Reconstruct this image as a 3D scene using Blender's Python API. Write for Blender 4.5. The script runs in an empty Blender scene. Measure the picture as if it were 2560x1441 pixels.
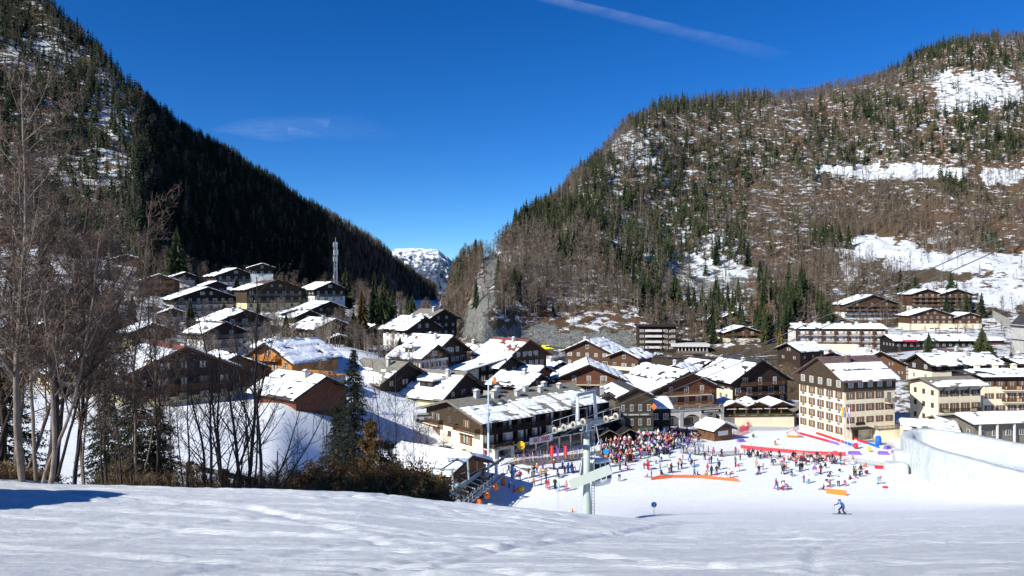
import bpy, math, random
import numpy as np
from mathutils import Vector, Matrix
R=math.radians
scene=bpy.context.scene
col=scene.collection
# ------------------------------------------------------------------ camera
F=1790.0; HY=720.5; CX=1280.0
cam=bpy.data.cameras.new('camera'); cam.lens=36*F/2560; cam.clip_start=0.1; cam.clip_end=30000
co=bpy.data.objects.new('camera',cam); co.location=(0,0,0); co.rotation_euler=(R(90),0,0)
col.objects.link(co); scene.camera=co
# ------------------------------------------------------------------ world and sun
SUN_EL=33.0; SH=(-0.783,-0.622)
wd=bpy.data.worlds.new('World'); scene.world=wd; wd.use_nodes=True
nt=wd.node_tree; nt.nodes.clear()
sky=nt.nodes.new('ShaderNodeTexSky'); sky.sky_type='NISHITA'; sky.sun_disc=False
sky.sun_elevation=R(SUN_EL); sky.sun_rotation=math.atan2(SH[0],SH[1]); sky.altitude=2200; sky.air_density=0.9; sky.dust_density=0.0; sky.ozone_density=1.6
hs=nt.nodes.new('ShaderNodeHueSaturation'); hs.inputs['Saturation'].default_value=1.4; hs.inputs['Hue'].default_value=.504; hs.inputs['Value'].default_value=1.12
bg=nt.nodes.new('ShaderNodeBackground'); bg.inputs[1].default_value=0.08
wo=nt.nodes.new('ShaderNodeOutputWorld')
nt.links.new(sky.outputs[0],hs.inputs['Color']); mx=nt.nodes.new('ShaderNodeMix'); mx.data_type='RGBA'; mx.blend_type='MULTIPLY'; mx.inputs[0].default_value=1; mx.inputs[7].default_value=(.53,.84,1.10,1); nt.links.new(hs.outputs[0],mx.inputs[6]); nt.links.new(mx.outputs[2],bg.inputs[0]); nt.links.new(bg.outputs[0],wo.inputs[0])
sl=bpy.data.lights.new('sun','SUN'); sl.energy=4.8; sl.angle=R(0.5); sl.color=(.985,.97,.89)
so=bpy.data.objects.new('sun',sl); col.objects.link(so)
ce=math.cos(R(SUN_EL)); sd=Vector((SH[0]*ce,SH[1]*ce,math.sin(R(SUN_EL))))
so.rotation_euler=sd.to_track_quat('Z','Y').to_euler(); so.location=(-60,-40,60)
scene.view_settings.view_transform='Standard'; scene.view_settings.look='None'
scene.view_settings.exposure=0.52; scene.view_settings.gamma=1.0
scene.render.resolution_x=1024; scene.render.resolution_y=576
# ------------------------------------------------------------------ helpers
def tag(o,label=None,cat=None,group=None,kind=None):
    if label: o['label']=label
    if cat: o['category']=cat
    if group: o['group']=group
    if kind: o['kind']=kind
    return o
def link(o,parent=None):
    col.objects.link(o)
    if parent is not None: o.parent=parent
    return o
def empty(name,loc,rz=0):
    o=bpy.data.objects.new(name,None); o.empty_display_size=.5; o.location=loc; o.rotation_euler=(0,0,rz); return link(o)
def P(px,py,d): return Vector(((px-CX)/F*d, d, -(py-HY)/F*d))
def vn(x,y,s=0):
    x=np.asarray(x,float); y=np.asarray(y,float)
    xi=np.floor(x).astype(np.int64); yi=np.floor(y).astype(np.int64); fx=x-xi; fy=y-yi
    fx=fx*fx*(3-2*fx); fy=fy*fy*(3-2*fy)
    def h(a,b):
        n=(a*374761393+b*668265263+s*1442695041)&0xffffffff
        n=((n^(n>>13))*1274126177)&0xffffffff
        return ((n^(n>>16))&0xffff)/65535.0
    return (h(xi,yi)*(1-fx)+h(xi+1,yi)*fx)*(1-fy)+(h(xi,yi+1)*(1-fx)+h(xi+1,yi+1)*fx)*fy
def fbm(x,y,o=4,s=0,g=.5):
    a=1.;t=0.;n=0.
    for i in range(o):
        t=t+a*vn(x*2**i+i*17.3,y*2**i-i*9.1,s+i); n+=a; a*=g
    return t/n
class MB:
    def __init__(s): s.v=[]; s.f=[]; s.m=[]
    def add(s,vs,fs,m=0):
        b=len(s.v); s.v+=[tuple(v) for v in vs]; s.f+=[tuple(b+i for i in f) for f in fs]; s.m+=[m]*len(fs); return s
    def box(s,x0,x1,y0,y1,z0,z1,m=0,M=None):
        vs=[(x,y,z) for z in (z0,z1) for x,y in ((x0,y0),(x1,y0),(x1,y1),(x0,y1))]
        if M is not None: vs=[M@Vector(v) for v in vs]
        return s.add(vs,[(3,2,1,0),(4,5,6,7),(0,1,5,4),(1,2,6,5),(2,3,7,6),(3,0,4,7)],m)
    def beam(s,a,b,w,h,m=0,up=(0,0,1)):
        a=Vector(a);b=Vector(b);d=(b-a).normalized();u=Vector(up); r=d.cross(u)
        if r.length<1e-4: r=d.cross(Vector((1,0,0)))
        r.normalize(); u=r.cross(d)
        vs=[p+r*(i*w/2)+u*(j*h/2) for p in (a,b) for i,j in ((-1,-1),(1,-1),(1,1),(-1,1))]
        return s.add(vs,[(3,2,1,0),(4,5,6,7),(0,1,5,4),(1,2,6,5),(2,3,7,6),(3,0,4,7)],m)
    def tube(s,a,b,r0,r1,n=8,m=0,cap=True):
        a=Vector(a);b=Vector(b);d=(b-a)
        if d.length<1e-6: return s
        d.normalize(); r=d.orthogonal().normalized(); u=d.cross(r)
        vs=[p+(r*math.cos(2*math.pi*i/n)+u*math.sin(2*math.pi*i/n))*q for p,q in ((a,r0),(b,r1)) for i in range(n)]
        fs=[(i,(i+1)%n,n+(i+1)%n,n+i) for i in range(n)]
        if cap: fs+=[tuple(range(n-1,-1,-1)),tuple(range(n,2*n))]
        return s.add(vs,fs,m)
    def prism(s,poly,axis,a,b,m=0):  # poly in (p,z); axis 'y': p=x extruded along y ; axis 'x': p=y extruded along x
        n=len(poly)
        if axis=='y': vs=[(p,a,z) for p,z in poly]+[(p,b,z) for p,z in poly]
        elif axis=='x': vs=[(a,p,z) for p,z in poly]+[(b,p,z) for p,z in poly]
        else: vs=[(p,z,a) for p,z in poly]+[(p,z,b) for p,z in poly]
        return s.add(vs,[tuple(range(n)),tuple(range(2*n-1,n-1,-1))]+[(i,n+i,n+(i+1)%n,(i+1)%n) for i in range(n)],m)
    def loft(s,rings,m=0,cap=True):
        n=len(rings[0]); vs=[v for r in rings for v in r]
        fs=[(k*n+i,k*n+(i+1)%n,(k+1)*n+(i+1)%n,(k+1)*n+i) for k in range(len(rings)-1) for i in range(n)]
        if cap: fs+=[tuple(range(n-1,-1,-1)),tuple(range((len(rings)-1)*n,len(rings)*n))]
        return s.add(vs,fs,m)
    def ball(s,c,rx,ry,rz,m=0,n=8,k=5):
        rings=[]
        for j in range(k+1):
            t=math.pi*(j+.02)/(k+.04)-math.pi/2
            rings.append([(c[0]+rx*math.cos(t)*math.cos(2*math.pi*i/n),c[1]+ry*math.cos(t)*math.sin(2*math.pi*i/n),c[2]+rz*math.sin(t)) for i in range(n)])
        return s.loft(rings,m)
    def mesh(s,name,mats,smooth=False):
        me=bpy.data.meshes.new(name); me.from_pydata(s.v,[],s.f)
        for m in (mats if isinstance(mats,(list,tuple)) else [mats]): me.materials.append(m)
        me.polygons.foreach_set('material_index',s.m)
        if smooth: me.polygons.foreach_set('use_smooth',[True]*len(s.f))
        me.validate(); 
        import bmesh
        bm=bmesh.new(); bm.from_mesh(me); bmesh.ops.recalc_face_normals(bm,faces=bm.faces); bm.to_mesh(me); bm.free()
        return me
    def build(s,name,mats,parent=None,smooth=False,loc=(0,0,0),rz=0):
        o=bpy.data.objects.new(name,s.mesh(name,mats,smooth)); o.location=loc; o.rotation_euler=(0,0,rz); return link(o,parent)
def raw_mesh(name,V,Fa,mats,smooth=False,attrs=None,midx=None):
    """numpy mesh: V (n,3), Fa (m,k) with k 3 or 4"""
    me=bpy.data.meshes.new(name); V=np.ascontiguousarray(V,dtype=np.float32); Fa=np.ascontiguousarray(Fa,dtype=np.int32)
    k=Fa.shape[1]; me.vertices.add(len(V)); me.vertices.foreach_set('co',V.ravel())
    me.loops.add(Fa.size); me.loops.foreach_set('vertex_index',Fa.ravel())
    me.polygons.add(len(Fa)); me.polygons.foreach_set('loop_start',np.arange(0,Fa.size,k,dtype=np.int32)); me.polygons.foreach_set('loop_total',np.full(len(Fa),k,dtype=np.int32))
    for m in (mats if isinstance(mats,(list,tuple)) else [mats]): me.materials.append(m)
    if midx is not None: me.polygons.foreach_set('material_index',np.asarray(midx,dtype=np.int32))
    if smooth: me.polygons.foreach_set('use_smooth',np.ones(len(Fa),dtype=bool))
    for an,av in (attrs or {}).items():
        at=me.attributes.new(an,'FLOAT','POINT'); at.data.foreach_set('value',np.asarray(av,dtype=np.float32).ravel())
    me.update(calc_edges=True); return me
# ------------------------------------------------------------------ materials
class NB:
    def __init__(s,name):
        s.mt=bpy.data.materials.new(name); s.mt.use_nodes=True; s.t=s.mt.node_tree; s.n=s.t.nodes; s.b=s.n['Principled BSDF']
        s.tc=s.n.new('ShaderNodeTexCoord'); s.b.inputs['Specular IOR Level'].default_value=.25
    def lk(s,a,b): s.t.links.new(a,b)
    def noise(s,scale,detail=4,rough=.55,vec=None,stretch=None,dist=0):
        n=s.n.new('ShaderNodeTexNoise'); n.inputs['Scale'].default_value=scale; n.inputs['Detail'].default_value=detail; n.inputs['Roughness'].default_value=rough; n.inputs['Distortion'].default_value=dist
        v=vec or s.tc.outputs['Object']
        if stretch:
            mp=s.n.new('ShaderNodeMapping'); mp.inputs['Scale'].default_value=stretch
            if len(stretch)>3: pass
            s.lk(v,mp.inputs[0]); v=mp.outputs[0]
        s.lk(v,n.inputs['Vector']); return n.outputs['Fac']
    def ramp(s,f,stops,interp='LINEAR'):
        r=s.n.new('ShaderNodeValToRGB'); r.color_ramp.interpolation=interp; e=r.color_ramp.elements
        while len(e)<len(stops): e.new(.5)
        for i,(p,c) in enumerate(stops): e[i].position=p; e[i].color=(*c,1) if len(c)==3 else c
        s.lk(f,r.inputs[0]); return r.outputs[0]
    def mix(s,f,a,b):
        m=s.n.new('ShaderNodeMix'); m.data_type='RGBA'
        for i,x in ((0,f),(6,a),(7,b)):
            if hasattr(x,'links'): s.lk(x,m.inputs[i])
            elif i==0: m.inputs[0].default_value=x
            else: m.inputs[i].default_value=(*x,1)
        return m.outputs[2]
    def math(s,op,a,b=0,c=0):
        m=s.n.new('ShaderNodeMath'); m.operation=op
        for i,x in enumerate((a,b,c)):
            if hasattr(x,'links'): s.lk(x,m.inputs[i])
            else: m.inputs[i].default_value=x
        return m.outputs[0]
    def attr(s,n):
        a=s.n.new('ShaderNodeAttribute'); a.attribute_name=n; return a.outputs['Fac']
    def bump(s,h,dist,st=1.0,prev=None):
        b=s.n.new('ShaderNodeBump'); b.inputs['Distance'].default_value=dist; b.inputs['Strength'].default_value=st; s.lk(h,b.inputs['Height'])
        if prev: s.lk(prev,b.inputs['Normal'])
        return b.outputs[0]
    def fin(s,colr,rough=.8,nrm=None):
        if hasattr(colr,'links'): s.lk(colr,s.b.inputs['Base Color'])
        else: s.b.inputs['Base Color'].default_value=(*colr,1)
        if hasattr(rough,'links'): s.lk(rough,s.b.inputs['Roughness'])
        else: s.b.inputs['Roughness'].default_value=rough
        if nrm: s.lk(nrm,s.b.inputs['Normal'])
        return s.mt
MT={}
def mk(name,c,amt=.35,scale=3.,rough=.8,bump=0.0,stretch=None,metal=0):
    if name in MT: return MT[name]
    b=NB(name); f=b.noise(scale,5,.6,stretch=stretch)
    lo=tuple(x*(1-amt) for x in c); hi=tuple(min(1,x*(1+amt)) for x in c)
    cl=b.ramp(f,[(.3,lo),(.7,hi)]); nr=b.bump(f,bump) if bump else None
    b.fin(cl,rough,nr); b.b.inputs['Metallic'].default_value=metal; MT[name]=b.mt; return b.mt
def wood(name,c,amt=.4):
    if name in MT: return MT[name]
    b=NB(name); w=b.n.new('ShaderNodeTexWave'); w.wave_type='BANDS'; w.bands_direction='Z'; w.inputs['Scale'].default_value=1.6; w.inputs['Distortion'].default_value=.6; w.inputs['Detail'].default_value=2
    b.lk(b.tc.outputs['Object'],w.inputs['Vector']); f=b.noise(1.3,6,.65,stretch=(1,1,5))
    h=b.math('MULTIPLY',w.outputs['Fac'],f)
    cl=b.mix(b.ramp(f,[(.35,(0,0,0)),(.65,(1,1,1))]),tuple(x*(1-amt) for x in c),tuple(min(1,x*(1+amt)) for x in c))
    b.fin(cl,.75,b.bump(h,.04)); MT[name]=b.mt; return b.mt
SNOWC=(.86,.875,.9)
def m_roofsnow():
    b=NB('roof snow'); f=b.noise(.9,5,.6); g=b.noise(6,3,.6)
    return b.fin(b.ramp(f,[(.25,(.80,.82,.86)),(.7,(.9,.91,.93))]),.65,b.bump(g,.05,1,b.bump(f,.25)))
M_SNOW=m_roofsnow()
M_WHITE=mk('white render',(.68,.66,.62),.12,.7,.85); M_CREAM=mk('cream render',(.76,.66,.48),.10,.6,.85); M_YEL=mk('pale yellow render',(.70,.58,.33),.1,.7,.85)
M_STONE=mk('stone wall',(.30,.28,.25),.5,1.6,.9,.12); M_CONC=mk('concrete',(.42,.41,.38),.2,.8,.85)
W_DARK=wood('dark stained wood',(.035,.022,.016)); W_BLACK=wood('near black wood',(.016,.012,.012)); W_RED=wood('reddish brown wood',(.12,.045,.025)); W_BRN=wood('brown wood',(.085,.042,.024)); W_ORG=wood('honey orange wood',(.46,.20,.055),.3); W_GREY=wood('weathered grey wood',(.17,.15,.125)); W_OLIVE=wood('olive brown boards',(.055,.036,.022)); W_MID=wood('mid brown wood',(.15,.072,.034))
R_DARK=mk('dark roof sheet',(.05,.045,.045),.4,1.2,.7,.03); R_GREY=mk('grey roof slate',(.20,.185,.15),.3,1.5,.8,.05); R_RED=mk('rust red roof sheet',(.19,.07,.05),.35,1.2,.7,.03,stretch=(1,4,1)); R_BRN=mk('purple brown metal roof',(.13,.085,.075),.35,1.,.7,.03)
M_GLASS=NB('window glass'); M_GLASS.b.inputs['Specular IOR Level'].default_value=.6; M_GLASS=M_GLASS.fin((.05,.055,.06),.12)
M_CURT=mk('curtain behind glass',(.33,.32,.29),.3,2,.5); M_FRAME=mk('white window frame',(.62,.6,.56),.1,2,.6); M_SHUT=wood('brown shutter',(.17,.075,.035)); M_SHUTD=wood('dark shutter',(.05,.035,.025)); M_FRB=wood('brown frame',(.13,.07,.035))
M_STEEL=mk('grey green steel paint',(.27,.32,.34),.15,1.,.5); M_GALV=mk('galvanised steel',(.45,.47,.48),.2,3,.45,metal=.4); M_DKST=mk('dark steel',(.06,.065,.07),.3,3,.5)
M_RED=mk('red fabric',(.62,.03,.05),.15,3,.7); M_ORANGE=mk('orange plastic',(.85,.20,.03),.12,3,.55); M_BLUE=mk('blue plastic',(.02,.12,.5),.15,3,.5); M_YELL=mk('yellow plastic',(.85,.5,.02),.12,3,.5); M_PURP=mk('purple plastic',(.22,.12,.5),.2,3,.6); M_WPL=mk('white plastic',(.75,.75,.74),.06,3,.5)
M_BLACK=mk('black rubber',(.02,.02,.02),.3,4,.7); M_ASPH=mk('asphalt road',(.075,.07,.066),.35,.8,.9,.02)
# ------------------------------------------------------------------ building catalogue (pixel of gable base centre, distance, turn)
# px,py,d,th, W,L,H,pitch, name,label, base,wood,roof, base_h, snow(left,right), opts
B=[
 (590,718,330,43,18,12,5.2,20,'chalet','wide chalet with pale lower wall highest on the left hillside below the wood',M_WHITE,W_DARK,R_DARK,2.4,(1,1),dict(bal=1)),
 (462,706,345,40,9,8,3,20,'chalet','small dark hut at top left between the brown chalet and the hillside wood',M_WHITE,W_DARK,R_DARK,1,(1,1),dict()),
 (398,740,300,24,15,12,6.2,20,'chalet','brown timber chalet with three balcony rows high on the left hillside',W_BRN,W_MID,R_BRN,1,(1,1),dict(bal=2)),
 (517,793,286,41,25,14,7.4,19,'apartment_chalet','broad chalet with black gable above two white balcony floors on the left hillside',M_WHITE,W_BLACK,R_DARK,5,(1,1),dict(bal=2,wide=1)),
 (690,773,292,42,24,13,8,17,'apartment_chalet','pinkish brown timber block with shallow half bare roof behind bare trees',M_YEL,W_OLIVE,R_BRN,2.5,(.75,.4),dict(bal=2)),
 (825,757,300,42,14,13,5.6,22,'chalet','chalet with three attic windows and white lower floor below the radio mast',M_WHITE,W_DARK,R_DARK,2.8,(1,1),dict(bal=1,side=1)),
 (822,802,268,40,13,14,4.6,20,'chalet','low dark chalet with a single roof plane of snow under the mast chalet',W_DARK,W_DARK,R_DARK,1,(1,1),dict(side=1)),
 (835,869,235,43,14,16,6.4,22,'chalet','dark timber chalet with tall concrete chimney beside the brown cedar',W_DARK,W_BLACK,R_DARK,1.6,(1,1),dict(bal=1,side=1,chim=1)),
 (850,869,222,20,6,5,2.8,18,'garage','small timber garage with snowy roof in front of the chimney chalet',W_DARK,W_DARK,R_DARK,.5,(1,1),dict(win=0)),
 (936,863,236,42,10,10,4.6,22,'chalet','small brown chalet with light rafters right of the dark spruces',M_WHITE,W_BRN,R_BRN,1,(1,1),dict(bal=1)),
 (612,852,245,45,18,15,7,20,'apartment_chalet','long snowy roofed apartment chalet behind the white house with bare trees in front',M_WHITE,W_DARK,R_DARK,4.5,(1,1),dict(bal=2,chim=2)),
 (560,890,212,48,12,11,7.2,24,'house','white three storey house with half thawed roof on the left hillside',M_WHITE,W_DARK,R_BRN,4.8,(.9,1),dict(bal=2,side=1,sidebal=1)),
 (672,966,143,-28,12.5,13,5.4,27,'chalet','bright orange timber chalet with a wide decorated gable',M_YEL,W_ORG,R_DARK,1.4,(1,1),dict(bal=2,org=1,chim=1)),
 (460,1012,124,42,17,18,6.2,24,'chalet','large dark gabled chalet behind the thicket with a long snow roof',M_YEL,W_BLACK,R_RED,1.5,(.85,1),dict(bal=1,side=1)),
 (588,986,134,40,10,11,5,24,'chalet','chalet with orange balconies and brown gable between the dark chalet and the orange one',M_YEL,W_MID,R_DARK,1.2,(1,1),dict(bal=1,side=1,sidebal=1)),
 (805,1034,121,50,10,12.5,3.6,27,'chalet','low chalet with dark red boarded gable and snowed roof window',W_DARK,W_RED,R_DARK,.6,(1,1),dict(win=0,chim=1)),
 (1012,1004,152,50,13,13,4.8,28,'chalet','chalet with half thawed pale roof behind the dark spruce',M_YEL,W_BLACK,R_GREY,2,(.72,.9),dict(side=1,chim=1)),
 (1158,1030,152,58,15,11.5,4.2,29,'chalet','chalet with yellow lower front, box dormer and thawed mossy ridge',M_YEL,W_BLACK,R_GREY,3,(.82,.8),dict(side=1,dormer=1,chim=1,ylow=1)),
 (1124,938,192,57,15,12,6.4,28,'guest_house','three storey guest house with rows of gable windows and white ground floor',M_WHITE,W_DARK,R_RED,2.8,(1,1),dict(bal=1,grid=1,chim=2)),
 (1086,926,177,54,10,10,3.6,27,'house','white walled house with red shutters and small roof dormer in front of the guest house',M_WHITE,W_DARK,R_DARK,2.8,(1,1),dict(side=1,dormer=1,red=1)),
 (1058,869,226,48,13,12,6.2,27,'house','white house with dark eaves and three roof windows left of the rock cutting',M_WHITE,W_DARK,R_DARK,4.3,(1,1),dict(chim=1,skyl=3,side=1)),
 (1106,842,256,44,13,12,6.6,25,'barn_house','dark timber house with bare grey roof next to the rock face',W_DARK,W_BLACK,R_GREY,1,(.35,1),dict(chim=1)),
 (1318,946,195,42,14.5,13,6.4,29,'chalet','dark chalet with a rust red patch on its snowy roof below the bridge',W_DARK,W_DARK,R_RED,1,(.93,1),dict(grid=1,chim=1)),
 (1272,966,180,50,8,8,5.5,27,'house','narrow dark house with snowy left roof tucked behind the slanted one',W_BLACK,W_DARK,R_DARK,1,(1,1),dict()),
 (1352,992,183,62,11,13,6,17,'house','low roofed house with two roof windows left of the red balcony chalet',M_CREAM,W_RED,R_DARK,1,(1,1),dict(skyl=2,side=1)),
 (1342,1002,166,52,9,10,4,24,'cottage','small cottage with snow bonnet roof behind the long ski shop',W_MID,W_BRN,R_DARK,.6,(1,1),dict(chim=1)),
 (1306,1004,155,-10,3,3,2.0,24,'garden_hut','tiny orange timber hut behind the ski shop roof',W_MID,W_MID,R_DARK,.2,(1,1),dict(win=0)),
 (1472,1012,185,-4,17.5,16,6.6,23,'hotel_chalet','wide red brown chalet with full width balconies and scalloped eaves',M_CREAM,W_RED,R_DARK,1.6,(1,1),dict(bal=2,wide=1)),
 (1468,918,242,-28,16,14,5.4,24,'chalet','chalet with a long lit left verge below the bridge parapet',M_CONC,W_BRN,R_DARK,1,(1,1),dict(chim=1,side=2)),
 (1716,1066,180,18,17.5,21,9.6,25,'hotel_chalet','tall dark red chalet with white arcaded ground floor beside the lift queue',M_CONC,W_RED,R_DARK,1.4,(1,1),dict(bal=3,skyl=4,arc=1)),
 (1590,1090,150,7,7.4,13,8.2,25,'shop_house','brown boarded shop house with white window reveals and a long dark sign band',W_OLIVE,W_OLIVE,R_DARK,1,(.75,.8),dict(win=0,shop=1)),
 (1520,1090,152,4,5.2,13,7.2,27,'shop_house','narrow grey boarded gabled house joined to the brown shop house',W_GREY,W_GREY,R_DARK,1,(.2,.2),dict(win=0,shopb=1,chim=1)),
 (1900,1060,196,17,17.5,16,12.2,31,'hotel_chalet','tall gabled hotel with four balcony rows and cream side wall',M_CREAM,W_DARK,R_DARK,.8,(.9,1),dict(bal=4,chim=1,side=3)),
 (2197,985,226,-8,16,15,9.2,27,'chalet','brown timber gabled chalet rising behind the cream hotel',W_MID,W_MID,R_DARK,1,(1,.9),dict(bal=1,few=1,chim=1)),
 (1972,905,240,-60,9,12,4.2,24,'house','low dark house with fresh snow roof between the two big hotels',W_DARK,W_DARK,R_DARK,1,(1,1),dict(chim=1)),
 (2300,952,203,-80,9,22,5.2,26,'row_house','long row house with a snow striped dark roof behind the small cream hotel',M_CREAM,W_DARK,R_DARK,3,(1,.85),dict(chim=2)),
 (2180,798,455,8,38,14,9.4,17,'residence','widest brown residence at top right with arched white balconies',M_WHITE,W_BRN,R_DARK,4.4,(1,1),dict(bal=3,wide=1,cols=9)),
 (2316,786,462,2,20,14,13,17,'residence','left of the twin gabled brown residences at top right',M_WHITE,W_BRN,R_DARK,5.4,(1,1),dict(bal=4,wide=1,cols=5)),
 (2390,786,462,2,20,14,13,17,'residence','right of the twin gabled brown residences at top right',M_WHITE,W_BRN,R_DARK,5.4,(1,1),dict(bal=4,wide=1,cols=5)),
 (2328,812,415,0,25,12,5.4,17,'clubhouse','brown glazed gabled hall standing on the long cream base',M_CREAM,W_BRN,R_DARK,.6,(1,1),dict(cols=7)),
 (2422,812,415,0,15,12,4.4,17,'clubhouse','smaller brown gabled hall at the right end of the cream base',M_CREAM,W_BRN,R_DARK,.6,(1,1),dict(cols=3)),
 (1792,822,425,6,15,12,5,20,'chalet','twin gabled red brown chalet on the slope, its lower left half',M_WHITE,W_RED,R_RED,.8,(1,1),dict(cols=4)),
 (1832,814,440,10,13,12,5.4,20,'chalet','twin gabled red brown chalet on the slope, its upper right half',M_WHITE,W_RED,R_RED,.8,(1,1),dict(cols=3)),
 (1858,851,400,4,21,14,4.4,17,'chalet','long terraced chalet with pale parapet above the brown bank',M_CREAM,W_BRN,R_DARK,1.2,(1,1),dict(bal=1,wide=1,cols=5)),
 (240,780,282,40,14,16,4.5,20,'chalet','chalet with snow roof hidden by branches at upper left',M_YEL,W_BRN,R_DARK,1.5,(1,1),dict()),
 (268,850,215,48,13,20,5.2,20,'chalet','long roofed chalet glimpsed through branches left of the white house',W_DARK,W_DARK,R_DARK,1,(.9,1),dict(side=1)),
 (318,668,362,15,13,11,4,18,'chalet','highest snow roofed chalet at far left under the hillside wood',W_BRN,W_BRN,R_DARK,1,(1,1),dict()),
 (196,660,372,20,11,10,3.6,18,'chalet','small chalet among branches far up at left',W_BRN,W_BRN,R_DARK,1,(1,1),dict()),
 (120,870,205,40,13,14,5,22,'chalet','dark chalet at the far left behind the pale trunks',W_DARK,W_DARK,R_DARK,1,(1,1),dict(side=1)),
 (60,790,262,30,12,12,4.5,22,'chalet','chalet at the left edge halfway up the hillside',M_WHITE,W_DARK,R_DARK,1,(1,1),dict()),
 (215,985,140,42,12,13,4.6,24,'chalet','chalet with yellow corner behind the big bare tree at lower left',M_YEL,W_MID,R_DARK,2.6,(1,1),dict(side=1)),
 (30,960,150,35,12,12,4.2,24,'chalet','low snowy chalet at the left frame edge behind the pale trunks',W_DARK,W_DARK,R_DARK,1,(1,1),dict()),
 (432,800,262,28,8,7,2.6,20,'garage','garage with flat snow cap beside the black gabled chalet',M_WHITE,W_DARK,R_DARK,1,(1,1),dict(win=0)),
 (655,690,335,25,10,9,4,18,'chalet','small half hidden chalet left of the radio mast',M_WHITE,W_DARK,R_DARK,1,(1,1),dict()),
 (740,800,262,25,9,8,2.4,16,'garage','low garage under a snow slab between the mast chalet and the bare tree',M_CONC,W_DARK,R_DARK,1,(1,1),dict(win=0)),
 (1645,985,205,-20,9,9,3.6,22,'house','little snow topped house behind the arcaded chalet',M_CREAM,W_DARK,R_DARK,1,(1,1),dict()),
 (1560,925,232,-35,10,10,4.2,22,'house','pale snow roofed house right of the chalet with the long verge',M_CREAM,W_BRN,R_DARK,1,(1,1),dict(side=1)),
 (700,905,160,45,7,7,3,24,'garage','small dark garage right behind the orange chalet roof',W_DARK,W_DARK,R_DARK,1,(1,1),dict(win=0)),
 (770,822,258,44,10,10,4.4,22,'chalet','low chalet with snow roof between the mast chalet and the chimney chalet',M_WHITE,W_DARK,R_DARK,2,(1,.9),dict(chim=1)),
 (1205,905,238,46,9,9,4,24,'house','small grey roofed house right of the guest house',M_STONE,W_DARK,R_GREY,2,(.85,1),dict(chim=1)),
 (1400,955,212,35,9,10,4,22,'house','snow roofed house squeezed between the rust patched chalet and the red balcony chalet',M_CREAM,W_BRN,R_DARK,2,(1,1),dict(chim=1)),
 (1690,955,222,-30,9,10,3.4,20,'house','dark low house with snow roof behind the arcaded chalet roof',M_CREAM,W_DARK,R_DARK,1,(1,.9),dict(chim=1)),
 (1770,940,236,30,8,8,3.2,22,'house','little house with one snowy roof plane left of the tall gabled hotel',W_DARK,W_DARK,R_DARK,1,(1,1),dict()),
 (2080,925,262,-20,12,10,4.2,20,'house','brown house with thin snow stripes right behind the big cream hotel roof',M_WHITE,W_BRN,R_BRN,2,(.8,.8),dict(chim=1)),
 (2415,905,270,20,12,10,2.4,17,'house','brownish shallow roofed house before the big pine',M_CREAM,W_BRN,R_BRN,1,(.75,.8),dict(chim=1)),
 (2520,960,215,-80,9,20,6.5,16,'house','long dark roofed house with several white chimneys at the right edge',M_CREAM,W_DARK,R_DARK,3,(.8,.6),dict(chim=2)),
 (540,735,310,40,9,9,3.6,20,'chalet','small chalet between the highest wide chalet and the black gabled one',M_WHITE,W_DARK,R_DARK,1.5,(1,1),dict()),
 (380,868,180,42,9,9,4,22,'chalet','yellowish small chalet with snow roof left of the white three storey house',M_YEL,W_MID,R_DARK,2,(1,1),dict()),
 (300,745,320,38,12,11,4.6,20,'chalet','dark brown chalet half hidden by branches left of the black gabled chalet',M_WHITE,W_BRN,R_DARK,1.5,(1,1),dict(bal=1)),
 (95,735,330,38,12,11,4.2,20,'chalet','dark brown chalet among branches above the left edge chalet',W_BRN,W_BRN,R_DARK,1,(1,1),dict()),
]
# plain anchors for other structures: x,y,z,radius
ANCH=[]
for b in B:
    p=P(b[0],b[1],b[2]); ANCH.append((p.x,p.y,p.z,max(b[4],b[5])*.75))
for px,py,d,r in ((2110,1088,165,12),(1430,1140,135,16),(1250,1137,128,10),(2345,1062,168,9),(2480,1062,176,12),(2110,882,365,24),(2070,882,360,22),(1640,882,388,14),(1735,886,380,14),
                  (2340,872,332,22),(2360,834,416,26),(1890,1062,184,10),(1368,880,300,16),(1300,872,320,14),(1450,885,330,14),(1420,915,260,12),(780,960,140,6)):
    p=P(px,py,d); ANCH.append((p.x,p.y,p.z,r))
# ------------------------------------------------------------------ terrain
PX=np.arange(-960.,3521.,6.0); U=(PX-CX)/F
DD=1.6*1.0095**np.arange(0,832); DD=DD[DD<4300]
def I(*kv): return np.interp(PX,[k for k,_ in kv],[v for _,v in kv])
SKY=[(-960,-330),(-700,-250),(0,-60),(110,0),(180,60),(250,110),(290,165),(330,215),(390,265),(450,310),(520,355),(600,400),(700,455),(760,500),(850,545),(900,575),(960,615),(1000,655),(1050,690),(1085,712)]
SKYR=[(1112,700),(1140,655),(1170,632),(1200,616),(1230,592),(1290,550),(1380,492),(1440,430),(1500,380),(1560,310),(1640,262),(1700,248),(1800,243),(1900,238),(2060,222),(2100,212),(2180,195),(2240,175),(2290,145),(2380,112),(2450,98),(2560,100),(3000,40),(3520,0)]
nd=[];nz=[]
def node(d,z): nd.append(np.broadcast_to(d,PX.shape).astype(float)); nz.append(np.broadcast_to(z,PX.shape).astype(float))
def zp(d,py): return -(py-HY)/F*d
node(0.8,-1.75); node(3.,I((-960,-2.15),(0,-2.35),(1280,-2.5),(3500,-2.5)))
d=np.full(PX.shape,11.); node(d,zp(d,I((-960,1400),(0,1440),(1280,1440),(2560,1436),(3500,1400))))
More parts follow.
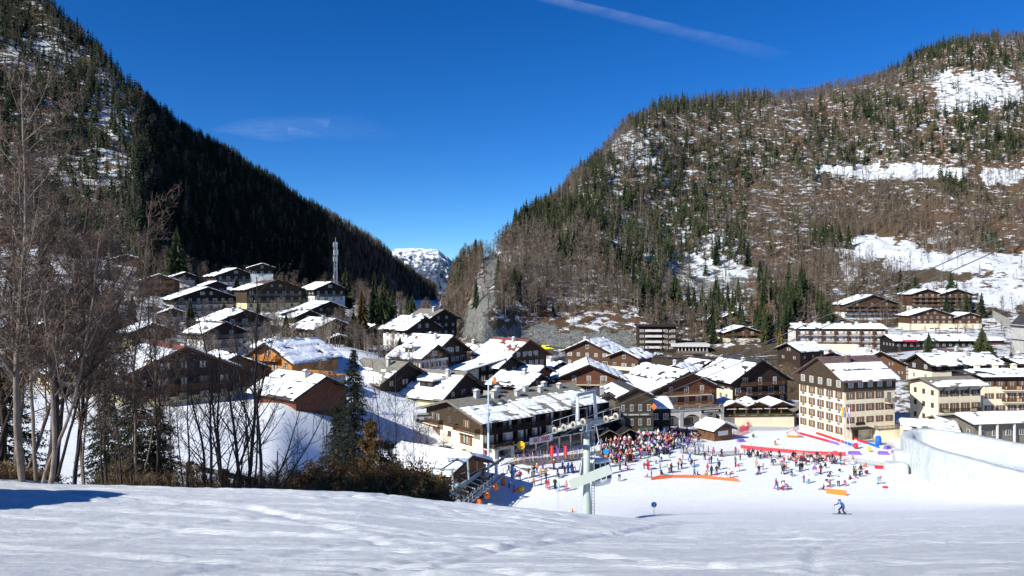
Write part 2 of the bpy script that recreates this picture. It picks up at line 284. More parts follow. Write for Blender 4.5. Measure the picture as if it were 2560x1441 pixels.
d=I((-960,24),(0,28),(300,29),(700,32),(900,34),(1100,38),(1300,43),(1450,47),(1600,50),(1700,45),(3500,45)); node(d,zp(d,I((-960,1170),(0,1207),(300,1215),(700,1225),(900,1235),(1100,1258),(1300,1277),(1450,1287),(1600,1299),(1700,1312),(2100,1313),(2600,1303),(3500,1290))))
node(I((-960,34),(0,36),(300,37),(700,41),(900,43),(1100,48),(1300,54),(1450,60),(1600,62),(1700,60),(3500,60)),I((-960,-9),(0,-10.5),(300,-11),(700,-13),(900,-14),(1100,-16.2),(1300,-18.6),(1450,-19.5),(1600,-20.0),(1700,-19.4),(3500,-18.9)))
node(I((-960,58),(700,60),(900,62),(1100,66),(1300,72),(1450,75),(1600,77),(1700,72),(3500,72)),I((-960,-17),(0,-18.4),(700,-19.4),(850,-22.5),(900,-24),(1000,-27),(1100,-26.5),(1300,-27),(1450,-25.4),(1600,-24.5),(1700,-22.9),(2600,-22.5),(3500,-22)))
node(114.,I((-960,-18),(0,-19.4),(500,-19.6),(700,-20.5),(850,-26.5),(950,-31.5),(1050,-32),(1100,-33),(1200,-33),(2300,-33),(2560,-32.3),(3500,-31)))
node(150.,I((-960,-16),(0,-18),(500,-19.5),(700,-20.),(780,-17),(900,-19),(1000,-23),(1100,-27),(1180,-32),(1300,-33.3),(3500,-33.3)))
node(204.,I((-960,-8),(0,-13),(300,-16),(500,-19.5),(640,-20),(780,-16.2),(900,-17.8),(1000,-20),(1100,-22),(1200,-27),(1350,-33.8),(1700,-34.8),(2350,-34.6),(3500,-34)))
node(310.,I((-960,15),(0,8),(300,5),(500,-5),(700,-8),(850,-9),(950,-15),(1100,-27),(1200,-29),(1350,-30),(1700,-34),(2100,-32),(2350,-28),(2500,-27),(3500,-25)))
fd=I((-960,370),(340,365),(420,416),(600,526),(800,745),(960,1118),(1050,1480),(1090,1500),(1112,420),(1200,350),(1300,380),(1900,392),(2110,440),(3500,430)); node(fd,I((-960,40),(0,22),(340,12),(420,5),(600,-5),(800,-15),(960,-20),(1050,-25),(1090,-27),(1112,-30),(1200,-31),(1300,-33),(1900,-34),(2110,-20),(2600,-17),(3500,-10)))
d=I((-960,520),(0,520),(340,490),(420,545),(600,690),(800,980),(960,1480),(1050,1950),(1090,1950),(1112,460),(1200,375),(1300,402),(1600,412),(1700,430),(2110,500),(3500,500)); z8=I((-960,190),(0,150),(340,88),(420,84),(600,68),(800,50),(960,38),(1050,8),(1090,-12),(1112,-26),(1160,-24),(1200,-15),(1240,-8),(1300,-14),(1400,-20),(1600,-21),(1700,-24),(1900,-14),(2110,2),(3500,8)); node(d,z8)
node(I((-960,620),(0,610),(340,560),(420,620),(600,780),(800,1100),(960,1660),(1050,2150),(1090,2150),(1112,520),(1200,470),(1300,520),(1500,570),(1700,640),(1900,660),(2110,640),(3500,640)),I((-960,270),(0,228),(340,130),(420,123),(600,108),(800,90),(960,70),(1050,22),(1090,-6),(1112,-22),(1160,-4),(1200,8),(1250,16),(1300,24),(1500,50),(1700,62),(1900,70),(2110,52),(2600,56),(3500,60)))
skd=I((-960,760),(0,690),(110,660),(340,628),(420,687),(600,868),(800,1230),(960,1845),(1050,2400),(1090,2400),(1112,600),(1180,540),(1230,560),(1380,680),(1500,740),(1560,790),(1640,830),(1700,870),(1900,930),(2060,960),(2290,1040),(2560,1100),(3500,1250))
skp=np.where(PX<1100,np.interp(PX,*zip(*SKY)),np.interp(PX,*zip(*SKYR))); skz=zp(skd,skp)-11
skz=np.where((PX>1086)&(PX<1112),-22,skz); node(skd,skz)
node(skd+160,np.where((PX>1050)&(PX<1115),-24,skz-45)); node(4400.,-26.)
ND=np.array(nd); NZ=np.array(nz)
kk=np.exp(-np.linspace(-2,2,7)**2); kk/=kk.sum()
def sm(a): 
    p=np.pad(a,3,mode='edge'); return np.convolve(p,kk,'valid')
ND=np.array([sm(a) for a in ND]); NZ=np.array([sm(a) for a in NZ])
k2=np.exp(-np.linspace(-2,2,25)**2); k2/=k2.sum()
for i_ in (5,6,7,8): NZ[i_]=np.convolve(np.pad(NZ[i_],12,mode='edge'),k2,'valid'); ND[i_]=np.convolve(np.pad(ND[i_],12,mode='edge'),k2,'valid')
H=np.zeros((len(DD),len(PX)))
for j in range(len(PX)):
    x=ND[:,j]; y=NZ[:,j]; h=np.diff(x); dl=np.diff(y)/h; m=np.zeros(len(x)); m[0]=dl[0]; m[-1]=dl[-1]
    for i in range(1,len(x)-1):
        if dl[i-1]*dl[i]>0: w1=2*h[i]+h[i-1]; w2=h[i]+2*h[i-1]; m[i]=(w1+w2)/(w1/dl[i-1]+w2/dl[i])
    k=np.clip(np.searchsorted(x,DD)-1,0,len(x)-2); t=(DD-x[k])/h[k]; t=np.clip(t,-.5,1.0)
    H[:,j]=(2*t**3-3*t**2+1)*y[k]+(t**3-2*t**2+t)*h[k]*m[k]+(-2*t**3+3*t**2)*y[k+1]+(t**3-t**2)*h[k]*m[k+1]
GX=DD[:,None]*U[None,:]; GY=np.broadcast_to(DD[:,None],GX.shape)
MASKM=np.clip((GY-fd[None,:])/80,0,1)      # 1 on the mountains
cliff=((PX>1150)&(PX<1620))[None,:]
H+=MASKM*((fbm(GX/60,GY/60,4,3)-.5)*16+(fbm(GX/14,GY/14,3,8)-.5)*5)
near=np.clip((105-GY)/30,0,1)
mid=(1-MASKM)*(1-near)
H+=mid*(fbm(GX/25,GY/25,3,5)-.5)*1.0*np.clip((GY-180)/60,0,1)
H+=near*np.clip((GY-6)/10,0,1)*(fbm(GX/9,GY/9,3,21)-.5)*.22
# snow bank mound left of centre
def bump_(x,y,rx,ry,a,h): 
    c,s_=math.cos(a),math.sin(a); dx=GX-x; dy=GY-y; u=(dx*c+dy*s_)/rx; v=(-dx*s_+dy*c)/ry
    return h*np.exp(-(u*u+v*v)**1.5)
# anchors
w=np.zeros_like(H); wd_=np.zeros_like(H)
for (ax,ay,az,ar) in ANCH:
    j=int(np.argmin(abs(U-ax/ay))); i=int(np.argmin(abs(DD-ay))); q=np.exp(-((GX-ax)**2+(GY-ay)**2)/(ar*ar))
    w+=q; wd_+=q*(az-H[i,j])
H+=wd_/np.maximum(1,w)
H+=bump_(-38,172,13,22,.5,3.2)
# piste relief near the camera: lumps and carved ski tracks
nm=np.clip((62-GY)/25,0,1)
ang=GX*.35+GY*.94
H+=nm*((fbm(GX*1.6,GY*2.6,4,31,.7)-.5)*.04+np.abs(fbm(GX*.22+3,GY*.8,3,41)-.5)*.05)
def tracks(n,seed,y0,y1,wd0):
    global H
    rg=random.Random(seed)
    for _ in range(n):
        y=rg.uniform(y0,y1); x=rg.uniform(-.6,.75)*y; a=rg.uniform(-.35,.35) if rg.random()<.75 else rg.uniform(.5,1.2); cv=rg.uniform(-.05,.05); L=rg.uniform(4,14)*(y/14)**.6; dpt=rg.uniform(.018,.042)*(1+y/40)
        sel=(abs(GY[:,0]-y)<L); dx=GX[sel]-x; dy=GY[sel]-y; c,s_=math.cos(a),math.sin(a); u=dx*c+dy*s_; v=-dx*s_+dy*c-cv*u*u
        wdt=wd0*(1+y/30); e=np.clip(1-(u/L)**2,0,1)**.5
        H[sel]+=e*dpt*(-np.exp(-(v/wdt)**2)+.45*np.exp(-((v-1.9*wdt)/wdt)**2)*(.4+fbm(u*2,v*3+_,2,5)))
tracks(80,5,9,30,.10); tracks(50,9,22,62,.16)
LD=np.log(DD)
def Hq(x,y):
    px=np.clip((CX+F*x/y-PX[0])/6.0,0,len(PX)-1.001); r=np.clip((np.log(y)-LD[0])/(LD[1]-LD[0]),0,len(DD)-1.001)
    j=int(px); i=int(r); fx=px-j; fy=r-i
    return float((H[i,j]*(1-fx)+H[i,j+1]*fx)*(1-fy)+(H[i+1,j]*(1-fx)+H[i+1,j+1]*fx)*fy)
def HqA(x,y):
    px=np.clip((CX+F*x/y-PX[0])/6.0,0,len(PX)-1.001); r=np.clip((np.log(y)-LD[0])/(LD[1]-LD[0]),0,len(DD)-1.001)
    j=px.astype(int); i=r.astype(int); fx=px-j; fy=r-i
    return (H[i,j]*(1-fx)+H[i,j+1]*fx)*(1-fy)+(H[i+1,j]*(1-fx)+H[i+1,j+1]*fx)*fy
def G(px,py,d0=50,d1=400):
    """ground point seen at a pixel"""
    u=(px-CX)/F; t=-(py-HY)/F; d=d0
    while d<d1:
        if Hq(u*d,d)>=t*d: break
        d*=1.004
    return Vector((u*d,d,Hq(u*d,d)))
def at(x,y,dz=0): return Vector((x,y,Hq(x,y)+dz))
SPY=HY-F*H/GY; SPX=np.broadcast_to(PX[None,:],H.shape)
# snow / rock / rust cover attributes of the ground itself
sn=np.full(H.shape,.93)
sn=np.where((GY>186)&(SPX>1180),.60,sn); sn=np.where((GY>172)&(SPX<=1180),.60,sn); sn=sn-.42*np.clip((GY-205)/25,0,1)*np.clip((SPX-1440)/160,0,1)*np.clip((2140-SPX)/160,0,1)*np.clip(fbm(GX/22,GY/22,3,61)*2.2-.2,0,1)
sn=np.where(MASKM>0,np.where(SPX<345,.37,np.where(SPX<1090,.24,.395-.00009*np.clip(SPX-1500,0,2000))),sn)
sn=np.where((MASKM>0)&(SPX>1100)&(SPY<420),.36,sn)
rk=np.full(H.shape,.25)*MASKM
def ell(cx,cy,rx,ry,val,arr,rel=.35):
    q=((SPX-cx)/rx)**2+((SPY-cy)/ry)**2+(fbm(SPX/40,SPY/18,3,77)-.5)*2.2
    t=np.clip((1.15-q)/rel,0,1); t=t*(GY>150); return arr*(1-t)+val*t
MEAD=[(2195,620,100,34),(2290,655,110,34),(2470,690,190,62),(2520,745,110,32),(2240,430,210,17),(2500,440,60,20),(2340,600,40,14),(2125,660,26,40)]
for m_ in MEAD: sn=ell(*m_,.80,sn)
sn=ell(2470,690,150,34,.66,sn); sn=ell(2400,240,60,14,.35,sn)
sn=ell(2440,225,130,54,.60,sn)
for c_ in ((1660,600,70,60,.56),(1800,640,80,70,.58),(1500,430,60,40,.55),(1250,660,70,40,.55),(1400,700,110,60,.46),(1750,760,130,40,.52),(1590,370,80,60,.52),(290,260,80,100,.54),(110,140,100,50,.50),(200,420,130,50,.52),(1950,760,60,40,.2),(2180,560,140,26,.1),(2350,690,120,16,.2),(2000,700,60,60,.25)): sn=ell(*c_,sn)
for c_ in ((1188,825,36,60),(1206,755,26,60),(1230,680,20,50),(1300,840,110,34),(1450,848,130,22),(1560,850,60,20)): sn=ell(*c_,.12,sn); rk=ell(*c_,1.0,rk)
rk=ell(2420,235,90,26,.9,rk); rk=ell(1760,700,160,50,.7,rk); rk=ell(250,470,120,50,.6,rk)
ru=np.clip((fbm(GX/35,GY/35,3,91)-.52)*5,0,1)*MASKM
for c_ in ((1165,765,50,26),(1430,790,150,26),(1620,800,60,14),(1900,700,60,60)): ru=ell(*c_,1.0,ru)
sn=np.where((SPX<130)&(GY>24)&(GY<33)&(SPX>-400),sn-.0,sn)
bank=np.clip(1-((GX+23.5)/5.2)**2-((GY-29)/3.2)**2,0,1); H+=bank*0.9; sn=sn-np.clip(bank*3.2,0,1)*.9
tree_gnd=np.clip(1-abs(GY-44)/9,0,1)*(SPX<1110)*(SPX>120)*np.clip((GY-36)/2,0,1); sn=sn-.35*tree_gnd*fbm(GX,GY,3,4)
def m_ground():
    b=NB('hillside ground'); sa=b.attr('snow'); ra=b.attr('rock'); ua=b.attr('rust')
    n1=b.noise(.22,8,.68,stretch=(.6,.6,1.7)); n2=b.noise(.05,6,.6); n3=b.noise(1.1,6,.7,stretch=(1,1,.35))
    s=b.math('ADD',sa,b.math('MULTIPLY',b.math('SUBTRACT',n1,.5),2.1)); s=b.math('ADD',s,b.math('MULTIPLY',b.math('SUBTRACT',n2,.5),.7))
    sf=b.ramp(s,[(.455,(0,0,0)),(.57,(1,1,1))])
    grass=b.ramp(n3,[(.3,(.06,.042,.026)),(.5,(.115,.08,.045)),(.7,(.18,.13,.07))])
    rust=b.ramp(n3,[(.35,(.12,.05,.025)),(.65,(.26,.11,.045))]); nv=b.noise(.35,8,.75,stretch=(1.6,1.6,.35),dist=.6); rock=b.ramp(b.math('ADD',b.math('MULTIPLY',n3,.5),b.math('MULTIPLY',nv,.5)),[(.38,(.06,.062,.055)),(.47,(.17,.17,.155)),(.54,(.29,.285,.26)),(.62,(.42,.40,.37))])
    g=b.mix(b.math('MULTIPLY',ua,n1),grass,rust); rr=b.ramp(b.math('ADD',ra,b.math('MULTIPLY',b.math('SUBTRACT',n1,.5),1.2)),[(.5,(0,0,0)),(.62,(1,1,1))]); g=b.mix(rr,g,rock)
    c=b.mix(sf,g,SNOWC); return b.fin(c,.85,b.bump(nv,2.2,.8,b.bump(n3,1.1,.8,b.bump(n1,1.5,.6))))
def m_piste():
    b=NB('piste snow'); sa=b.attr('snow'); v=b.tc.outputs['Object']
    n6=b.noise(9.,6,.8); mp=b.n.new('ShaderNodeMapping'); mp.inputs['Rotation'].default_value=(0,0,R(12)); mp.inputs['Scale'].default_value=(.28,2.3,1); b.lk(v,mp.inputs[0])
    n1=b.noise(.9,7,.66,vec=mp.outputs[0],dist=.3); mp2=b.n.new('ShaderNodeMapping'); mp2.inputs['Rotation'].default_value=(0,0,R(-24)); mp2.inputs['Scale'].default_value=(.22,1.8,1); b.lk(v,mp2.inputs[0])
    n2=b.noise(.7,7,.7,vec=mp2.outputs[0],dist=.4); n3=b.noise(3.2,8,.75); n4=b.noise(.12,4,.5); n5=b.noise(.5,6,.65,stretch=(.35,1.0,1))
    c=b.mix(b.ramp(n5,[(.38,(0,0,0)),(.62,(1,1,1))]),(.87,.89,.90),(.94,.94,.935)); c=b.mix(b.ramp(n1,[(.52,(0,0,0)),(.66,(1,1,1))]),c,(.93,.93,.92))
    dirt=b.ramp(b.math('ADD',sa,b.math('MULTIPLY',b.math('SUBTRACT',n3,.5),.5)),[(.45,(1,1,1)),(.6,(0,0,0))]); c=b.mix(b.ramp(n3,[(.40,(1,1,1)),(.5,(0,0,0))]),c,(.80,.84,.87)); c=b.mix(dirt,c,b.ramp(n3,[(.35,(.05,.035,.022)),(.65,(.17,.115,.07))]))
    n7=b.noise(1.,7,.75,stretch=(.16,8,1)); mp3=b.n.new('ShaderNodeMapping'); mp3.inputs['Rotation'].default_value=(0,0,R(38)); mp3.inputs['Scale'].default_value=(.15,6,1); b.lk(v,mp3.inputs[0]); n8=b.noise(1.,7,.75,vec=mp3.outputs[0]); nn=b.bump(n8,.045,1,b.bump(n7,.05,1,b.bump(n6,.05,1,b.bump(n1,.045,1,b.bump(n2,.045,1,b.bump(n3,.075,1,b.bump(n4,.15,.6))))))); return b.fin(c,.6,nn)
M_GROUND=m_ground(); M_PISTE=m_piste()
def sheet(name,i0,i1,m,j0=0,j1=None):
    j1=j1 or len(PX); hh=H[i0:i1,j0:j1]; n,k=hh.shape
    V=np.stack([GX[i0:i1,j0:j1],GY[i0:i1,j0:j1],hh],-1).reshape(-1,3)
    a=np.arange(n*k).reshape(n,k); Fa=np.stack([a[:-1,:-1],a[:-1,1:],a[1:,1:],a[1:,:-1]],-1).reshape(-1,4)
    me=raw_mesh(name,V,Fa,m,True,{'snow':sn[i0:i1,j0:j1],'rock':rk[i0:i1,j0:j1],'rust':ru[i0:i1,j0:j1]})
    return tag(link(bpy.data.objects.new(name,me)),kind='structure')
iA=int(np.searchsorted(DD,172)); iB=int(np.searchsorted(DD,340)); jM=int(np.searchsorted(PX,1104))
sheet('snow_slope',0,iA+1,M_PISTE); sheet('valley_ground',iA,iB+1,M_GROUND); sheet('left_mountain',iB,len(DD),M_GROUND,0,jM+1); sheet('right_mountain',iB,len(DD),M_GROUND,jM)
# slope behind the camera
xs=np.linspace(-60,60,60); ys=np.linspace(-60,1.6,40); XX,YY=np.meshgrid(xs,ys); ZZ=-1.86+(1.6-YY)*.26-.05; ZZ=np.where((abs(XX)>2)&(YY>-2),ZZ-.25,ZZ)
a=np.arange(XX.size).reshape(XX.shape); Fa=np.stack([a[:-1,:-1],a[:-1,1:],a[1:,1:],a[1:,:-1]],-1).reshape(-1,4)
tag(link(bpy.data.objects.new('upper_slope',raw_mesh('upper_slope',np.stack([XX,YY,ZZ],-1).reshape(-1,3),Fa,M_PISTE,True,{'snow':np.ones(XX.size),'rock':np.zeros(XX.size),'rust':np.zeros(XX.size)}))),kind='structure')
def apron(sg):
    j=0 if sg<0 else len(PX)-1; k=int(np.searchsorted(DD,230)); offs=np.array([0,3.,12.,40.,110.]); V=[]
    for o_ in offs: V.append(np.stack([GX[:k,j]+sg*o_,GY[:k,j],H[:k,j]-.02-(.02*o_ if o_ else 0)],-1))
    V=np.stack(V,1); a=np.arange(k*5).reshape(k,5); Fa=np.stack([a[:-1,:-1],a[:-1,1:],a[1:,1:],a[1:,:-1]],-1).reshape(-1,4)
    if sg<0: Fa=Fa[:,::-1]
    tag(link(bpy.data.objects.new('side_slope',raw_mesh('side_slope',V.reshape(-1,3),Fa,M_PISTE,True,{'snow':np.ones(k*5),'rock':np.zeros(k*5),'rust':np.zeros(k*5)}))),kind='structure')
apron(-1); apron(1)
# distant snowy mountain
def far_mountain():
    pxs=np.arange(780,1340,2.0); rows=np.linspace(0,1,80)
    top=np.interp(pxs,[780,900,940,975,985,1010,1060,1095,1105,1118,1140,1200,1340],[740,690,640,632,624,622,622,624,632,642,668,720,760])
    X=[];Y=[];Z=[]
    for t in rows:
        dd=5600+1400*t; z=(HY-np.minimum(top,762))/F*7000; z=z*np.minimum(1,(t)**.8)+(-120)*(1-t)
        X.append((pxs-CX)/F*dd); Y.append(np.full(pxs.shape,dd)); Z.append(z)
    for t in (1,2,3): X.append((pxs-CX)/F*(7000+t*500)); Y.append(np.full(pxs.shape,7000+t*500.)); Z.append((HY-np.minimum(top,762))/F*7000-t*60)
    X=np.array(X);Y=np.array(Y);Z=np.array(Z); e=np.sin(np.clip(np.arange(len(X))/80,0,1)*math.pi)[:,None]
    Z=Z+e*(np.abs(fbm(X/170,Y/260,5,12,.6)-.5)*-330+60)+ (fbm(X/40,Y/40,3,2)-.5)*16
    a=np.arange(X.size).reshape(X.shape); Fa=np.stack([a[:-1,:-1],a[:-1,1:],a[1:,1:],a[1:,:-1]],-1).reshape(-1,4)
    b=NB('far snow and rock'); n=b.noise(.012,8,.7,stretch=(1,1,1.5)); n2=b.noise(.004,5,.6)
    gz=b.n.new('ShaderNodeSeparateXYZ'); b.lk(b.tc.outputs['Object'],gz.inputs[0])
    s=b.math('ADD',n,b.math('MULTIPLY',gz.outputs[2],.0007)); c=b.mix(b.ramp(s,[(.64,(0,0,0)),(.72,(1,1,1))]),(.05,.075,.115),(.86,.88,.92))
    tag(link(bpy.data.objects.new('snowy_mountain',raw_mesh('snowy_mountain',np.stack([X,Y,Z],-1).reshape(-1,3),Fa,b.fin(c,.9,b.bump(n,25)),True))),kind='structure')
far_mountain()
# ------------------------------------------------------------------ trees
def m_tree(name,lo,hi,objrand=False,rough=.9):
    b=NB(name)
    if objrand:
        oi=b.n.new('ShaderNodeObjectInfo'); f=oi.outputs['Random']
    else: f=b.attr('tint')
    g=b.noise(.9,3,.6); f2=b.math('ADD',b.math('MULTIPLY',f,.6),b.math('MULTIPLY',g,.5))
    b.fin(b.ramp(f2,[(.25,lo),(.85,hi)]),rough); b.b.inputs['Specular IOR Level'].default_value=.1; return b.mt
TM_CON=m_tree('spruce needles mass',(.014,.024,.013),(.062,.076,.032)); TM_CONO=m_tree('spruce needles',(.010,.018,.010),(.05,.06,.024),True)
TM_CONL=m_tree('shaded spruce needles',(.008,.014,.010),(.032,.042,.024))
TM_BARE=m_tree('bare branches mass',(.115,.088,.066),(.27,.215,.17)); TM_BAREO=m_tree('bare branches',(.07,.052,.042),(.20,.155,.12),True)
TM_GOLD=m_tree('dry bronze leaves',(.11,.062,.022),(.35,.215,.085)); TM_BUSH=m_tree('dry scrub',(.065,.045,.03),(.18,.125,.08))
TM_CED=m_tree('bronze cedar foliage',(.06,.04,.012),(.17,.12,.035),True)
M_BARK=mk('grey bark',(.16,.125,.10),.5,7,.9,.02,stretch=(1,1,.3)); M_BARKD=mk('dark bark',(.045,.035,.03),.5,7,.9,.02,stretch=(1,1,.3)); M_BARKP=mk('pale bark',(.20,.16,.13),.45,6,.9,.015,stretch=(1,1,.5))
M_TWIG=mk('brown twigs',(.13,.085,.065),.4,3,.9); M_TWIGD=mk('dark twigs',(.055,.042,.036),.4,3,.9); M_TWIGP=mk('reddish twigs',(.21,.15,.12),.4,2,.9)
def conifer_t(seed,lay=9,pts=8,w=.17,dead=0):
    """unit height spruce template: ragged drooping skirts round a stem"""
    rg=random.Random(seed); V=[];Fa=[]
    def tri(a,b,c): n=len(V); V.extend([a,b,c]); Fa.append((n,n+1,n+2))
    for k in range(3):
        a=2*math.pi*k/3; b=a+2*math.pi/3; tri((.012*math.cos(a),.012*math.sin(a),-.05),(.012*math.cos(b),.012*math.sin(b),-.05),(0,0,.95))
    for l in range(lay):
        t=l/(lay-1); z=.10+.86*t; r=w*(1-t)**.8*rg.uniform(.8,1.15)+.010
        if l<2: r*=.8
        for k in range(pts):
            if rg.random()<.12+dead*.4: continue
            a=2*math.pi*(k+rg.random())/pts; rr=r*rg.uniform(.6,1.25); da=.55*2*math.pi/pts*rg.uniform(.7,1.2); zz=z-rr*rg.uniform(.25,.75); top=z+.05
            c=(rr*math.cos(a),rr*math.sin(a),zz)
            tri((0,0,top),(rr*.62*math.cos(a-da),rr*.62*math.sin(a-da),zz+.01*rg.random()),c); tri((0,0,top),c,(rr*.62*math.cos(a+da),rr*.62*math.sin(a+da),zz-.01*rg.random()))
    tri((-.006,0,.93),(.006,0,.93),(0,0,1.03))
    return np.array(V),np.array(Fa)
def bare_t(seed,nb=32,spread=.22,bw=.0085,sub=2,lo=.25,stems=1):
    rg=random.Random(seed); V=[];Fa=[]
    def tri(a,b,c): n=len(V); V.extend([tuple(a),tuple(b),tuple(c)]); Fa.append((n,n+1,n+2))
    for s_ in range(stems):
        off=Vector((rg.uniform(-.04,.04),rg.uniform(-.04,.04),0)) if stems>1 else Vector((0,0,0)); lean=Vector((rg.uniform(-.1,.1),rg.uniform(-.1,.1),1)) if stems>1 else Vector((rg.uniform(-.04,.04),rg.uniform(-.04,.04),1))
        for k in range(3):
            a=2*math.pi*k/3; b=a+2*math.pi/3; r=.014
            tri(off+Vector((r*math.cos(a),r*math.sin(a),-.04)),off+Vector((r*math.cos(b),r*math.sin(b),-.04)),off+lean*.97)
        for i in range(nb//stems):
            h=lo+(.95-lo)*rg.random()**.8; p=off+lean*h; a=rg.uniform(0,6.283); L=spread*(1.15-h)*rg.uniform(.6,1.3)+.03
            d=Vector((math.cos(a),math.sin(a),rg.uniform(.5,1.4))).normalized(); q=p+d*L; sd_=Vector((-math.sin(a),math.cos(a),rg.uniform(-.4,.4)))*bw
            tri(p-sd_,p+sd_,q)
            for j in range(sub):
                t=rg.uniform(.25,.8); pp=p+d*L*t; d2=(d+Vector((rg.uniform(-.8,.8),rg.uniform(-.8,.8),rg.uniform(-.2,.6)))).normalized(); s2=d2.cross(Vector((rg.uniform(-1,1),rg.uniform(-1,1),.3))).normalized()*bw*.65
                tri(pp-s2,pp+s2,pp+d2*L*.55)
    return np.array(V),np.array(Fa)
CT=[conifer_t(s,9,8,.17+.02*(s%3)) for s in range(5)]; CTN=[conifer_t(20+s,10,7,.12,.5) for s in range(3)]
BT=[bare_t(s) for s in range(6)]; BTF=[bare_t(40+s,70,.27,.0042,4,.22,1+s%3) for s in range(6)]
CTF=[conifer_t(60+s,17,12,.17+.02*s) for s in range(3)]
def mass(name,temps,pos,hts,mat,label,cat,wid=1.0,seed=1):
    rg=np.random.default_rng(seed); Vs=[];Fs=[];Ts=[];n0=0
    which=rg.integers(0,len(temps),len(pos))
    for t,(V,Fa) in enumerate(temps):
        s=which==t; p=pos[s]; h=hts[s]; n=len(p)
        if n==0: continue
        a=rg.uniform(0,6.283,n); c,si=np.cos(a),np.sin(a); ww=h*wid*rg.uniform(.8,1.25,n)
        X=(V[None,:,0]*c[:,None]-V[None,:,1]*si[:,None])*ww[:,None]+p[:,0:1]; Y=(V[None,:,0]*si[:,None]+V[None,:,1]*c[:,None])*ww[:,None]+p[:,1:2]; Z=V[None,:,2]*h[:,None]+p[:,2:3]
        Vs.append(np.stack([X,Y,Z],-1).reshape(-1,3)); Fs.append((Fa[None]+(np.arange(n)*len(V))[:,None,None]+n0).reshape(-1,3)); Ts.append(np.repeat(rg.random(n),len(V))); n0+=n*len(V)
    me=raw_mesh(name,np.concatenate(Vs),np.concatenate(Fs),mat,False,{'tint':np.concatenate(Ts)})
    return tag(link(bpy.data.objects.new(name,me)),label,cat,kind='stuff')
NODE_FD=np.interp
def scatter(n,x0,x1,seed,dens,dmin=None,dmax=None,gam=1.0,cluster=None):
    """random points on the mountain, uniform over columns; dens(px,py,x,y)->keep probability"""
    rg=np.random.default_rng(seed); px=rg.uniform(x0,x1,n); t=rg.random(n)**gam
    f=np.interp(px,PX,fd) if dmin is None else np.full(n,float(dmin)); s=np.interp(px,PX,skd)+12 if dmax is None else np.full(n,float(dmax))
    d=f+(s-f)*t; x=(px-CX)/F*d; z=HqA(x,d); py=HY-F*z/d
    k=rg.random(n)<dens(px,py,x,d); return np.stack([x,d,z],-1)[k],px[k],py[k]
def blob(px,py,lst,v):
    out=np.ones_like(px)
    for (cx,cy,rx,ry) in lst:
        q=((px-cx)/rx)**2+((py-cy)/ry)**2+(fbm(px/30,py/15,2,7)-.5)*.8; out=np.where(q<1,np.minimum(out,v),out)
    return out
OPEN=[(2195,622,98,34),(2290,655,100,32),(2470,690,200,60),(2520,745,120,36)]
HALF=[(2440,225,125,50),(2290,655,60,20),(2240,432,210,20),(1195,790,40,80),(1300,840,110,34),(1450,848,130,24),(1560,850,70,24),(1780,700,110,60),(1250,650,50,30)]
def dens_r(px,py,x,y):
    face=((px>1165)&(px<1610)&(py>796))|((py>655)&(abs(px-(1238-(py-640)*.28))<24+(py-640)*.06)) 
    d=blob(px,py,OPEN,.03)*blob(px,py,HALF,.22); d=d*(.45+.75*fbm(x/30,y/30,2,15)); d=np.where(py>735,d*.75,d); return np.where(face,d*.04,d)
def cmap(px,py,x,y):   # where conifers gather on the right mountain
    c=np.clip((fbm(x/45,y/75,3,33)-.49)*5,0,1)
    for (cx,cy,rx,ry,v) in ((1750,590,120,130,1),(1720,440,150,90,.8),(1850,400,110,60,.8),(2100,400,160,60,.55),(2480,330,130,80,1.),(2400,150,160,50,.9),(1640,300,60,60,.7),(2330,330,90,60,.8),(1780,280,120,50,.6),(1680,690,40,30,.9),(1560,600,60,60,.4),(1130,690,40,40,.6)):
        q=((px-cx)/rx)**2+((py-cy)/ry)**2; c=np.maximum(c,v*np.clip(1.5-q,0,1))
    return c
pos,px_,py_=scatter(30000,1104,2900,3,dens_r,gam=.8)
rg=np.random.default_rng(4); isc=rg.random(len(pos))<cmap(px_,py_,pos[:,0],pos[:,1])*.62
bp=pos[~isc]; bpx=px_[~isc]; cp=pos[isc]; cpx=px_[isc]
bh=(5.5+10.5*np.random.default_rng(6).random(len(bp))**1.3)*(.7+.6*fbm(bp[:,0]/28,bp[:,1]/28,2,51)); ch=(5.5+14*np.random.default_rng(7).random(len(cp))**1.2)*(.7+.6*fbm(cp[:,0]/30,cp[:,1]/30,2,52))
def split(p,h,px,n=150):
    big=h/p[:,1]*(np.where((px>0)&(px<2560),1,0)); o=np.argsort(-big); return o[:n],o[n:]
def zone_of(p):
    px=CX+F*p[0]/p[1]; py=HY-F*p[2]/p[1]
    if px<0: return 'at the far left'
    if px<560: return 'left of the black gabled chalet'
    if px<760: return 'above the pinkish timber block'
    if px<900: return 'around the radio mast'
    if px<1104: return 'at the mouth of the gorge'
    v='high up' if py<420 else 'halfway up' if py<640 else 'low down'
    if px<1300: return v+' at the gorge end'
    if px<1600: return v+' above the grey rock cutting'
    if px<1820: return v+' above the white balconied block'
    if px<2060: return v+' left of the snow meadow'
    if px<2320: return v+' beside the snow meadow'
    return v+' near the right frame edge'
def individuals(name,temps,p,h,mat,label,cat,group,wid=1.0,part=False):
    ms=[raw_mesh(name,V,Fa,mat) for V,Fa in temps]
    for i in range(len(p)):
        o=bpy.data.objects.new(name,ms[i%len(ms)]); o.location=p[i]; o.rotation_euler=(0,0,i*2.4); w_=h[i]*wid*(.85+.3*((i*7919)%97)/97); o.scale=(w_,w_,h[i]); link(o); k_=h[i]/np.median(h); tag(o,('tall ' if k_>1.12 else 'short ' if k_<.88 else '')+('broad ' if w_/h[i]/wid>1.03 else 'slim ' if w_/h[i]/wid<.93 else '')+label.replace('tall ','')+' '+zone_of(p[i]),cat,group)
CON_IND=[];BARE_IND=[]
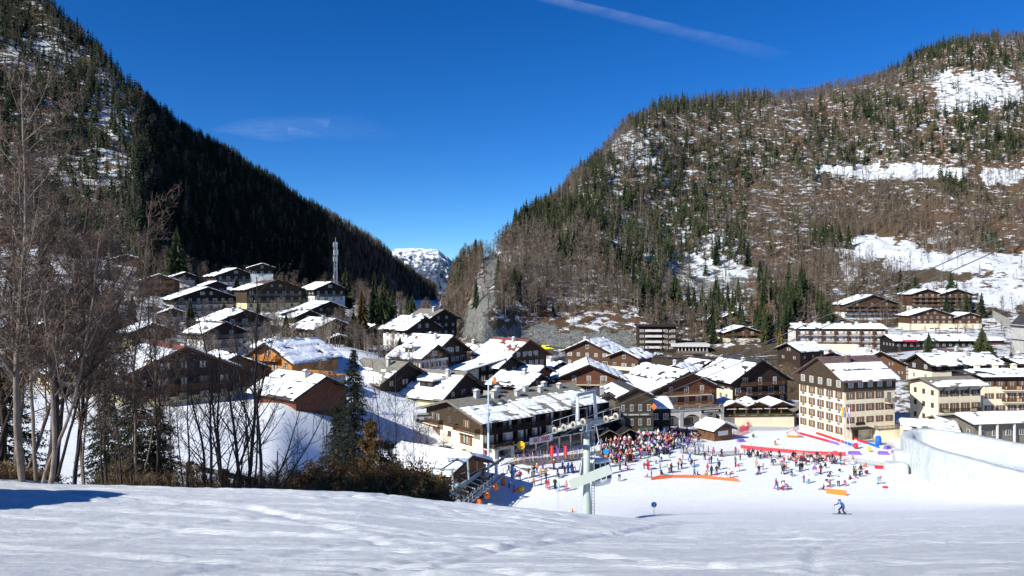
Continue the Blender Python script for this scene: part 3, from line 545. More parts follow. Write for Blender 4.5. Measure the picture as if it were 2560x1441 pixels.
a,b_=split(cp,ch,cpx,150); individuals('spruce_tree',CTF,cp[a],ch[a],TM_CONO,'dark green spruce among bare trees','spruce','spruces on the right mountainside')
mass('conifer_wood',CT+CTN,cp[b_],ch[b_],TM_CON,'dark green conifers covering the right mountainside','wood')
a,b_=split(bp,bh,bpx,60); individuals('bare_tree',BTF,bp[a],bh[a],TM_BAREO,'leafless grey brown tree on the mountain','bare tree','bare trees on the right mountainside')
mass('bare_wood',BT,bp[b_],bh[b_],TM_BARE,'leafless brown woodland on the right mountainside','wood',1.25)
# scrub on the lower right mountain
pos,px_,py_=scatter(7000,1110,2700,13,lambda px,py,x,y: blob(px,py,OPEN,.04)*np.where(py>560,.7,.25)*np.where(((px>1165)&(px<1610)&(py>800))|((py>655)&(abs(px-(1238-(py-640)*.28))<24)),.12,1))
mass('hillside_scrub',[bare_t(80+s,22,.9,.02,2,.02) for s in range(4)],pos,np.random.default_rng(3).uniform(1.6,3.6,len(pos)),TM_BUSH,'brown leafless scrub between the trees on the right mountainside','scrub',1.1)
# left mountain
def dens_l(px,py,x,y): return np.where(px<345,.40+.5*fbm(x/25,y/25,2,5)-.35*blob(px,py,[],1)*0,1.0)*np.where((px<345)&(blob(px,py,[(290,270,70,110),(110,150,110,60),(210,420,120,60)],.45)<1),.5,1)
p1_,px1,py1=scatter(8000,-300,345,23,dens_l,gam=.85); h1=np.random.default_rng(8).uniform(9,17,len(p1_))
k=np.random.default_rng(2).random(len(p1_))<.45
mass('conifer_wood',CT+CTN,p1_[k],h1[k],TM_CON,'dark spruces on the sunlit shoulder of the left mountain','wood'); mass('bare_wood',BT,p1_[~k],h1[~k]*.8,TM_BARE,'bare grey trees on the snowy sunlit shoulder of the left mountain','wood',1.2)
p2_,px2,py2=scatter(7800,345,1092,24,lambda px,py,x,y: np.full(len(px),1.),gam=.75); h2=np.random.default_rng(9).uniform(11,20,len(p2_))*(1+.25*np.clip((px2-800)/300,0,1))
k=np.random.default_rng(5).random(len(p2_))<np.where(px2<820,.88,.45)
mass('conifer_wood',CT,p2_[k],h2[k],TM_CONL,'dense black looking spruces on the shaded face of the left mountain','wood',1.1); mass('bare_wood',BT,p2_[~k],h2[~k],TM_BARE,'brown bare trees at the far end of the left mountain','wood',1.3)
# spruces along the left skyline: things one can tell apart
rg=random.Random(11); q=0
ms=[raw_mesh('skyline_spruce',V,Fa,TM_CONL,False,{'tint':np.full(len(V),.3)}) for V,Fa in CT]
for i in range(120):
    px=120+(1060-120)*(i+rg.random()*.8)/120; d=float(np.interp(px,PX,skd))+rg.uniform(-12,2); h=rg.uniform(12,20)*(1+.25*max(0,(px-800)/300)); x=(px-CX)/F*d
    o=bpy.data.objects.new('skyline_spruce',ms[i%5]); o.location=at(x,d); o.scale=(h,h,h); o.rotation_euler=(0,0,i); tag(link(o),'dark spruce silhouetted on the descending left skyline','spruce','spruces along the left skyline')
# valley woodland behind the left village (bare crowns, px 380..1080)
rg=random.Random(5); pp=[];
for i in range(230):
    px=rg.uniform(360,1090); d=rg.uniform(345,460) if px<700 else rg.uniform(330,640); x=(px-CX)/F*d; pp.append((x,d,Hq(x,d)))
pp=np.array(pp); hh=np.array([rg.uniform(10,19) for _ in pp])
kc=np.array([rg.random()<.3 for _ in pp])
individuals('spruce_tree',CTF,pp[kc],hh[kc],TM_CONO,'dark spruce in the wood','spruce','spruces behind the left village')
bi=np.where(~kc)[0]; o_=np.argsort(pp[bi,1]); bi=bi[o_]; individuals('bare_tree',BTF,pp[bi[:70]],hh[bi[:70]],TM_BAREO,'tall leafless tree in the wood','bare tree','bare trees behind the left village',1.15); mass('bare_wood',BTF,pp[bi[70:]],hh[bi[70:]],TM_BARE,'bare woodland receding behind the left village','wood',1.15)
# single conifers one can point to: px, py base, distance, height, width factor, template, material, label
def conifer_fine(name,base,h,w,label,cat,mat,seed,lay=26,pts=16,bark=None,full=.03):
    r=empty(name,base); tag(r,label,cat)
    V,Fa=conifer_t(seed,lay,pts,w,full); V=V[9:]*h; Fa=Fa[3:]-9
    rgn=np.random.default_rng(seed); V=V+rgn.normal(0,.012*h*w*3,V.shape)*np.clip(np.hypot(V[:,0],V[:,1])/(h*w),0,1)[:,None]
    o=bpy.data.objects.new('crown',raw_mesh('crown',V,Fa,mat,False,{'tint':np.repeat(rgn.random(len(V)//3+1),3)[:len(V)]})); link(o,r)
    MB().tube((0,0,-1.2),(0,0,h*.9),h*.017+.05,.02,7).build('trunk',bark or M_BARKD,r,True); return r
for px,py,d,h,w,lab,cat,mt,sd_ in (
 (442,690,352,25,.24,'broad dark green conifer above the brown chalet at the wood edge','conifer',TM_CONO,101),
 (905,850,228,16.5,.17,'tall bronze brown columnar conifer beside the dark spruces','conifer',TM_CED,102),
 (958,845,232,21,.16,'tallest dark spruce right of the bronze conifer','spruce',TM_CONO,103),
 (936,800,262,19,.15,'slim dark spruce behind the bronze conifer','spruce',TM_CONO,104),
 (978,860,236,15,.17,'shorter dark spruce at the right side of the spruce trio','spruce',TM_CONO,105),
 (884,868,205,10.5,.30,'bushy green spruce in front of the chimney chalet','spruce',TM_CONO,106),
 (1031,805,300,12,.23,'dark spruce behind the white house beside the gorge','spruce',TM_CONO,107),
 (864,735,318,13,.22,'green spruce directly right of the radio mast','spruce',TM_CONO,108),
 (476,812,250,9,.25,'small spruce standing before the black gabled chalet','spruce',TM_CONO,109),
 (592,745,300,9,.34,'round dark conifer below the highest wide chalet','conifer',TM_CONO,110),
 (1382,800,412,9,.28,'lone green spruce standing on top of the grey rock cutting','spruce',TM_CONO,111),
 (1687,735,455,14,.3,'pair like bushy green spruce standing on the scree','spruce',TM_CONO,112),
 (1950,862,372,9,.2,'yellow green cypress beside the long balconied block','cypress',TM_CED,113),
 (2455,905,300,15,.36,'large spreading dark pine on the right beside the car park','pine',TM_CONO,114),
 (2478,915,272,8,.42,'grey green pine in front of the large dark pine','pine',TM_CONO,115),
 (2528,925,262,7,.42,'dense round topped evergreen at the right edge','evergreen',TM_CONO,116),
 (2322,890,262,9,.24,'green conifer standing before the low commercial roof','conifer',TM_CONO,117),
 (2160,745,500,9,.35,'small dark conifer beside the grassy meadow','conifer',TM_CONO,118),
 (2060,765,470,9,.3,'dark conifer on the bank left of the widest residence','conifer',TM_CONO,119),
 (1995,905,250,6,.35,'small dark conifer in front of the pale retaining wall','conifer',TM_CONO,120),
 (2365,780,430,7,.3,'small spruce beside the grassy bank of the residences','spruce',TM_CONO,121)):
    p=P(px,py,d); z=Hq(p.x,p.y); b0=Vector((p.x,p.y,min(z,p.z+3) if abs(z-p.z)<6 else z)); conifer_fine(('bronze_conifer' if mt is TM_CED else 'conifer' if cat!='spruce' else 'spruce_tree'),(p.x,p.y,z-.2),max(h*.6,h+(p.z-z)),w,lab,cat,mt,sd_)
# lone spruces on the right skyline, by column
for px,h,w,lab in ((1377,22,.17,'lone ragged spruce breaking the steep right skyline'),(1706,19,.2,'dark spruce at the crest where the right skyline levels out'),(1188,21,.2,'tall spruce at the mouth of the gorge, highest of its clump'),(1172,17,.2,'spruce on the left of the clump at the gorge mouth'),(1202,15,.2,'short spruce on the right of the clump at the gorge mouth'),(1500,13,.34,'bushy dark pine on the steepest part of the right skyline'),(1143,14,.22,'first spruce rising beside the distant snowy mountain'),(2310,22,.2,'spruce at the top of the snowfield on the right summit'),(2540,26,.22,'tall spruce at the top right corner'),(1270,11,.2,'small pointed spruce low on the right skyline')):
    d=float(np.interp(px,PX,skd))-8; x=(px-CX)/F*d; conifer_fine('spruce_tree',at(x,d,-.3),h,w,lab,'spruce',TM_CONO,int(px))
# radio mast
def mast():
    p=P(839,708,322); r=empty('radio_mast',p); tag(r,'grey lattice radio mast with white antenna panels above the left village','radio mast'); H_=20.5
    m=MB(); c=[(-.7,-.7),(.7,-.7),(.7,.7),(-.7,.7)]
    for i in range(4): m.beam((*c[i],-2),(c[i][0]*.7,c[i][1]*.7,H_-2),.11,.11)
    for k in range(12):
        z=k*1.5; 
        for i in range(4):
            a=c[i];b=c[(i+1)%4]; s0=1-.3*z/18; s1=1-.3*(z+1.5)/18; m.beam((a[0]*s0,a[1]*s0,z),(b[0]*s1,b[1]*s1,z+1.5),.055,.055)
    m.build('lattice_tower',M_GALV,r); MB().tube((0,0,H_-3),(0,0,H_),.09,.06,6).build('mast_tip',M_GALV,r)
    for k,(z,hh_) in enumerate(((17.2,2.2),(13.8,2.4),(10.8,2.0),(6.3,1.2),(2.8,1.4))):
        for i in range(3 if k<3 else 1):
            a=2.1*i+.5+k; q=MB(); q.box(-.2,.2,-.12,.12,-hh_/2,hh_/2); q.beam((0,.1,0),(0,.9,0),.08,.08); q.build('antenna_panel',M_GALV,r,loc=(1.0*math.sin(a),-1.0*math.cos(a),z),rz=a)
mast()
# ------------------------------------------------------------------ buildings
WM={}
def win_mesh(kind):
    if kind in WM: return WM[kind]
    m=MB()  # unit window: width 1 (x -.5..+.5), height 1 (z 0..1), face at y=0 looking -Y
    fr={'w':0,'s':0,'d':0,'b':0,'p':0,'g':0,'k':0}[kind[0]]
    t=.06
    m.box(-.5,.5,-.04,.06,0,t,0); m.box(-.5,.5,-.04,.06,1-t,1,0); m.box(-.5,-.5+t,-.04,.06,t,1-t,0); m.box(.5-t,.5,-.04,.06,t,1-t,0); m.box(-.025,.025,-.035,.06,t,1-t,0)
    m.box(-.44,.44,.0,.05,t,1-t,1)
    if 'c' in kind[1:]: m.box(-.40,-.10,-.015,.0,t+.05,1-t-.03,2); m.box(.16,.42,-.015,.0,t+.05,1-t-.03,2)
    if 's' in kind[1:]:
        for sx in (-1,1): m.box(sx*.53 if sx>0 else -.98,.98 if sx>0 else -.53,-.05,-.005,-.02,1.02,3)
    if 'l' in kind[1:]: m.box(-.62,.62,-.14,.02,-.07,0,0)
    fm={'w':M_FRAME,'s':M_FRB,'b':M_FRB,'k':W_DARK}[kind[0]]
    sh=M_SHUTD if kind[0]=='k' else M_SHUT
    WM[kind]=m.mesh('window_'+('white' if kind[0]=='w' else 'brown'),[fm,M_GLASS,M_CURT,sh]); return WM[kind]
def put(me,name,parent,loc,rz=0,sc=(1,1,1)):
    o=bpy.data.objects.new(name,me); o.location=loc; o.rotation_euler=(0,0,rz); o.scale=sc; return link(o,parent)
def window(parent,x,y,z,w,h,rz,kind): return put(win_mesh(kind),'window',parent,(x,y,z),rz,(w,1,h))
def balcony(parent,cx,y,z,w,rz,mat,slab,depth=1.25,hgt=1.0,gap=False):
    r=MB(); r.box(-w/2,w/2,-depth,-.02,-.18,0); b=r.build('balcony',slab,parent,loc=(cx[0],cx[1],z),rz=rz)
    q=MB(); n=max(6,int(w/.32)); 
    q.box(-w/2,w/2,-depth-.05,-depth+.03,.92*hgt,1.02*hgt); q.box(-w/2,w/2,-depth-.04,-depth+.02,.06,.16)
    for i in range(n):
        x=-w/2+.06+(w-.12)*i/(n-1); q.box(x-.085,x+.085,-depth-.03,-depth+.01,.16,.92*hgt)
    for sx in (-1,1):
        q.box(sx*w/2-.04,sx*w/2+.04,-depth,-.02,.90*hgt,1.0*hgt)
        for i in range(5): yy=-depth+.15+i*.22; q.box(sx*w/2-.025,sx*w/2+.025,yy,yy+.14,.02,.9*hgt)
    q.build('railing',mat,b); return b
def snow_layer(name,parent,M,Lx,Ly,cov,seed,thick=.32,gap=0,bare_top=0,brk=0,edge=.18):
    """snow lying on a roof plane; M maps (x along eave, y up the slope, normal) to local space"""
    nx=max(6,int(Lx/.45)); ny=max(6,int(Ly/.40)); X,Y=np.meshgrid(np.linspace(-edge*.3,Lx+edge*.3,nx),np.linspace(-edge,Ly,ny))
    n=fbm(X/1.9+seed*3.1,Y/1.0+seed,4,seed); m=cov*1.55-.52+(n-.5)*1.5*(1.25-cov)-(np.clip(fbm(X*.45+seed*7,Y*.7+seed,3,seed+11)-.60,0,1)*14 if thick<.4 and seed not in (207,) else 0)
    if bare_top: m-=np.clip((Y-(1-bare_top)*Ly)/1.2+.4*(n-.5),0,1)*3
    if gap:
        ph=(Y/gap)%1.0; m-=np.clip((.18-ph)/.1,0,1)*2.0*np.clip(fbm(X*.5+seed,np.floor(Y/gap)*3.3,2,seed)*3.2-1.0,0,1)
    if brk:
        m-=np.clip(.35-np.abs(np.sin(X*2.2+np.floor(Y/max(gap,.8))*1.3)),0,1)*brk*np.clip(1-((Y/max(gap,.8))%1.0)*1.3,0,1)*4
    t=np.clip(m*1.6,-.5,1)*thick; e=np.minimum(np.minimum(X+edge*.3,Lx+edge*.3-X),np.minimum(Y+edge,(Ly-Y)+.6))-.75*np.clip(fbm(X*.9+seed,Y*.9,3,seed+5)-.46,0,1); t=np.where(e<.05,-.06,t); t=t*np.where(t>0,.75+.5*fbm(X/3+seed,Y/3,2,9),1)
    t=np.maximum(t,-.10)
    V=np.stack([X,Y,t],-1).reshape(-1,3); a=np.arange(X.size).reshape(X.shape); Fa=np.stack([a[:-1,:-1],a[:-1,1:],a[1:,1:],a[1:,:-1]],-1).reshape(-1,4)
    keep=(t.reshape(-1)[Fa].max(1)>-.02); Fa=Fa[keep]
    Mm=np.array(M)[:3]; V=V@Mm[:,:3].T+Mm[:,3]
    return V,Fa
def gable_roof(parent,W,L,H,pitch,rmat,snow,seed,ov=1.1,gov=1.0,gap=0,bare_top=0,brk=0,thick=.30,fascia=None,y0=0.):
    tp=math.tan(R(pitch)); rz=H+W/2*tp; cs=math.cos(R(pitch)); sl_=(W/2+ov)/cs; th=.22
    m=MB()
    for s in (-1,1):
        poly=[(0,rz+th),(s*(W/2+ov),H-ov*tp+th),(s*(W/2+ov),H-ov*tp),(0,rz)]
        m.prism(poly,'y',y0-gov,y0+L+gov*.8,0)
    # verge boards and rafter ends
    for s in (-1,1):
        for yy in (y0-gov-.07,): m.prism([(0,rz+th+.05),(s*(W/2+ov+.03),H-ov*tp+th+.05),(s*(W/2+ov+.03),H-ov*tp-.16),(0,rz-.16)],'y',yy,yy+.07,1)
    rf=m.build('roof',[rmat,fascia or rmat],parent)
    q=MB()
    for s in (-1,1):
        n=max(3,int(L/1.1))
        for i in range(n+1):
            yy=y0+L*i/n; q.beam((s*(W/2),yy,H-.08),(s*(W/2+ov*.9),yy,H-.08-ov*.9*tp),.12,.16,0)
    for k in (-1,-.5,0,.5,1): q.beam((k*W/2,y0-gov*.9,rz-abs(k)*W/2*tp-.12),(k*W/2,y0+.1,rz-abs(k)*W/2*tp-.12),.18,.22,0)
    q.build('rafters',fascia or rmat,rf)
    Vs=[];Fs=[];n0=0
    for s,cv in ((-1,snow[0]),(1,snow[1])):
        if cv<=0: continue
        Lx=L+gov*1.8
        ex=Vector((0,1,0)) if s<0 else Vector((0,-1,0)); up=Vector((-s*cs,0,math.sin(R(pitch)))); nr=Vector((s*math.sin(R(pitch)),0,cs))
        o=Vector((s*(W/2+ov),y0-gov if s<0 else y0-gov+Lx,H-ov*tp+th+.01))
        M=Matrix(((ex.x,up.x,nr.x,o.x),(ex.y,up.y,nr.y,o.y),(ex.z,up.z,nr.z,o.z),(0,0,0,1)))
        V,Fa=snow_layer('s',parent,M,Lx,sl_-.02,cv,seed+(3 if s>0 else 0),thick,gap,bare_top if s<0 or bare_top>=.3 else 0,brk)
        if s>0: Fa=Fa[:,::1]
        Vs.append(V);Fs.append(Fa+n0);n0+=len(V)
    if Vs: link(bpy.data.objects.new('roof_snow',raw_mesh('roof_snow',np.concatenate(Vs),np.concatenate(Fs),M_SNOW,True)),rf)
    return rf,rz
def chimney(parent,x,y,z,w=.7,h=1.6,mat=None):
    m=MB(); m.box(-w/2,w/2,-w/2,w/2,-1.2,h,0); m.box(-w/2-.12,w/2+.12,-w/2-.12,w/2+.12,h+.18,h+.30,0); 
    for sx in (-1,1):
        for sy in (-1,1): m.box(sx*w*.4-.07,sx*w*.4+.07,sy*w*.4-.07,sy*w*.4+.07,h,h+.18,0)
    c=m.build('chimney',mat or M_CONC,parent,loc=(x,y,z)); s=MB(); s.ball((0,0,h+.33),w*.62,w*.62,.18,0,8,4); s.build('snow_cap',M_SNOW,c,True); return c
def shell(parent,W,L,H,base_h,pitch,base,wood_,y0=0.,sink=3.5):
    tp=math.tan(R(pitch)); bh=max(base_h,.3)
    MB().box(-W/2,W/2,y0,y0+L,-sink,bh).build('ground_floor_wall',base,parent)
    m=MB(); o=.05; m.prism([(-W/2-o,bh),(W/2+o,bh),(W/2+o,H),(0,H+W/2*tp),(-W/2-o,H)],'y',y0-o,y0+L+o); m.build('upper_wall',wood_,parent)
def chalet(spec,idx):
    px,py,d,th,W,L,H,pitch,name,label,base,wd_,rf_,bh,snow,op=spec
    p=P(px,py,d); r=empty(name,p,R(th)); tag(r,label,name.replace('_',' '),)
    rg=random.Random(idx*7+1); shell(r,W,L,H,bh,pitch,base,wd_)
    tp=math.tan(R(pitch)); small=W<8
    bare=.42 if snow[0]<.8 else (.18 if snow[0]<.95 else 0)
    _,rz=gable_roof(r,W,L,H,pitch,rf_,snow,idx,ov=.6 if small else 1.3,gov=.5 if small else 1.3,gap=rg.choice([2.2,2.6,3.4,4.5]),bare_top=bare,thick=.24 if d>250 else .28,fascia=W_DARK if rf_ is not R_RED else W_RED)
    fl=2.65; nfl=max(1,int(H/fl+.25)); cols=op.get('cols',max(2,int(W/3.1))); lit=wd_ is W_ORG
    wk='wc' if base in (M_WHITE,M_CREAM,M_CONC) else 'bc'
    if op.get('red'): wk='wcs'
    if op.get('win',1):
        nb=op.get('bal',0)
        for f in range(nfl+1):
            z=.9+f*fl
            half=W/2 if z+1.4<H else (H+W/2*tp-z-1.7)/tp
            if half<1.0: break
            n=cols if z+1.4<H else max(1,int(2*half/3.0)); 
            if f==nfl and n>3: n=3
            for i in range(n):
                x=(i-(n-1)/2)*(2*half/n if n>1 else 0)
                k=rg.random(); w_=1.1 if k<.6 else 1.7; h_=1.25
                balrow=nb and f>=1 and f<=nb
                if balrow: h_=2.0
                window(r,x,-.07,z-(.75 if balrow else 0),w_,h_,0,wk if rg.random()<.75 else wk[0])
        if op.get('wide') or nb:
            for f in range(1,nb+1):
                z=f*fl+.02
                half=min(W/2,(H+W/2*tp-z-1.0)/tp)
                if half<1.6: continue
                bw=2*half-(.6 if op.get('wide') else W*.22); balcony(r,((0 if op.get('wide') else rg.uniform(-.5,.5)),-.05),0 and 0,z,bw,0,(W_ORG if lit else W_MID if wd_ in (W_RED,W_BRN,W_MID,W_DARK) and not wd_ is W_DARK or op.get('org') else W_BRN if d<200 else W_GREY),M_CREAM if wd_ in (W_RED,) else wd_)
        if op.get('side'):
            for s in (-1,):
                for f in range(max(1,nfl)):
                    z=.85+f*fl
                    if z+1.2>H: break
                    for y in np.arange(1.6,L-1,2.7): window(r,-W/2-.07,float(y),z,1.1,1.2,R(-90),('bcs' if op.get('ylow') else wk)+('' ))
        if op.get('side')==3:
            pass
        # right hand side wall, seldom seen
        for y in np.arange(2.2,L-1,4.2): window(r,W/2+.07,float(y),1.2 if H<5 else fl+1,1.1,1.2,R(90),wk[0])
    for c in range(op.get('chim',0)):
        y=L*(.25+.4*c)+rg.uniform(-.5,.5); x=-W*.14*(1 if c==0 else -1); chimney(r,x,y,H+(W/2-abs(x))*tp,.75 if d<200 else 1.0,1.5,M_CONC)
    for k in range(op.get('skyl',0)):
        y=L*(.2+.65*k/max(1,op['skyl'])); x=-W*.30; z=H+(W/2-abs(x))*tp+.42; m=MB(); m.box(-.55,.55,-.4,.4,-.2,.08,0); m.box(-.45,.45,-.32,.32,.08,.1,1)
        o=m.build('roof_window',[M_DKST,M_GLASS],r,loc=(x,y,z)); o.rotation_euler=(0,-R(pitch),0)
    if op.get('dormer'):
        m=MB(); y=L*.45; x=-W*.30; w_=1.8 if W>12 else 1.3; z=H+(W/2-abs(x))*tp
        m.box(-1.4,2.2,-w_,w_,-.6,.95); o=m.build('dormer',wd_ if W>12 else M_CREAM,r,loc=(x,y,z)); s=MB(); s.box(-2.0,2.4,-w_-.3,w_+.3,.95,1.12); s.build('dormer_roof',rf_,o)
        s=MB(); s.box(-1.95,2.3,-w_-.25,w_+.25,1.12,1.42); s.build('dormer_snow',M_SNOW,o); 
        for yy in (-w_*.5,w_*.5): window(o,-1.44,yy,-.1,.9,.8,R(-90),'b')
    if op.get('grid'):
        for f in range(3):
            for i in range(4): window(r,(i-1.5)*2.3,-.09,1.0+f*2.5 if H>6 else .9+f*2.3,1.0,1.3,0,'wc' if f else 'wcs')
    if op.get('side')==3:
        MB().box(-.12,.0,-.2,L+.1,-3,9.6).build('cream_side_wall',M_CREAM,r,loc=(-W/2-.02,0,0))
        for f in range(3):
            for y in (2.5,5.2,9): window(r,-W/2-.2,y,1.2+f*2.9,1.0,1.2,R(-90),'bc')
    return r
CH=[]
for i,b in enumerate(B): CH.append(chalet(b,i))
# bigger snow capped bodies reuse the same pieces --------------------------------
def box_part(parent,name,x0,x1,y0,y1,z0,z1,m): return MB().box(x0,x1,y0,y1,z0,z1).build(name,m,parent)
def text_obj(s,parent,loc,rz,size,mat,name='lettering',ext=.03,flip=0):
    c=bpy.data.curves.new('t','FONT'); c.body=s; c.size=size; c.extrude=ext; c.align_x='CENTER'; c.align_y='CENTER'; c.offset=.012*size
    o=bpy.data.objects.new('t',c); col.objects.link(o); dg=bpy.context.evaluated_depsgraph_get(); me=bpy.data.meshes.new_from_object(o.evaluated_get(dg)); bpy.data.objects.remove(o)
    me.materials.clear(); me.materials.append(mat); q=bpy.data.objects.new(name,me); q.location=loc; q.rotation_euler=(R(90),0,rz); return link(q,parent)
# long ski shop -------------------------------------------------------------------
def ski_shop():
    th=-50; W=18;L=31.5;H=7.9;pitch=15
    # front gable right corner sits at pixel 1207
    c=P(1207,1137,127); n=Vector((math.sin(R(th)),-math.cos(R(th)),0)); ax=Vector((math.cos(R(th)),math.sin(R(th)),0)); g=c-ax*(W/2)
    r=empty('ski_shop',(g.x,g.y,-31.3),R(th)); tag(r,'long three storey ski shop with snow striped roof and red lettered sign','shop')
    tp=math.tan(R(pitch)); MB().box(-W/2,W/2,0,L,-2.5,5.2).build('lower_wall',M_CREAM,r)
    m=MB(); m.prism([(-W/2-.06,5.2),(W/2+.06,5.2),(W/2+.06,H),(0,H+W/2*tp),(-W/2-.06,H)],'y',-.06,L); m.build('upper_wall',W_OLIVE,r)
    box_part(r,'side_band',W/2+.02,W/2+.1,3.5,L-.2,2.9,5.3,M_WHITE); box_part(r,'side_boards',W/2+.02,W/2+.12,.1,L-.1,5.35,H,W_BLACK)
    # three stepped roof sections
    for k in range(3):
        y0=k*L/3; _=gable_roof(r,W,L/3-1.2,H+.0+k*.28,pitch,R_GREY,(.55,.80),41+k,ov=1.6,gov=1.5 if k==0 else .6,gap=1.55,bare_top=.38,brk=1.0,thick=.2,fascia=W_GREY,y0=y0)
    for k,(x,y) in enumerate(((.6,5),(1.6,8.5),(.2,10.4),(2.6,13.5),(1.,17),(2.2,20),(.5,22.5),(2.,25.5))): chimney(r,x,y,H+(W/2-abs(x))*tp+.3,.9,1.1,M_CONC)
    for y in (6.,8.6): m=MB(); m.box(-.8,.8,-.5,.5,-.3,.12,0); m.box(-.65,.65,-.38,.38,.12,.15,1); o=m.build('roof_window',[M_DKST,M_GLASS],r,loc=(4.2,y,H+(W/2-4.2)*tp+.5)); o.rotation_euler=(0,R(pitch),0)
    # gable front
    for x,z,w_,h_,k in ((-6.6,5.35,1.0,2.0,'sc'),(-5,5.35,1.2,2.0,'sc'),(-1.1,6.0,1.0,1.2,'bl'),(4.3,5.75,1.0,1.5,'scs'),(-1.2,8.3,1.0,.8,'bl'),(.9,8.3,1.0,.8,'bl'),(-5.6,2.8,1.2,2.0,'ss'),(-1.2,3.5,1.0,.9,'bl'),(4.0,2.7,1.7,2.1,'sc'),(-4.5,.4,1.2,1.4,'sc'),(3.5,.4,1.2,1.4,'sc')): window(r,x,-.1,z,w_,h_,0,k)
    for x in (2.7,5.5): MB().box(-.42,.42,-.05,.02,0,2.1).build('shutter',M_SHUT,r,loc=(x,-.06,2.7))
    balcony(r,(-6.0,-.06),0,5.2,5.2,0,W_BRN,M_CREAM); balcony(r,(4.9,-.06),0,5.2,6.6,0,W_BRN,M_CREAM)
    # long side: balconies in bays on two floors
    bays=9
    for i in range(bays):
        y=L*(i+.5)/bays
        for z in (2.85,5.45):
            balcony(r,(W/2+.08,y),0,z,L/bays-.25,R(90),W_BLACK,M_WHITE if z<4 else W_BLACK,1.15)
            window(r,W/2+.14,y-.5,z+.05,1.3,2.0,R(90),'wc' if z<4 or i%3==0 else 'b'); MB().box(-.3,.3,-.04,.02,0,2.1).build('shutter',M_WHITE if (i+int(z))%3==0 else M_SHUTD,r,loc=(W/2+.13,y+.95,z+.02),rz=R(90))
        MB().box(-.09,.09,-1.25,0,2.7,H).build('bay_divider',W_BLACK,r,loc=(W/2+.05,L*(i+1)/bays,0),rz=R(90))
    # ground floor shop windows
    for i in range(8):
        y=5+i*3.05; m=MB(); m.box(-1.25,1.25,-.06,.02,.15,2.45,0); m.box(-1.12,-.05,-.08,-.05,.3,2.3,1); m.box(.05,1.12,-.08,-.05,.3,2.3,1); m.build('shop_window',[W_RED if i%2 else W_BRN,M_GLASS],r,loc=(W/2+.03,y,0),rz=R(90))
    m=MB(); m.box(-2.2,2.2,-2.2,-.0,2.55,2.85,0); m.box(-2.2,-1.5,-2.2,0,-1.5,2.55,0); m.box(1.5,2.2,-2.2,0,-1.5,2.55,0); m.build('entrance_porch',M_CONC,r,loc=(W/2,3.2,0),rz=R(90)); balcony(r,(W/2+1.1,3.2),0,2.86,4.6,R(90),W_BRN,M_CONC,1.1,.8)
    sg=MB(); sg.box(-2.9,2.9,-.12,0,-.62,.62,0); s=sg.build('sign_board',M_WPL,r,loc=(W/2+1.35,12.7,2.95),rz=R(90)); text_obj('SKI 2000',s,(0,-.14,0),0,1.15,mk('red lettering',(.55,.02,.05),.05))
    sg=MB(); sg.tube((0,-.12,0),(0,.12,0),.75,.75,16); s=sg.build('round_sign',M_YELL,r,loc=(W/2+1.9,7.3,2.7),rz=R(40))
    box_part(r,'red_banner',W/2+.2,W/2+.3,.3,2.3,1.7,2.5,M_RED)
    return r
ski_shop()
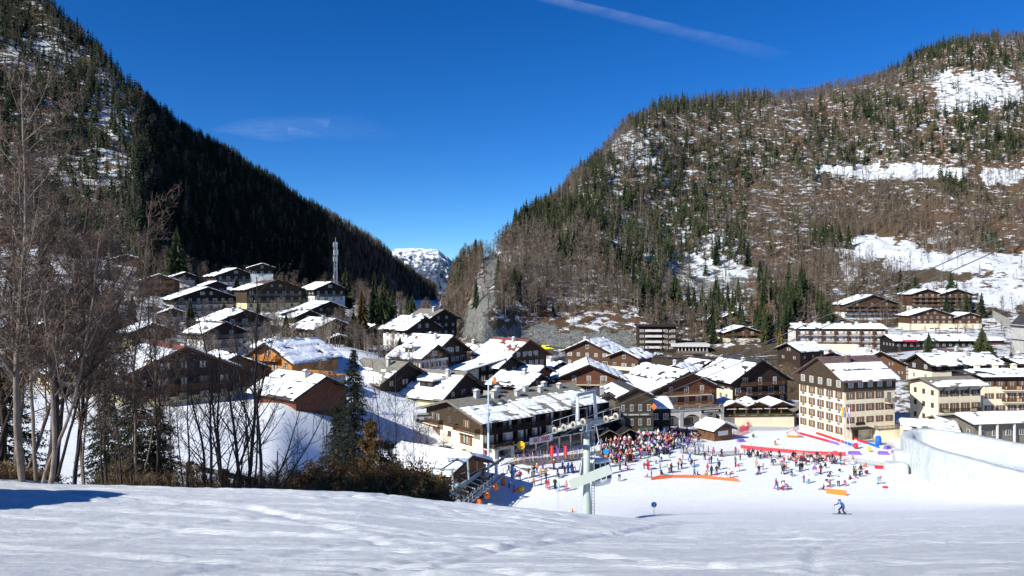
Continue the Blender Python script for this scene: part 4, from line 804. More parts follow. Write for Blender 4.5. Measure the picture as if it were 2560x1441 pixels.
# cream hotel ---------------------------------------------------------------------
def window_at(r,c,u,n,w_,h_,kind):
    """window on a face with outward normal n (local), centre c"""
    rz=math.atan2(n[0],-n[1]); return window(r,c[0]+n[0]*.06,c[1]+n[1]*.06,c[2]-h_/2,w_,h_,rz,kind)
def hotel():
    c=P(2110,1098,158); th=17.; r=empty('cream_hotel',(c.x,c.y,-33.6),R(th)); tag(r,'large five storey cream hotel with brown shutters, dark wooden top floor and rust streaked roof','hotel')
    # local: corner at origin, front along +x (12.6 m), left side along +y (14.5 m)
    A=14.0;Bd=14.6;z1=10.6;z2=13.4
    MB().box(0,A,0,Bd,-3,z1).build('lower_wall',M_CREAM,r)
    m=MB(); m.box(-.12,A+.12,-.12,Bd+.12,z1,z2); m.build('wooden_top_floor',W_OLIVE,r)
    # roof: half hipped, ridge along x
    rise=4.4; q=MB(); e=1.1
    q.prism([(-e,z2-.6),(Bd/2,z2+rise-.25),(Bd+e,z2-.6),(Bd+e,z2-.35),(Bd/2,z2+rise),(-e,z2-.35)],'x',-e,A+e*1.4,0); rf=q.build('roof',R_BRN,r)
    sl_=math.hypot(Bd/2+e,rise+.35); a=math.atan2(rise+.35,Bd/2+e)
    M=Matrix(((1,0,0,-e),(0,math.cos(a),-math.sin(a),-e),(0,math.sin(a),math.cos(a),z2-.33),(0,0,0,1)))
    V,Fa=snow_layer('s',r,M,A+2*e,sl_,.66,207,.2,3.9,.30,.5); link(bpy.data.objects.new('roof_snow',raw_mesh('roof_snow',V,Fa,M_SNOW,True)),rf)
    q=MB(); q.prism([(-.1,z2-.05),(Bd/2,z2+rise-.3),(Bd+.1,z2-.05)],'x',-.14,A+.1,0); q.build('gable_boards',W_OLIVE,r)
    chimney(r,5.6,5.2,z2+3.3,.9,1.3,R_BRN)
    for f in range(5):
        for i in range(5):
            y=1.5+i*2.9; z=1.1+f*2.62
            if f==4: w=window(r,-.16,y,z-.1,1.3,1.55,R(-90),'wc')
            else:
                window(r,-.04,y,z,1.1,1.55,R(-90),'bcs'); 
                if f>0 and f<4:
                    m=MB(); m.ball((0,-.12,0),.5,.28,.22,0,8,4); m.build('window_basket',W_GREY,r,True,loc=(0,y,z-.30),rz=R(-90))
    for f in range(5):
        for i in range(5):
            x=1.7+i*2.65; z=1.1+f*2.62
            if f==4: window(r,x,-.16,z-.1,1.3,1.45,0,'wc')
            elif f==0:
                continue
            elif not(i==4 and f==3): window(r,x,-.04,z,1.15 if f>1 else 1.0,1.5 if f>1 else 1.25,0,'bcs')
    window(r,1.7+4*2.65,-.04,8.0,1.0,2.1,0,'bc'); balcony(r,(1.7+4*2.65,-.02),0,7.9,2.2,0,W_GREY,M_CREAM,1.1,.9)
    box_part(r,'entrance_canopy',.6,6.4,-2.1,0,2.55,2.75,W_DARK); box_part(r,'entrance_door',2.2,3.8,-.08,.02,-.2,2.3,W_BRN); box_part(r,'name_plate',3.2,5.6,-.1,.0,3.2,3.7,W_DARK)
    for x in (.9,6.1): MB().tube((x,-1.9,-2),(x,-1.9,2.55),.1,.1,8).build('canopy_post',W_DARK,r)
    box_part(r,'terrace_block',6.9,A,-2.6,0,-3,2.3,M_CREAM); balcony(r,(9.7,-1.5),0,2.3,5.6,0,W_GREY,M_CREAM,1.1,.9)
    return r
hotel()
# small cream hotel and its neighbour ----------------------------------------------
def slab_house(name,label,px,py,d,th,L,Dp,H,base,roofm,cov,floors,cols,pitch=14,seed=5,ov=1.2,woodtop=0,balc=(),cat='house',rowmat=None,rail=None,gap=0,sink=4,bare=0,shut='bcs',brk=0,basez=None,mono=False):
    """eave fronted block; front faces -Y, local origin at the front left corner"""
    p=P(px,py,d); r=empty(name,(p.x,p.y,p.z),R(th)); tag(r,label,cat)
    MB().box(0,L,0,Dp,-sink,H-woodtop).build('wall',base,r)
    if woodtop: MB().box(-.06,L+.06,-.06,Dp+.06,H-woodtop,H).build('wooden_upper_wall',rowmat or W_DARK,r)
    tp=math.tan(R(pitch)); q=MB(); rid=Dp/2 if not mono else Dp+ov
    if mono: q.prism([(-ov,H-.1),(-ov,H+.12),(Dp+ov,H+.12+(Dp+2*ov)*tp),(Dp+ov,H-.1+(Dp+2*ov)*tp)],'x',-ov,L+ov)
    else:
        q.prism([(-ov,H-.15-ov*tp*0),(Dp/2,H+(Dp/2+ov)*tp-.15),(Dp+ov,H-.15),(Dp+ov,H+.1),(Dp/2,H+(Dp/2+ov)*tp+.1),(-ov,H+.1)],'x',-ov,L+ov)
        q.prism([(-.02,H-.2),(Dp/2,H+(Dp/2)*tp+.05),(Dp+.02,H-.2)],'x',-.02,L+.02,1)
    rf=q.build('roof',[roofm,base],r); a=R(pitch); sl_=((Dp/2+ov) if not mono else Dp+2*ov)/math.cos(a)
    M=Matrix(((1,0,0,-ov),(0,math.cos(a),-math.sin(a),-ov),(0,math.sin(a),math.cos(a),H+.11),(0,0,0,1)))
    V,Fa=snow_layer('s',r,M,L+2*ov,sl_,cov,seed,.25,gap,bare,brk); link(bpy.data.objects.new('roof_snow',raw_mesh('roof_snow',V,Fa,M_SNOW,True)),rf)
    fh=(H-.3)/floors
    for f in range(floors):
        for i in range(cols):
            x=L*(i+.5)/cols; z=f*fh+.85; bb=(f,i) in balc
            window(r,x,-.07,z-(.7 if bb else 0),1.2,1.25+(.7 if bb else 0),0,shut)
        for y in np.arange(1.6,Dp-1,2.6): window(r,-.06,float(y),f*fh+.9,.8,1.15,R(-90),shut[0])
    return r,fh
r,fh=slab_house('small_cream_hotel','smaller cream hotel with thawed roof edge, brackets and one long balcony',2345,1064,164,12,11.6,8.5,9.0,M_CREAM,R_GREY,.70,3,4,15,61,1.3,0,((1,1),(1,2)),'hotel',bare=.45)
balcony(r,(5.4,-.02),0,fh*1+.05,10.2,0,W_DARK,M_CREAM,1.2)
for k in range(4): MB().beam((.6+k*3.4,-.05,H_:=9.0-1.7),(.6+k*3.4,-1.35,9.0-.2),.18,.2).build('eave_bracket',W_DARK,r)
r,fh=slab_house('cream_apartments','four storey cream apartment block with dark balconies at the right edge',2458,1066,176,5,24,11,12.2,M_CREAM,R_DARK,.78,4,8,9,62,1.0,2.4,tuple((f,i) for f in range(1,4) for i in (2,5)),'apartments',gap=0,brk=.6)
for f in (1,2,3):
    for x in (7.5,16.5): balcony(r,(x,-.02),0,fh*f+.05,5.4,0,W_BRN,M_CREAM,1.3)
for k in range(4): chimney(r,3+k*5,6,13.2,1.0,1.0,M_CREAM)
# long balconied block on the right slope, retaining wall in front
r,fh=slab_house('terraced_apartments','very long apartment block with four rows of honey coloured balconies under a snow roof',1990,884,362,-3,44,12,12.6,M_WHITE,R_DARK,.95,4,14,17,63,1.2,1.2,(),'apartments',rowmat=W_BRN,shut='wc')
for f in range(1,4):
    for k in range(7): balcony(r,(3.2+k*6.3,-.02),0,fh*f,5.9,0,W_MID,M_WHITE,1.6,.9)
for k in range(8): MB().box(-.25,.25,-1.7,0,0,fh*4-.2).build('bay_divider',W_BRN,r,loc=(.1+k*6.3,0,0))
for k in range(6): chimney(r,4+k*7,5.2,12.6+1.9,1.2,.9,M_WHITE)
def simple_wall(name,label,cat,pts,h,mat,t=.4,sink=2):
    r=MB()
    for a,b in zip(pts[:-1],pts[1:]):
        a=Vector(a);b=Vector(b); nn=Vector((-(b-a).y,(b-a).x,0)).normalized()*t/2
        vs=[a-nn-Vector((0,0,sink)),b-nn-Vector((0,0,sink)),b+nn-Vector((0,0,sink)),a+nn-Vector((0,0,sink)),a-nn+Vector((0,0,h)),b-nn+Vector((0,0,h)),b+nn+Vector((0,0,h)),a+nn+Vector((0,0,h))]
        r.add(vs,[(3,2,1,0),(4,5,6,7),(0,1,5,4),(1,2,6,5),(2,3,7,6),(3,0,4,7)])
    return tag(r.build(name,mat),label,cat)
simple_wall('retaining_wall','long pale retaining wall below the terraced apartments','wall',[P(1995,878,330),P(2145,880,325)],3.4,M_CREAM)
simple_wall('snow_fence_wall','grey slatted barrier climbing the snowy slope at the right edge','wall',[P(2482,790,440),P(2520,812,400),P(2548,840,360),P(2575,850,345)],3.4,M_CONC,.3)
# commercial roof, cream base, white balconied block
r,fh=slab_house('shopping_parade','long low commercial building with patchy snow roof and a red sign over its dark front',2238,871,332,2,37,13,3.4,W_BLACK,R_DARK,.86,1,12,17,64,1.4,0,(),'shops',shut='w')
s=box_part(r,'sign_panel',3.5,9.5,-1.75,-1.6,3.1,3.95,M_RED)
r,fh=slab_house('parade_annex','single storey annex with snow slab roof at the right end of the commercial building',2452,869,330,2,11,9,3.2,W_RED,R_DARK,1,1,2,10,65,1.0,0,(),'annex',shut='b')
p=P(2298,832,412); r=empty('cream_podium',p); tag(r,'long plain cream podium wall with slit windows below the brown glazed halls','podium'); box_part(r,'wall',0,36,0,8,-3,4.9,M_CREAM)
for x in (6,9,17,20,23): box_part(r,'slit_window',x,x+2.4,-.05,.05,2.1,2.7,M_GLASS)
p=P(1597,884,388); r=empty('slab_block',p,R(-3)); tag(r,'flat roofed dark block with bright white balcony fronts at the mountain foot','apartments')
box_part(r,'wall',0,20,0,12,-3,14.6,W_DARK); box_part(r,'roof',-1,22.5,-1.4,13,14.6,15.1,W_DARK)
for f in range(4):
    box_part(r,'balcony_front',3.2,12.2,-1.3,-1.1,1.6+f*3.0+1.2,3.5+f*3.0+.5,M_FRAME)
    for i in range(5): window(r,1.6+i*4.2,-.07,2.6+f*3.0,2.2,1.4,0,'wc')
    window(r,15.8,-.07,2.2+f*3,3.0,1.6,0,'bc')
box_part(r,'entrance_recess',4,12,-.2,.1,-1,1.9,W_BLACK)
p=P(1694,884,384); r=empty('white_annex',p,R(-2)); tag(r,'low flat white annex with a row of tall windows beside the dark slab block','annex'); box_part(r,'wall',0,16.5,0,8,-2,1.2,W_GREY); box_part(r,'roof_fascia',-3,17,-.8,9,3.6,5.2,M_FRAME); box_part(r,'back_wall',0,16.5,1.2,8,1.2,3.6,W_DARK)
for i in range(9): box_part(r,'mullion',.3+i*1.9,.7+i*1.9,.2,.5,1.2,3.6,M_FRAME)
# restaurant terrace with three little gables
def restaurant():
    p=P(1805,1066,183); r=empty('terrace_restaurant',(p.x,p.y,-35.0),R(4)); tag(r,'low timber terrace restaurant with a row of small snowy gables on a cream plinth','restaurant')
    box_part(r,'plinth',0,19,0,8,-2,2.2,M_CREAM); box_part(r,'dining_room',.4,18.6,1.6,8,2.2,5.0,W_DARK)
    for k in range(3):
        e=MB(); e.prism([(-3.4,4.6),(0,5.9),(3.4,4.6),(3.4,4.4),(0,5.65),(-3.4,4.4)],'y',-.6,8.4); rf=e.build('gable_roof',W_BRN,r,loc=(3.3+k*6.2,0,0))
        for s in (-1,1):
            a=math.atan2(1.3,3.4); M=Matrix(((0,-s*math.cos(a),s*math.sin(a),s*3.4),(-1 if s>0 else 1,0,0,8.3 if s>0 else -.5),(0,math.sin(a),math.cos(a),4.62),(0,0,0,1)))
            V,Fa=snow_layer('s',r,M,8.8,3.6,1.,300+k*2+s,.25); link(bpy.data.objects.new('roof_snow',raw_mesh('roof_snow',V,Fa,M_SNOW,True)),rf)
        MB().prism([(-3.0,4.5),(0,5.6),(3.0,4.5)],'y',.9,1.0).build('gable_panel',W_MID,r,loc=(3.3+k*6.2,0,0))
    for k in range(7): box_part(r,'terrace_post',.2+k*3.08,.5+k*3.08,.2,.5,2.2,4.5,W_MID)
    balcony(r,(9.5,.1),0,2.2,19,0,mk('evergreen garland',(.05,.07,.035),.5,6),W_BRN,.3,.7)
    for k in range(5): box_part(r,'awning',1.2+k*3.4,3.8+k*3.4,-.1,1.3,3.95,4.05,M_WHITE)
    m=MB(); m.prism([(-2.6,3.6),(0,5.2),(2.6,3.6),(2.6,3.4),(0,4.95),(-2.6,3.4)],'y',-2.2,2.5); m.build('porch_roof',W_GREY,r,loc=(20.6,0,0))
    for x in (18.6,22.6): box_part(r,'porch_post',x-.15,x+.15,-1.9,-1.6,-2,3.6,W_DARK)
restaurant()
# arcade of the tall dark red chalet
def arcade():
    r0=next(o for o,b in zip(CH,B) if b[15].get('arc')); W=17.5
    for k in range(4): x=-W/2+k*(W/3); box_part(r0,'column',x-.45,x+.45,-2.6,-1.9,-2,5.3,M_CONC)
    q=MB(); n=12
    for k in range(3):
        x0=-W/2+k*W/3+.45; x1=-W/2+(k+1)*W/3-.45; pts=[(x0,4.4),(x0,2.4)]+[(x0+(x1-x0)*i/n,2.4+1.0*math.sin(math.pi*i/n)) for i in range(1,n)]+[(x1,2.4),(x1,4.4)]
        for i in range(1,len(pts)-2): a=pts[i];b=pts[i+1]; q.prism([(a[0],a[1]),(b[0],b[1]),(b[0],4.4),(a[0],4.4)],'y',-2.5,-2.1)
    q.build('arcade_arches',M_FRAME,r0); box_part(r0,'terrace_slab',-W/2,W/2,-2.7,0,4.4,4.65,M_CONC); balcony(r0,(0,-1.5),0,4.66,W,0,W_GREY,M_CONC,1.15,.9)
    box_part(r0,'arcade_back_wall',-W/2+.3,W/2-.3,-.25,-.1,-1,4.2,M_WHITE)
    s=box_part(r0,'arcade_sign',2.6,8.0,-2.85,-2.72,3.6,4.35,W_BLACK); text_obj('LOCATION DE SKI',s,(5.3,-2.88,3.97),0,.5,M_FRAME)
    for x in (-5.6,0,5.4): window(r0,x,-.32,0.4,3.4,2.2,0,'b')
arcade()
def shops():
    for o,b in zip(CH,B):
        if b[15].get('shop'):
            for f,z in ((0,2.2),(1,5.2)):
                for i in range(4): window(o,-2.8+i*1.85,-.1,z,.7,1.35,0,'w')
            s=box_part(o,'sign_band',-3.6,3.6,-.25,-.08,4.15,4.85,mk('dark sign panel',(.05,.07,.07),.1)); text_obj('SKI  vetements  outdoor',s,(0,-.28,4.5),0,.55,M_FRAME); box_part(o,'green_panel',.4,3.7,-.22,-.08,1.1,1.7,mk('green panel',(.03,.10,.08),.1))
            m=MB(); m.box(-.5,.5,-.6,-.4,-.5,.5); q=m.build('hanging_sign',M_ORANGE,o,loc=(3.7,0,6.1)); q.rotation_euler=(0,R(45),0)
        if b[15].get('shopb'):
            for x,z in ((-1.4,5.2),(.6,5.2),(-1.6,2.4),(1.2,2.4)): window(o,x,-.1,z,.6,1.1,0,'b')
shops()
def more_houses():
    # dark annex with blue shaded snow roof
    r,_=slab_house('dark_annex','black boarded annex with small white sills between the brown shop and the arcade',1626,1092,157,6,4.6,7,6.2,W_BLACK,R_DARK,1,2,2,24,71,.6,0,(),'annex',shut='wl')
    # black double gabled pavilion by the queue
    p=P(1545,1112,145); r=empty('black_pavilion',(p.x,p.y,-31.7),R(14)); tag(r,'low black pavilion with two shallow gables right behind the lift queue','pavilion'); box_part(r,'wall',-4.2,4.2,0,6,-2.5,2.2,W_BLACK)
    for x in (-2.2,2.2):
        m=MB(); m.prism([(-2.6,2.0),(0,3.3),(2.6,2.0),(2.6,1.8),(0,3.05),(-2.6,1.8)],'y',-1.0,6.5); m.build('roof',W_BLACK,r,loc=(x,0,0)); m=MB(); m.beam((-2.6,-1.05,1.9),(0,-1.05,3.2),.1,.18); m.beam((0,-1.05,3.2),(2.6,-1.05,1.9),.1,.18); m.build('verge_board',W_GREY,r,loc=(x,0,0))
    m=MB(); m.box(-2.4,2.4,-1.2,1.2,0,.12); m.box(-.05,.05,-.05,.05,-2.6,0); tag(m.build('white_parasol',M_WHITE,None,loc=(p.x+6.5,p.y+4,-30.2)),'flat white parasol over the stall beside the black pavilion','parasol')
    # ticket hut
    p=P(1808,1098,157); r=empty('ticket_hut',(p.x,p.y,-33.3),R(28)); tag(r,'small orange timber ticket hut with thick snow on its roof','hut'); box_part(r,'wall',-2.6,2.6,0,5,-1,2.5,W_MID); MB().prism([(-2.6,2.5),(0,3.7),(2.6,2.5)],'y',0,5).build('gable',W_BRN,r)
    gable_roof(r,5.2,5,2.5,24,R_DARK,(1,1),88,ov=.8,gov=.8,thick=.55); box_part(r,'hatch',-1.5,1.4,-.06,.02,1.0,2.0,M_WHITE); 
    r,_=slab_house('ticket_hut_annex','lean to front part of the ticket hut with its own snow slab',1772,1097,157,20,3.8,3,2.1,W_MID,R_DARK,1,1,2,15,89,.5,0,(),'hut',shut='b')
    # buildings behind the snow wall
    p=P(2332,1078,152)
    slab_house('sloped_shed','low cream shed with a snow covered pent roof left of the snow wall',2262,1090,150,-22,9.5,8,1.4,M_CREAM,R_GREY,.93,1,3,17,72,.6,0,(),'shed',shut='b')
    slab_house('curved_roof_lodge','low cream lodge with smooth snow roof and white window row behind the snow wall',2362,1086,153,-8,8.5,8,2.0,M_CREAM,R_GREY,.9,1,5,15,73,.7,0,(),'lodge',shut='w')
    r,_=slab_house('glazed_canopy_hall','grey green open hall with white posts and snowy slanting roof, right edge',2436,1102,147,9,22,8,3.6,W_GREY,mk('green grey metal roof',(.24,.25,.19),.15,1),.9,1,7,13,74,1.2,0,(),'hall',shut='w')
    for k in range(6): box_part(r,'post',.3+k*4,.6+k*4,-1.1,-.8,-2,3.5,M_FRAME)
    # slanted house
    p=P(1196,962,176); r=empty('slant_roofed_house',p,R(22)); tag(r,'narrow house with one long slanting snowy roof edge and a bare cream end wall','house')
    m=MB(); m.prism([(-2.8,-3),(6.5,-3),(6.5,5.6),(4.8,5.9),(-2.8,4.0)],'y',0,9); m.build('wall',M_CREAM,r); box_part(r,'dark_front',.1,6.55,-.15,0,-1,5.2,W_BLACK); m=MB(); m.prism([(-7.5,2.3),(6.9,5.9),(6.9,6.15),(-7.5,2.6)],'y',-1,9.5); rf=m.build('roof',W_DARK,r)
    m=MB(); m.prism([(-7.5,2.62),(6.9,6.17),(6.9,6.45),(-7.5,2.9)],'y',-1,9.5); m.build('roof_snow',M_SNOW,rf)
    for f in range(2):
        for i in range(3): window(r,1.2+i*2,-.2,.6+f*2.6,1.1,1.8,0,'bc')
    # orange terrace annex
    p=P(800,962,138); r=empty('timber_terrace',p,R(-25)); tag(r,'honey coloured timber terrace on stone walls right of the orange chalet','terrace'); box_part(r,'stone_wall',-3,3,0,4,-2,1.6,M_STONE); balcony(r,(0,0.05),0,1.6,6.0,0,W_ORG,M_STONE,.1,1.1); box_part(r,'deck',-3.1,3.1,0,4.1,1.6,1.75,W_ORG)
    # church tower at the frame edge
    p=P(2594,925,300); r=empty('church_tower',p); tag(r,'pale stone tower cut off by the right frame edge','tower'); box_part(r,'wall',-4.6,4.6,0,9,-5,19,M_CONC); box_part(r,'cornice',-5.0,5.0,-.4,9.4,17.6,18.3,R_DARK); box_part(r,'string_course',-4.8,4.8,-.2,9.2,12.0,12.4,R_DARK); box_part(r,'string_course',-4.8,4.8,-.2,9.2,6.4,6.8,R_DARK); m=MB(); m.prism([(-5,19),(0,24),(5,19)],'y',0,9); m.build('roof',R_DARK,r)
more_houses()
# ------------------------------------------------------------------ foreground trees and bushes
TM_TW=m_tree('fine reddish twigs',(.075,.054,.042),(.22,.16,.12)); TM_TWD=m_tree('fine dark twigs',(.05,.036,.03),(.13,.095,.075))
def segs_mesh(name,S,mat):
    """S rows: ax ay az bx by bz r0 r1 ; many tapered sticks in one numpy mesh"""
    out_v=[];out_f=[];n0=0; S=np.array(S,float)
    for n,sel in ((7,S[:,6]>.05),(5,(S[:,6]<=.05)&(S[:,6]>.015)),(3,S[:,6]<=.015)):
        Q=S[sel]; k=len(Q)
        if not k: continue
        A=Q[:,:3];B_=Q[:,3:6];D=B_-A; D/=np.maximum(np.linalg.norm(D,axis=1,keepdims=True),1e-6)
        ref=np.where(np.abs(D[:,2:3])>.9,np.array([[1.,0,0]]),np.array([[0,0,1.]])); X=np.cross(D,ref); X/=np.linalg.norm(X,axis=1,keepdims=True); Y=np.cross(D,X)
        a=np.arange(n)*2*math.pi/n; ring=np.cos(a)[None,:,None]*X[:,None]+np.sin(a)[None,:,None]*Y[:,None]
        V=np.concatenate([A[:,None]+ring*Q[:,6][:,None,None],B_[:,None]+ring*Q[:,7][:,None,None]],1).reshape(-1,3)
        i=np.arange(n); F0=np.stack([i,(i+1)%n,n+(i+1)%n,n+i],-1); Fq=(F0[None]+(np.arange(k)*2*n)[:,None,None]).reshape(-1,4)+n0
        out_v.append(V);out_f.append(Fq);n0+=len(V)
    return raw_mesh(name,np.concatenate(out_v),np.concatenate(out_f),mat,True)
def grow(S,T,p,d,L,r,lev,rg,up=.25,dens=1.0,tw=.006,curl=.16):
    n=max(3,int(L/.45)) if lev<2 else 3; step=L/n; q=Vector(p); d=Vector(d).normalized(); d0=d.copy(); curl=curl*(.6 if lev==0 else 1.3)
    for i in range(n):
        t=i/n; r0=r*(1-.8*t); r1=r*(1-.8*(i+1)/n); d=(d*.88+d0*(.12 if lev<2 else 0)+Vector((rg.gauss(0,curl),rg.gauss(0,curl),rg.gauss(0,curl*.6)+(up*.12 if lev else .0)))).normalized(); e=q+d*step
        (S if r0>.022 else T).append((*q,*e,max(r0,tw),max(r1,tw*.7)))
        if lev<4 and t>(.30 if lev==0 else .12):
            for _ in range(1 if rg.random()<dens*(.85 if lev<2 else .8) else 0 if rg.random()<.6 else 2):
                a=rg.uniform(0,6.283); s=d.orthogonal().normalized(); s.rotate(Matrix.Rotation(a,3,d)); nd_=(d*rg.uniform(.45,1.0)+s*rg.uniform(.7,1.1)+Vector((0,0,up))).normalized()
                grow(S,T,q,nd_,L*(1-t*.75)*rg.uniform(.30,.55),r0*rg.uniform(.35,.6),lev+1,rg,up,dens,tw,curl)
        q=e
def bare_fine(name,label,base,stems,seed,bark,twig,up=.3,dens=1.0,tw=.006,cat='bare tree',curl=.075,buds=1500,budm=None):
    budm=budm or TM_TW; r=empty(name,base); tag(r,label,cat); rg=random.Random(seed); S=[];T=[]
    for (dx,dy,top,rad,off) in stems:
        grow(S,T,(off[0],off[1],-1.0),(dx,dy,top),math.sqrt(dx*dx+dy*dy+top*top)+1,rad,0,rg,up,dens,tw,curl)
    if S: link(bpy.data.objects.new('trunk',segs_mesh('trunk',S,bark)),r)
    if len(T)>400 and buds:
        A=np.array(T); A=A[A[:,6]<.012]; g=np.random.default_rng(seed); i=g.integers(0,len(A),buds); c=A[i,0:3]*.4+A[i,3:6]*.6+g.normal(0,.10,(buds,3)); dr=g.normal(0,1,(buds,3)); dr/=np.linalg.norm(dr,axis=1,keepdims=True); sd_=np.cross(dr,g.normal(0,1,(buds,3))); sd_/=np.linalg.norm(sd_,axis=1,keepdims=True)
        V=np.stack([c-sd_*.011,c+sd_*.011,c+dr*g.uniform(.12,.42,buds)[:,None]],1).reshape(-1,3); link(bpy.data.objects.new('fine_twigs',raw_mesh('fine_twigs',V,np.arange(3*buds).reshape(-1,3),budm,False,{'tint':np.repeat(g.random(buds),3)})),r)
    if T: link(bpy.data.objects.new('twigs',segs_mesh('twigs',T,twig)),r)
    return r
def fbase(px,d): x=(px-CX)/F*d; return Vector((x,d,Hq(x,d)))
def ft(name,label,px,d,tops,seed,bark,twig,**kw):
    b=fbase(px,d); st=[]
    for (tpx,tpy,rad) in tops:
        t=P(tpx,tpy,d); st.append((t.x-b.x,random.Random(seed+tpx).uniform(-.8,.8),t.z-b.z,rad,((random.Random(tpx).random()-.5)*.5,(random.Random(tpx+1).random()-.5)*.5)))
    return bare_fine(name,label,b,st,seed,bark,twig,**kw)
ft('bare_tree','tallest pale barked bare tree at the left edge, its thin tip reaching above the hillside',66,28,[(30,215,.13),(8,330,.09),(110,420,.08)],1,M_BARKP,M_TWIGP,dens=1.2,tw=.009,buds=11000)
ft('bare_tree','pale forked bare tree leaning right beside the tallest one',100,27.5,[(150,400,.11),(215,560,.08)],2,M_BARKP,M_TWIGP,dens=1.2,tw=.009,buds=11000)
ft('bare_tree','thick dark trunked bare tree at the right side of the brown earth bank',122,30,[(112,480,.20),(230,560,.10),(300,640,.07)],3,M_BARKD,M_TWIG,dens=1.1,tw=.008)
ft('bare_tree','bare tree with long drooping branches reaching right over the village roofs',38,31,[(-10,420,.11),(290,560,.09)],4,M_BARK,M_TWIG,up=.12,dens=1.2,tw=.009,buds=11000)
ft('bare_tree','slender bare tree rising left of the dark evergreen',205,33,[(230,600,.08),(170,620,.06)],5,M_BARK,M_TWIG,dens=1.1,tw=.008)
ft('bare_tree','thin bare tree with several stems in front of the pale snowfield at left',305,35,[(285,860,.06),(330,900,.05),(310,960,.04)],6,M_BARKD,M_TWIGD,tw=.008)
ft('bare_tree','bare tree with wide crown spreading above the dark gabled chalet',345,40,[(340,500,.09),(420,640,.06)],7,M_BARK,M_TWIG,dens=1.1,tw=.009)
ft('bare_tree','bare tree filling the gap between the pale trunks and the broad evergreen',165,32,[(150,520,.10),(240,700,.07)],8,M_BARKD,M_TWIG,dens=1.2,tw=.009,buds=9000)
ft('bare_tree','bare tree with low drooping crown at the left frame edge',-10,30,[(20,560,.12),(90,700,.08)],9,M_BARKD,M_TWIG,dens=1.2,tw=.009,buds=9000,up=.15)
ft('bare_tree','twiggy bare tree rising through the broad evergreen',262,36,[(300,640,.09),(250,720,.06)],10,M_BARKD,M_TWIG,dens=1.2,tw=.009,buds=9000)
ft('bare_tree','twiggy bare tree between the evergreens and the thicket',392,38,[(380,720,.08),(440,800,.06)],11,M_BARKD,M_TWIGD,dens=1.2,tw=.009,buds=6000)
for i,(px,d,tops,lab) in enumerate((
 (478,36,[(470,905,.07),(440,960,.05)],'leftmost slim dark trunk of the thicket'),
 (505,37,[(495,880,.09)],'straight dark trunk left of centre in the thicket'),
 (527,36,[(540,900,.10),(500,1000,.04)],'dark trunk with curved branches in the middle of the thicket'),
 (556,38,[(560,870,.10),(590,940,.06)],'forked dark tree in the middle of the thicket'),
 (580,36,[(620,930,.09)],'dark stem leaning right in the thicket'),
 (600,37,[(596,860,.12),(640,960,.06)],'thick dark trunk near the right side of the thicket'),
 (625,39,[(640,690,.13),(690,800,.07),(600,760,.06)],'tallest dark tree of the thicket, its crown above the orange chalet'),
 (648,36,[(652,840,.11),(740,1000,.07),(800,960,.06)],'dark tree sending a long limb right across the snowfield'),
 (566,40,[(540,760,.09),(500,830,.05)],'tall thin tree rising behind the thicket'),
 (430,38,[(400,960,.06),(440,1000,.04)],'small bare tree at the left end of the thicket'),
 (814,47,[(812,985,.06),(790,1030,.04),(840,1020,.04)],'fan shaped bare young tree left of the bronze bushes'),
 (1010,54,[(1000,935,.07),(1040,960,.05)],'bare tree standing behind the bronze bushes'),
 (935,60,[(930,900,.09),(960,960,.05)],'bare tree just right of the dark spruce'),
 (740,44,[(735,1020,.04),(760,1060,.03)],'short bare sapling right of the blue pole'))):
    ft('bare_tree',lab,px,d,tops,50+i,M_BARKD,M_TWIGD,dens=1.02,tw=.008,up=.35,buds=0,budm=TM_TWD)
def conifer_near(px,d,top,w,lab,seed,mat,cat='spruce'):
    b=fbase(px,d); h=-(top-HY)/F*d-b.z; r=empty('dark_spruce',b); tag(r,lab,cat); rg=np.random.default_rng(seed)
    S=[(0,0,-1,0,0,h*.95,h*.014+.03,.015)]; L=[]
    nl=int(h*4.2)
    for k in range(nl):
        t=(k+.5)/nl; z=h*(.06+.93*t); R0=h*w*(1-t)**.75+.12
        for j in range(9):
            a=rg.uniform(0,6.283); rr=R0*rg.uniform(.45,1.1); e=np.array([math.cos(a)*rr,math.sin(a)*rr,z-rr*rg.uniform(.05,.45)]); S.append((0,0,z,*e,.02,.006))
            m=int(10+rr*20)
            for q in range(m):
                s=rg.uniform(.15,1.05); c=np.array([0,0,z])*(1-s)+e*s+rg.normal(0,.05,3); dr=rg.normal(0,1,3)+np.array([math.cos(a),math.sin(a),-.5])*1.2; dr/=np.linalg.norm(dr); sd_=np.cross(dr,rg.normal(0,1,3)); sd_/=np.linalg.norm(sd_)+1e-6
                L.append([c-sd_*.035,c+sd_*.035,c+dr*.20+np.array([0,0,-.05])])
    V=np.array(L).reshape(-1,3); link(bpy.data.objects.new('crown',raw_mesh('crown',V,np.arange(len(V)).reshape(-1,3),mat,False,{'tint':np.repeat(rg.random(len(V)//3),3)})),r)
    link(bpy.data.objects.new('trunk',segs_mesh('trunk',S,M_BARKD)),r)
conifer_near(335,42,930,.30,'broad dark evergreen in front of the big dark gabled chalet',1,TM_CON)
conifer_near(270,44,985,.40,'dark evergreen left of the broad one behind the snow crest',2,TM_CON)
conifer_near(398,44,1015,.34,'lower dark evergreen at the left end of the thicket',3,TM_CON)
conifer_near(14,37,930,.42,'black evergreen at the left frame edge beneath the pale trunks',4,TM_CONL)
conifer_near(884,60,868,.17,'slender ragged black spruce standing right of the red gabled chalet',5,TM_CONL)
conifer_near(845,62,1010,.26,'short black spruce beside the slender ragged one',6,TM_CONL)
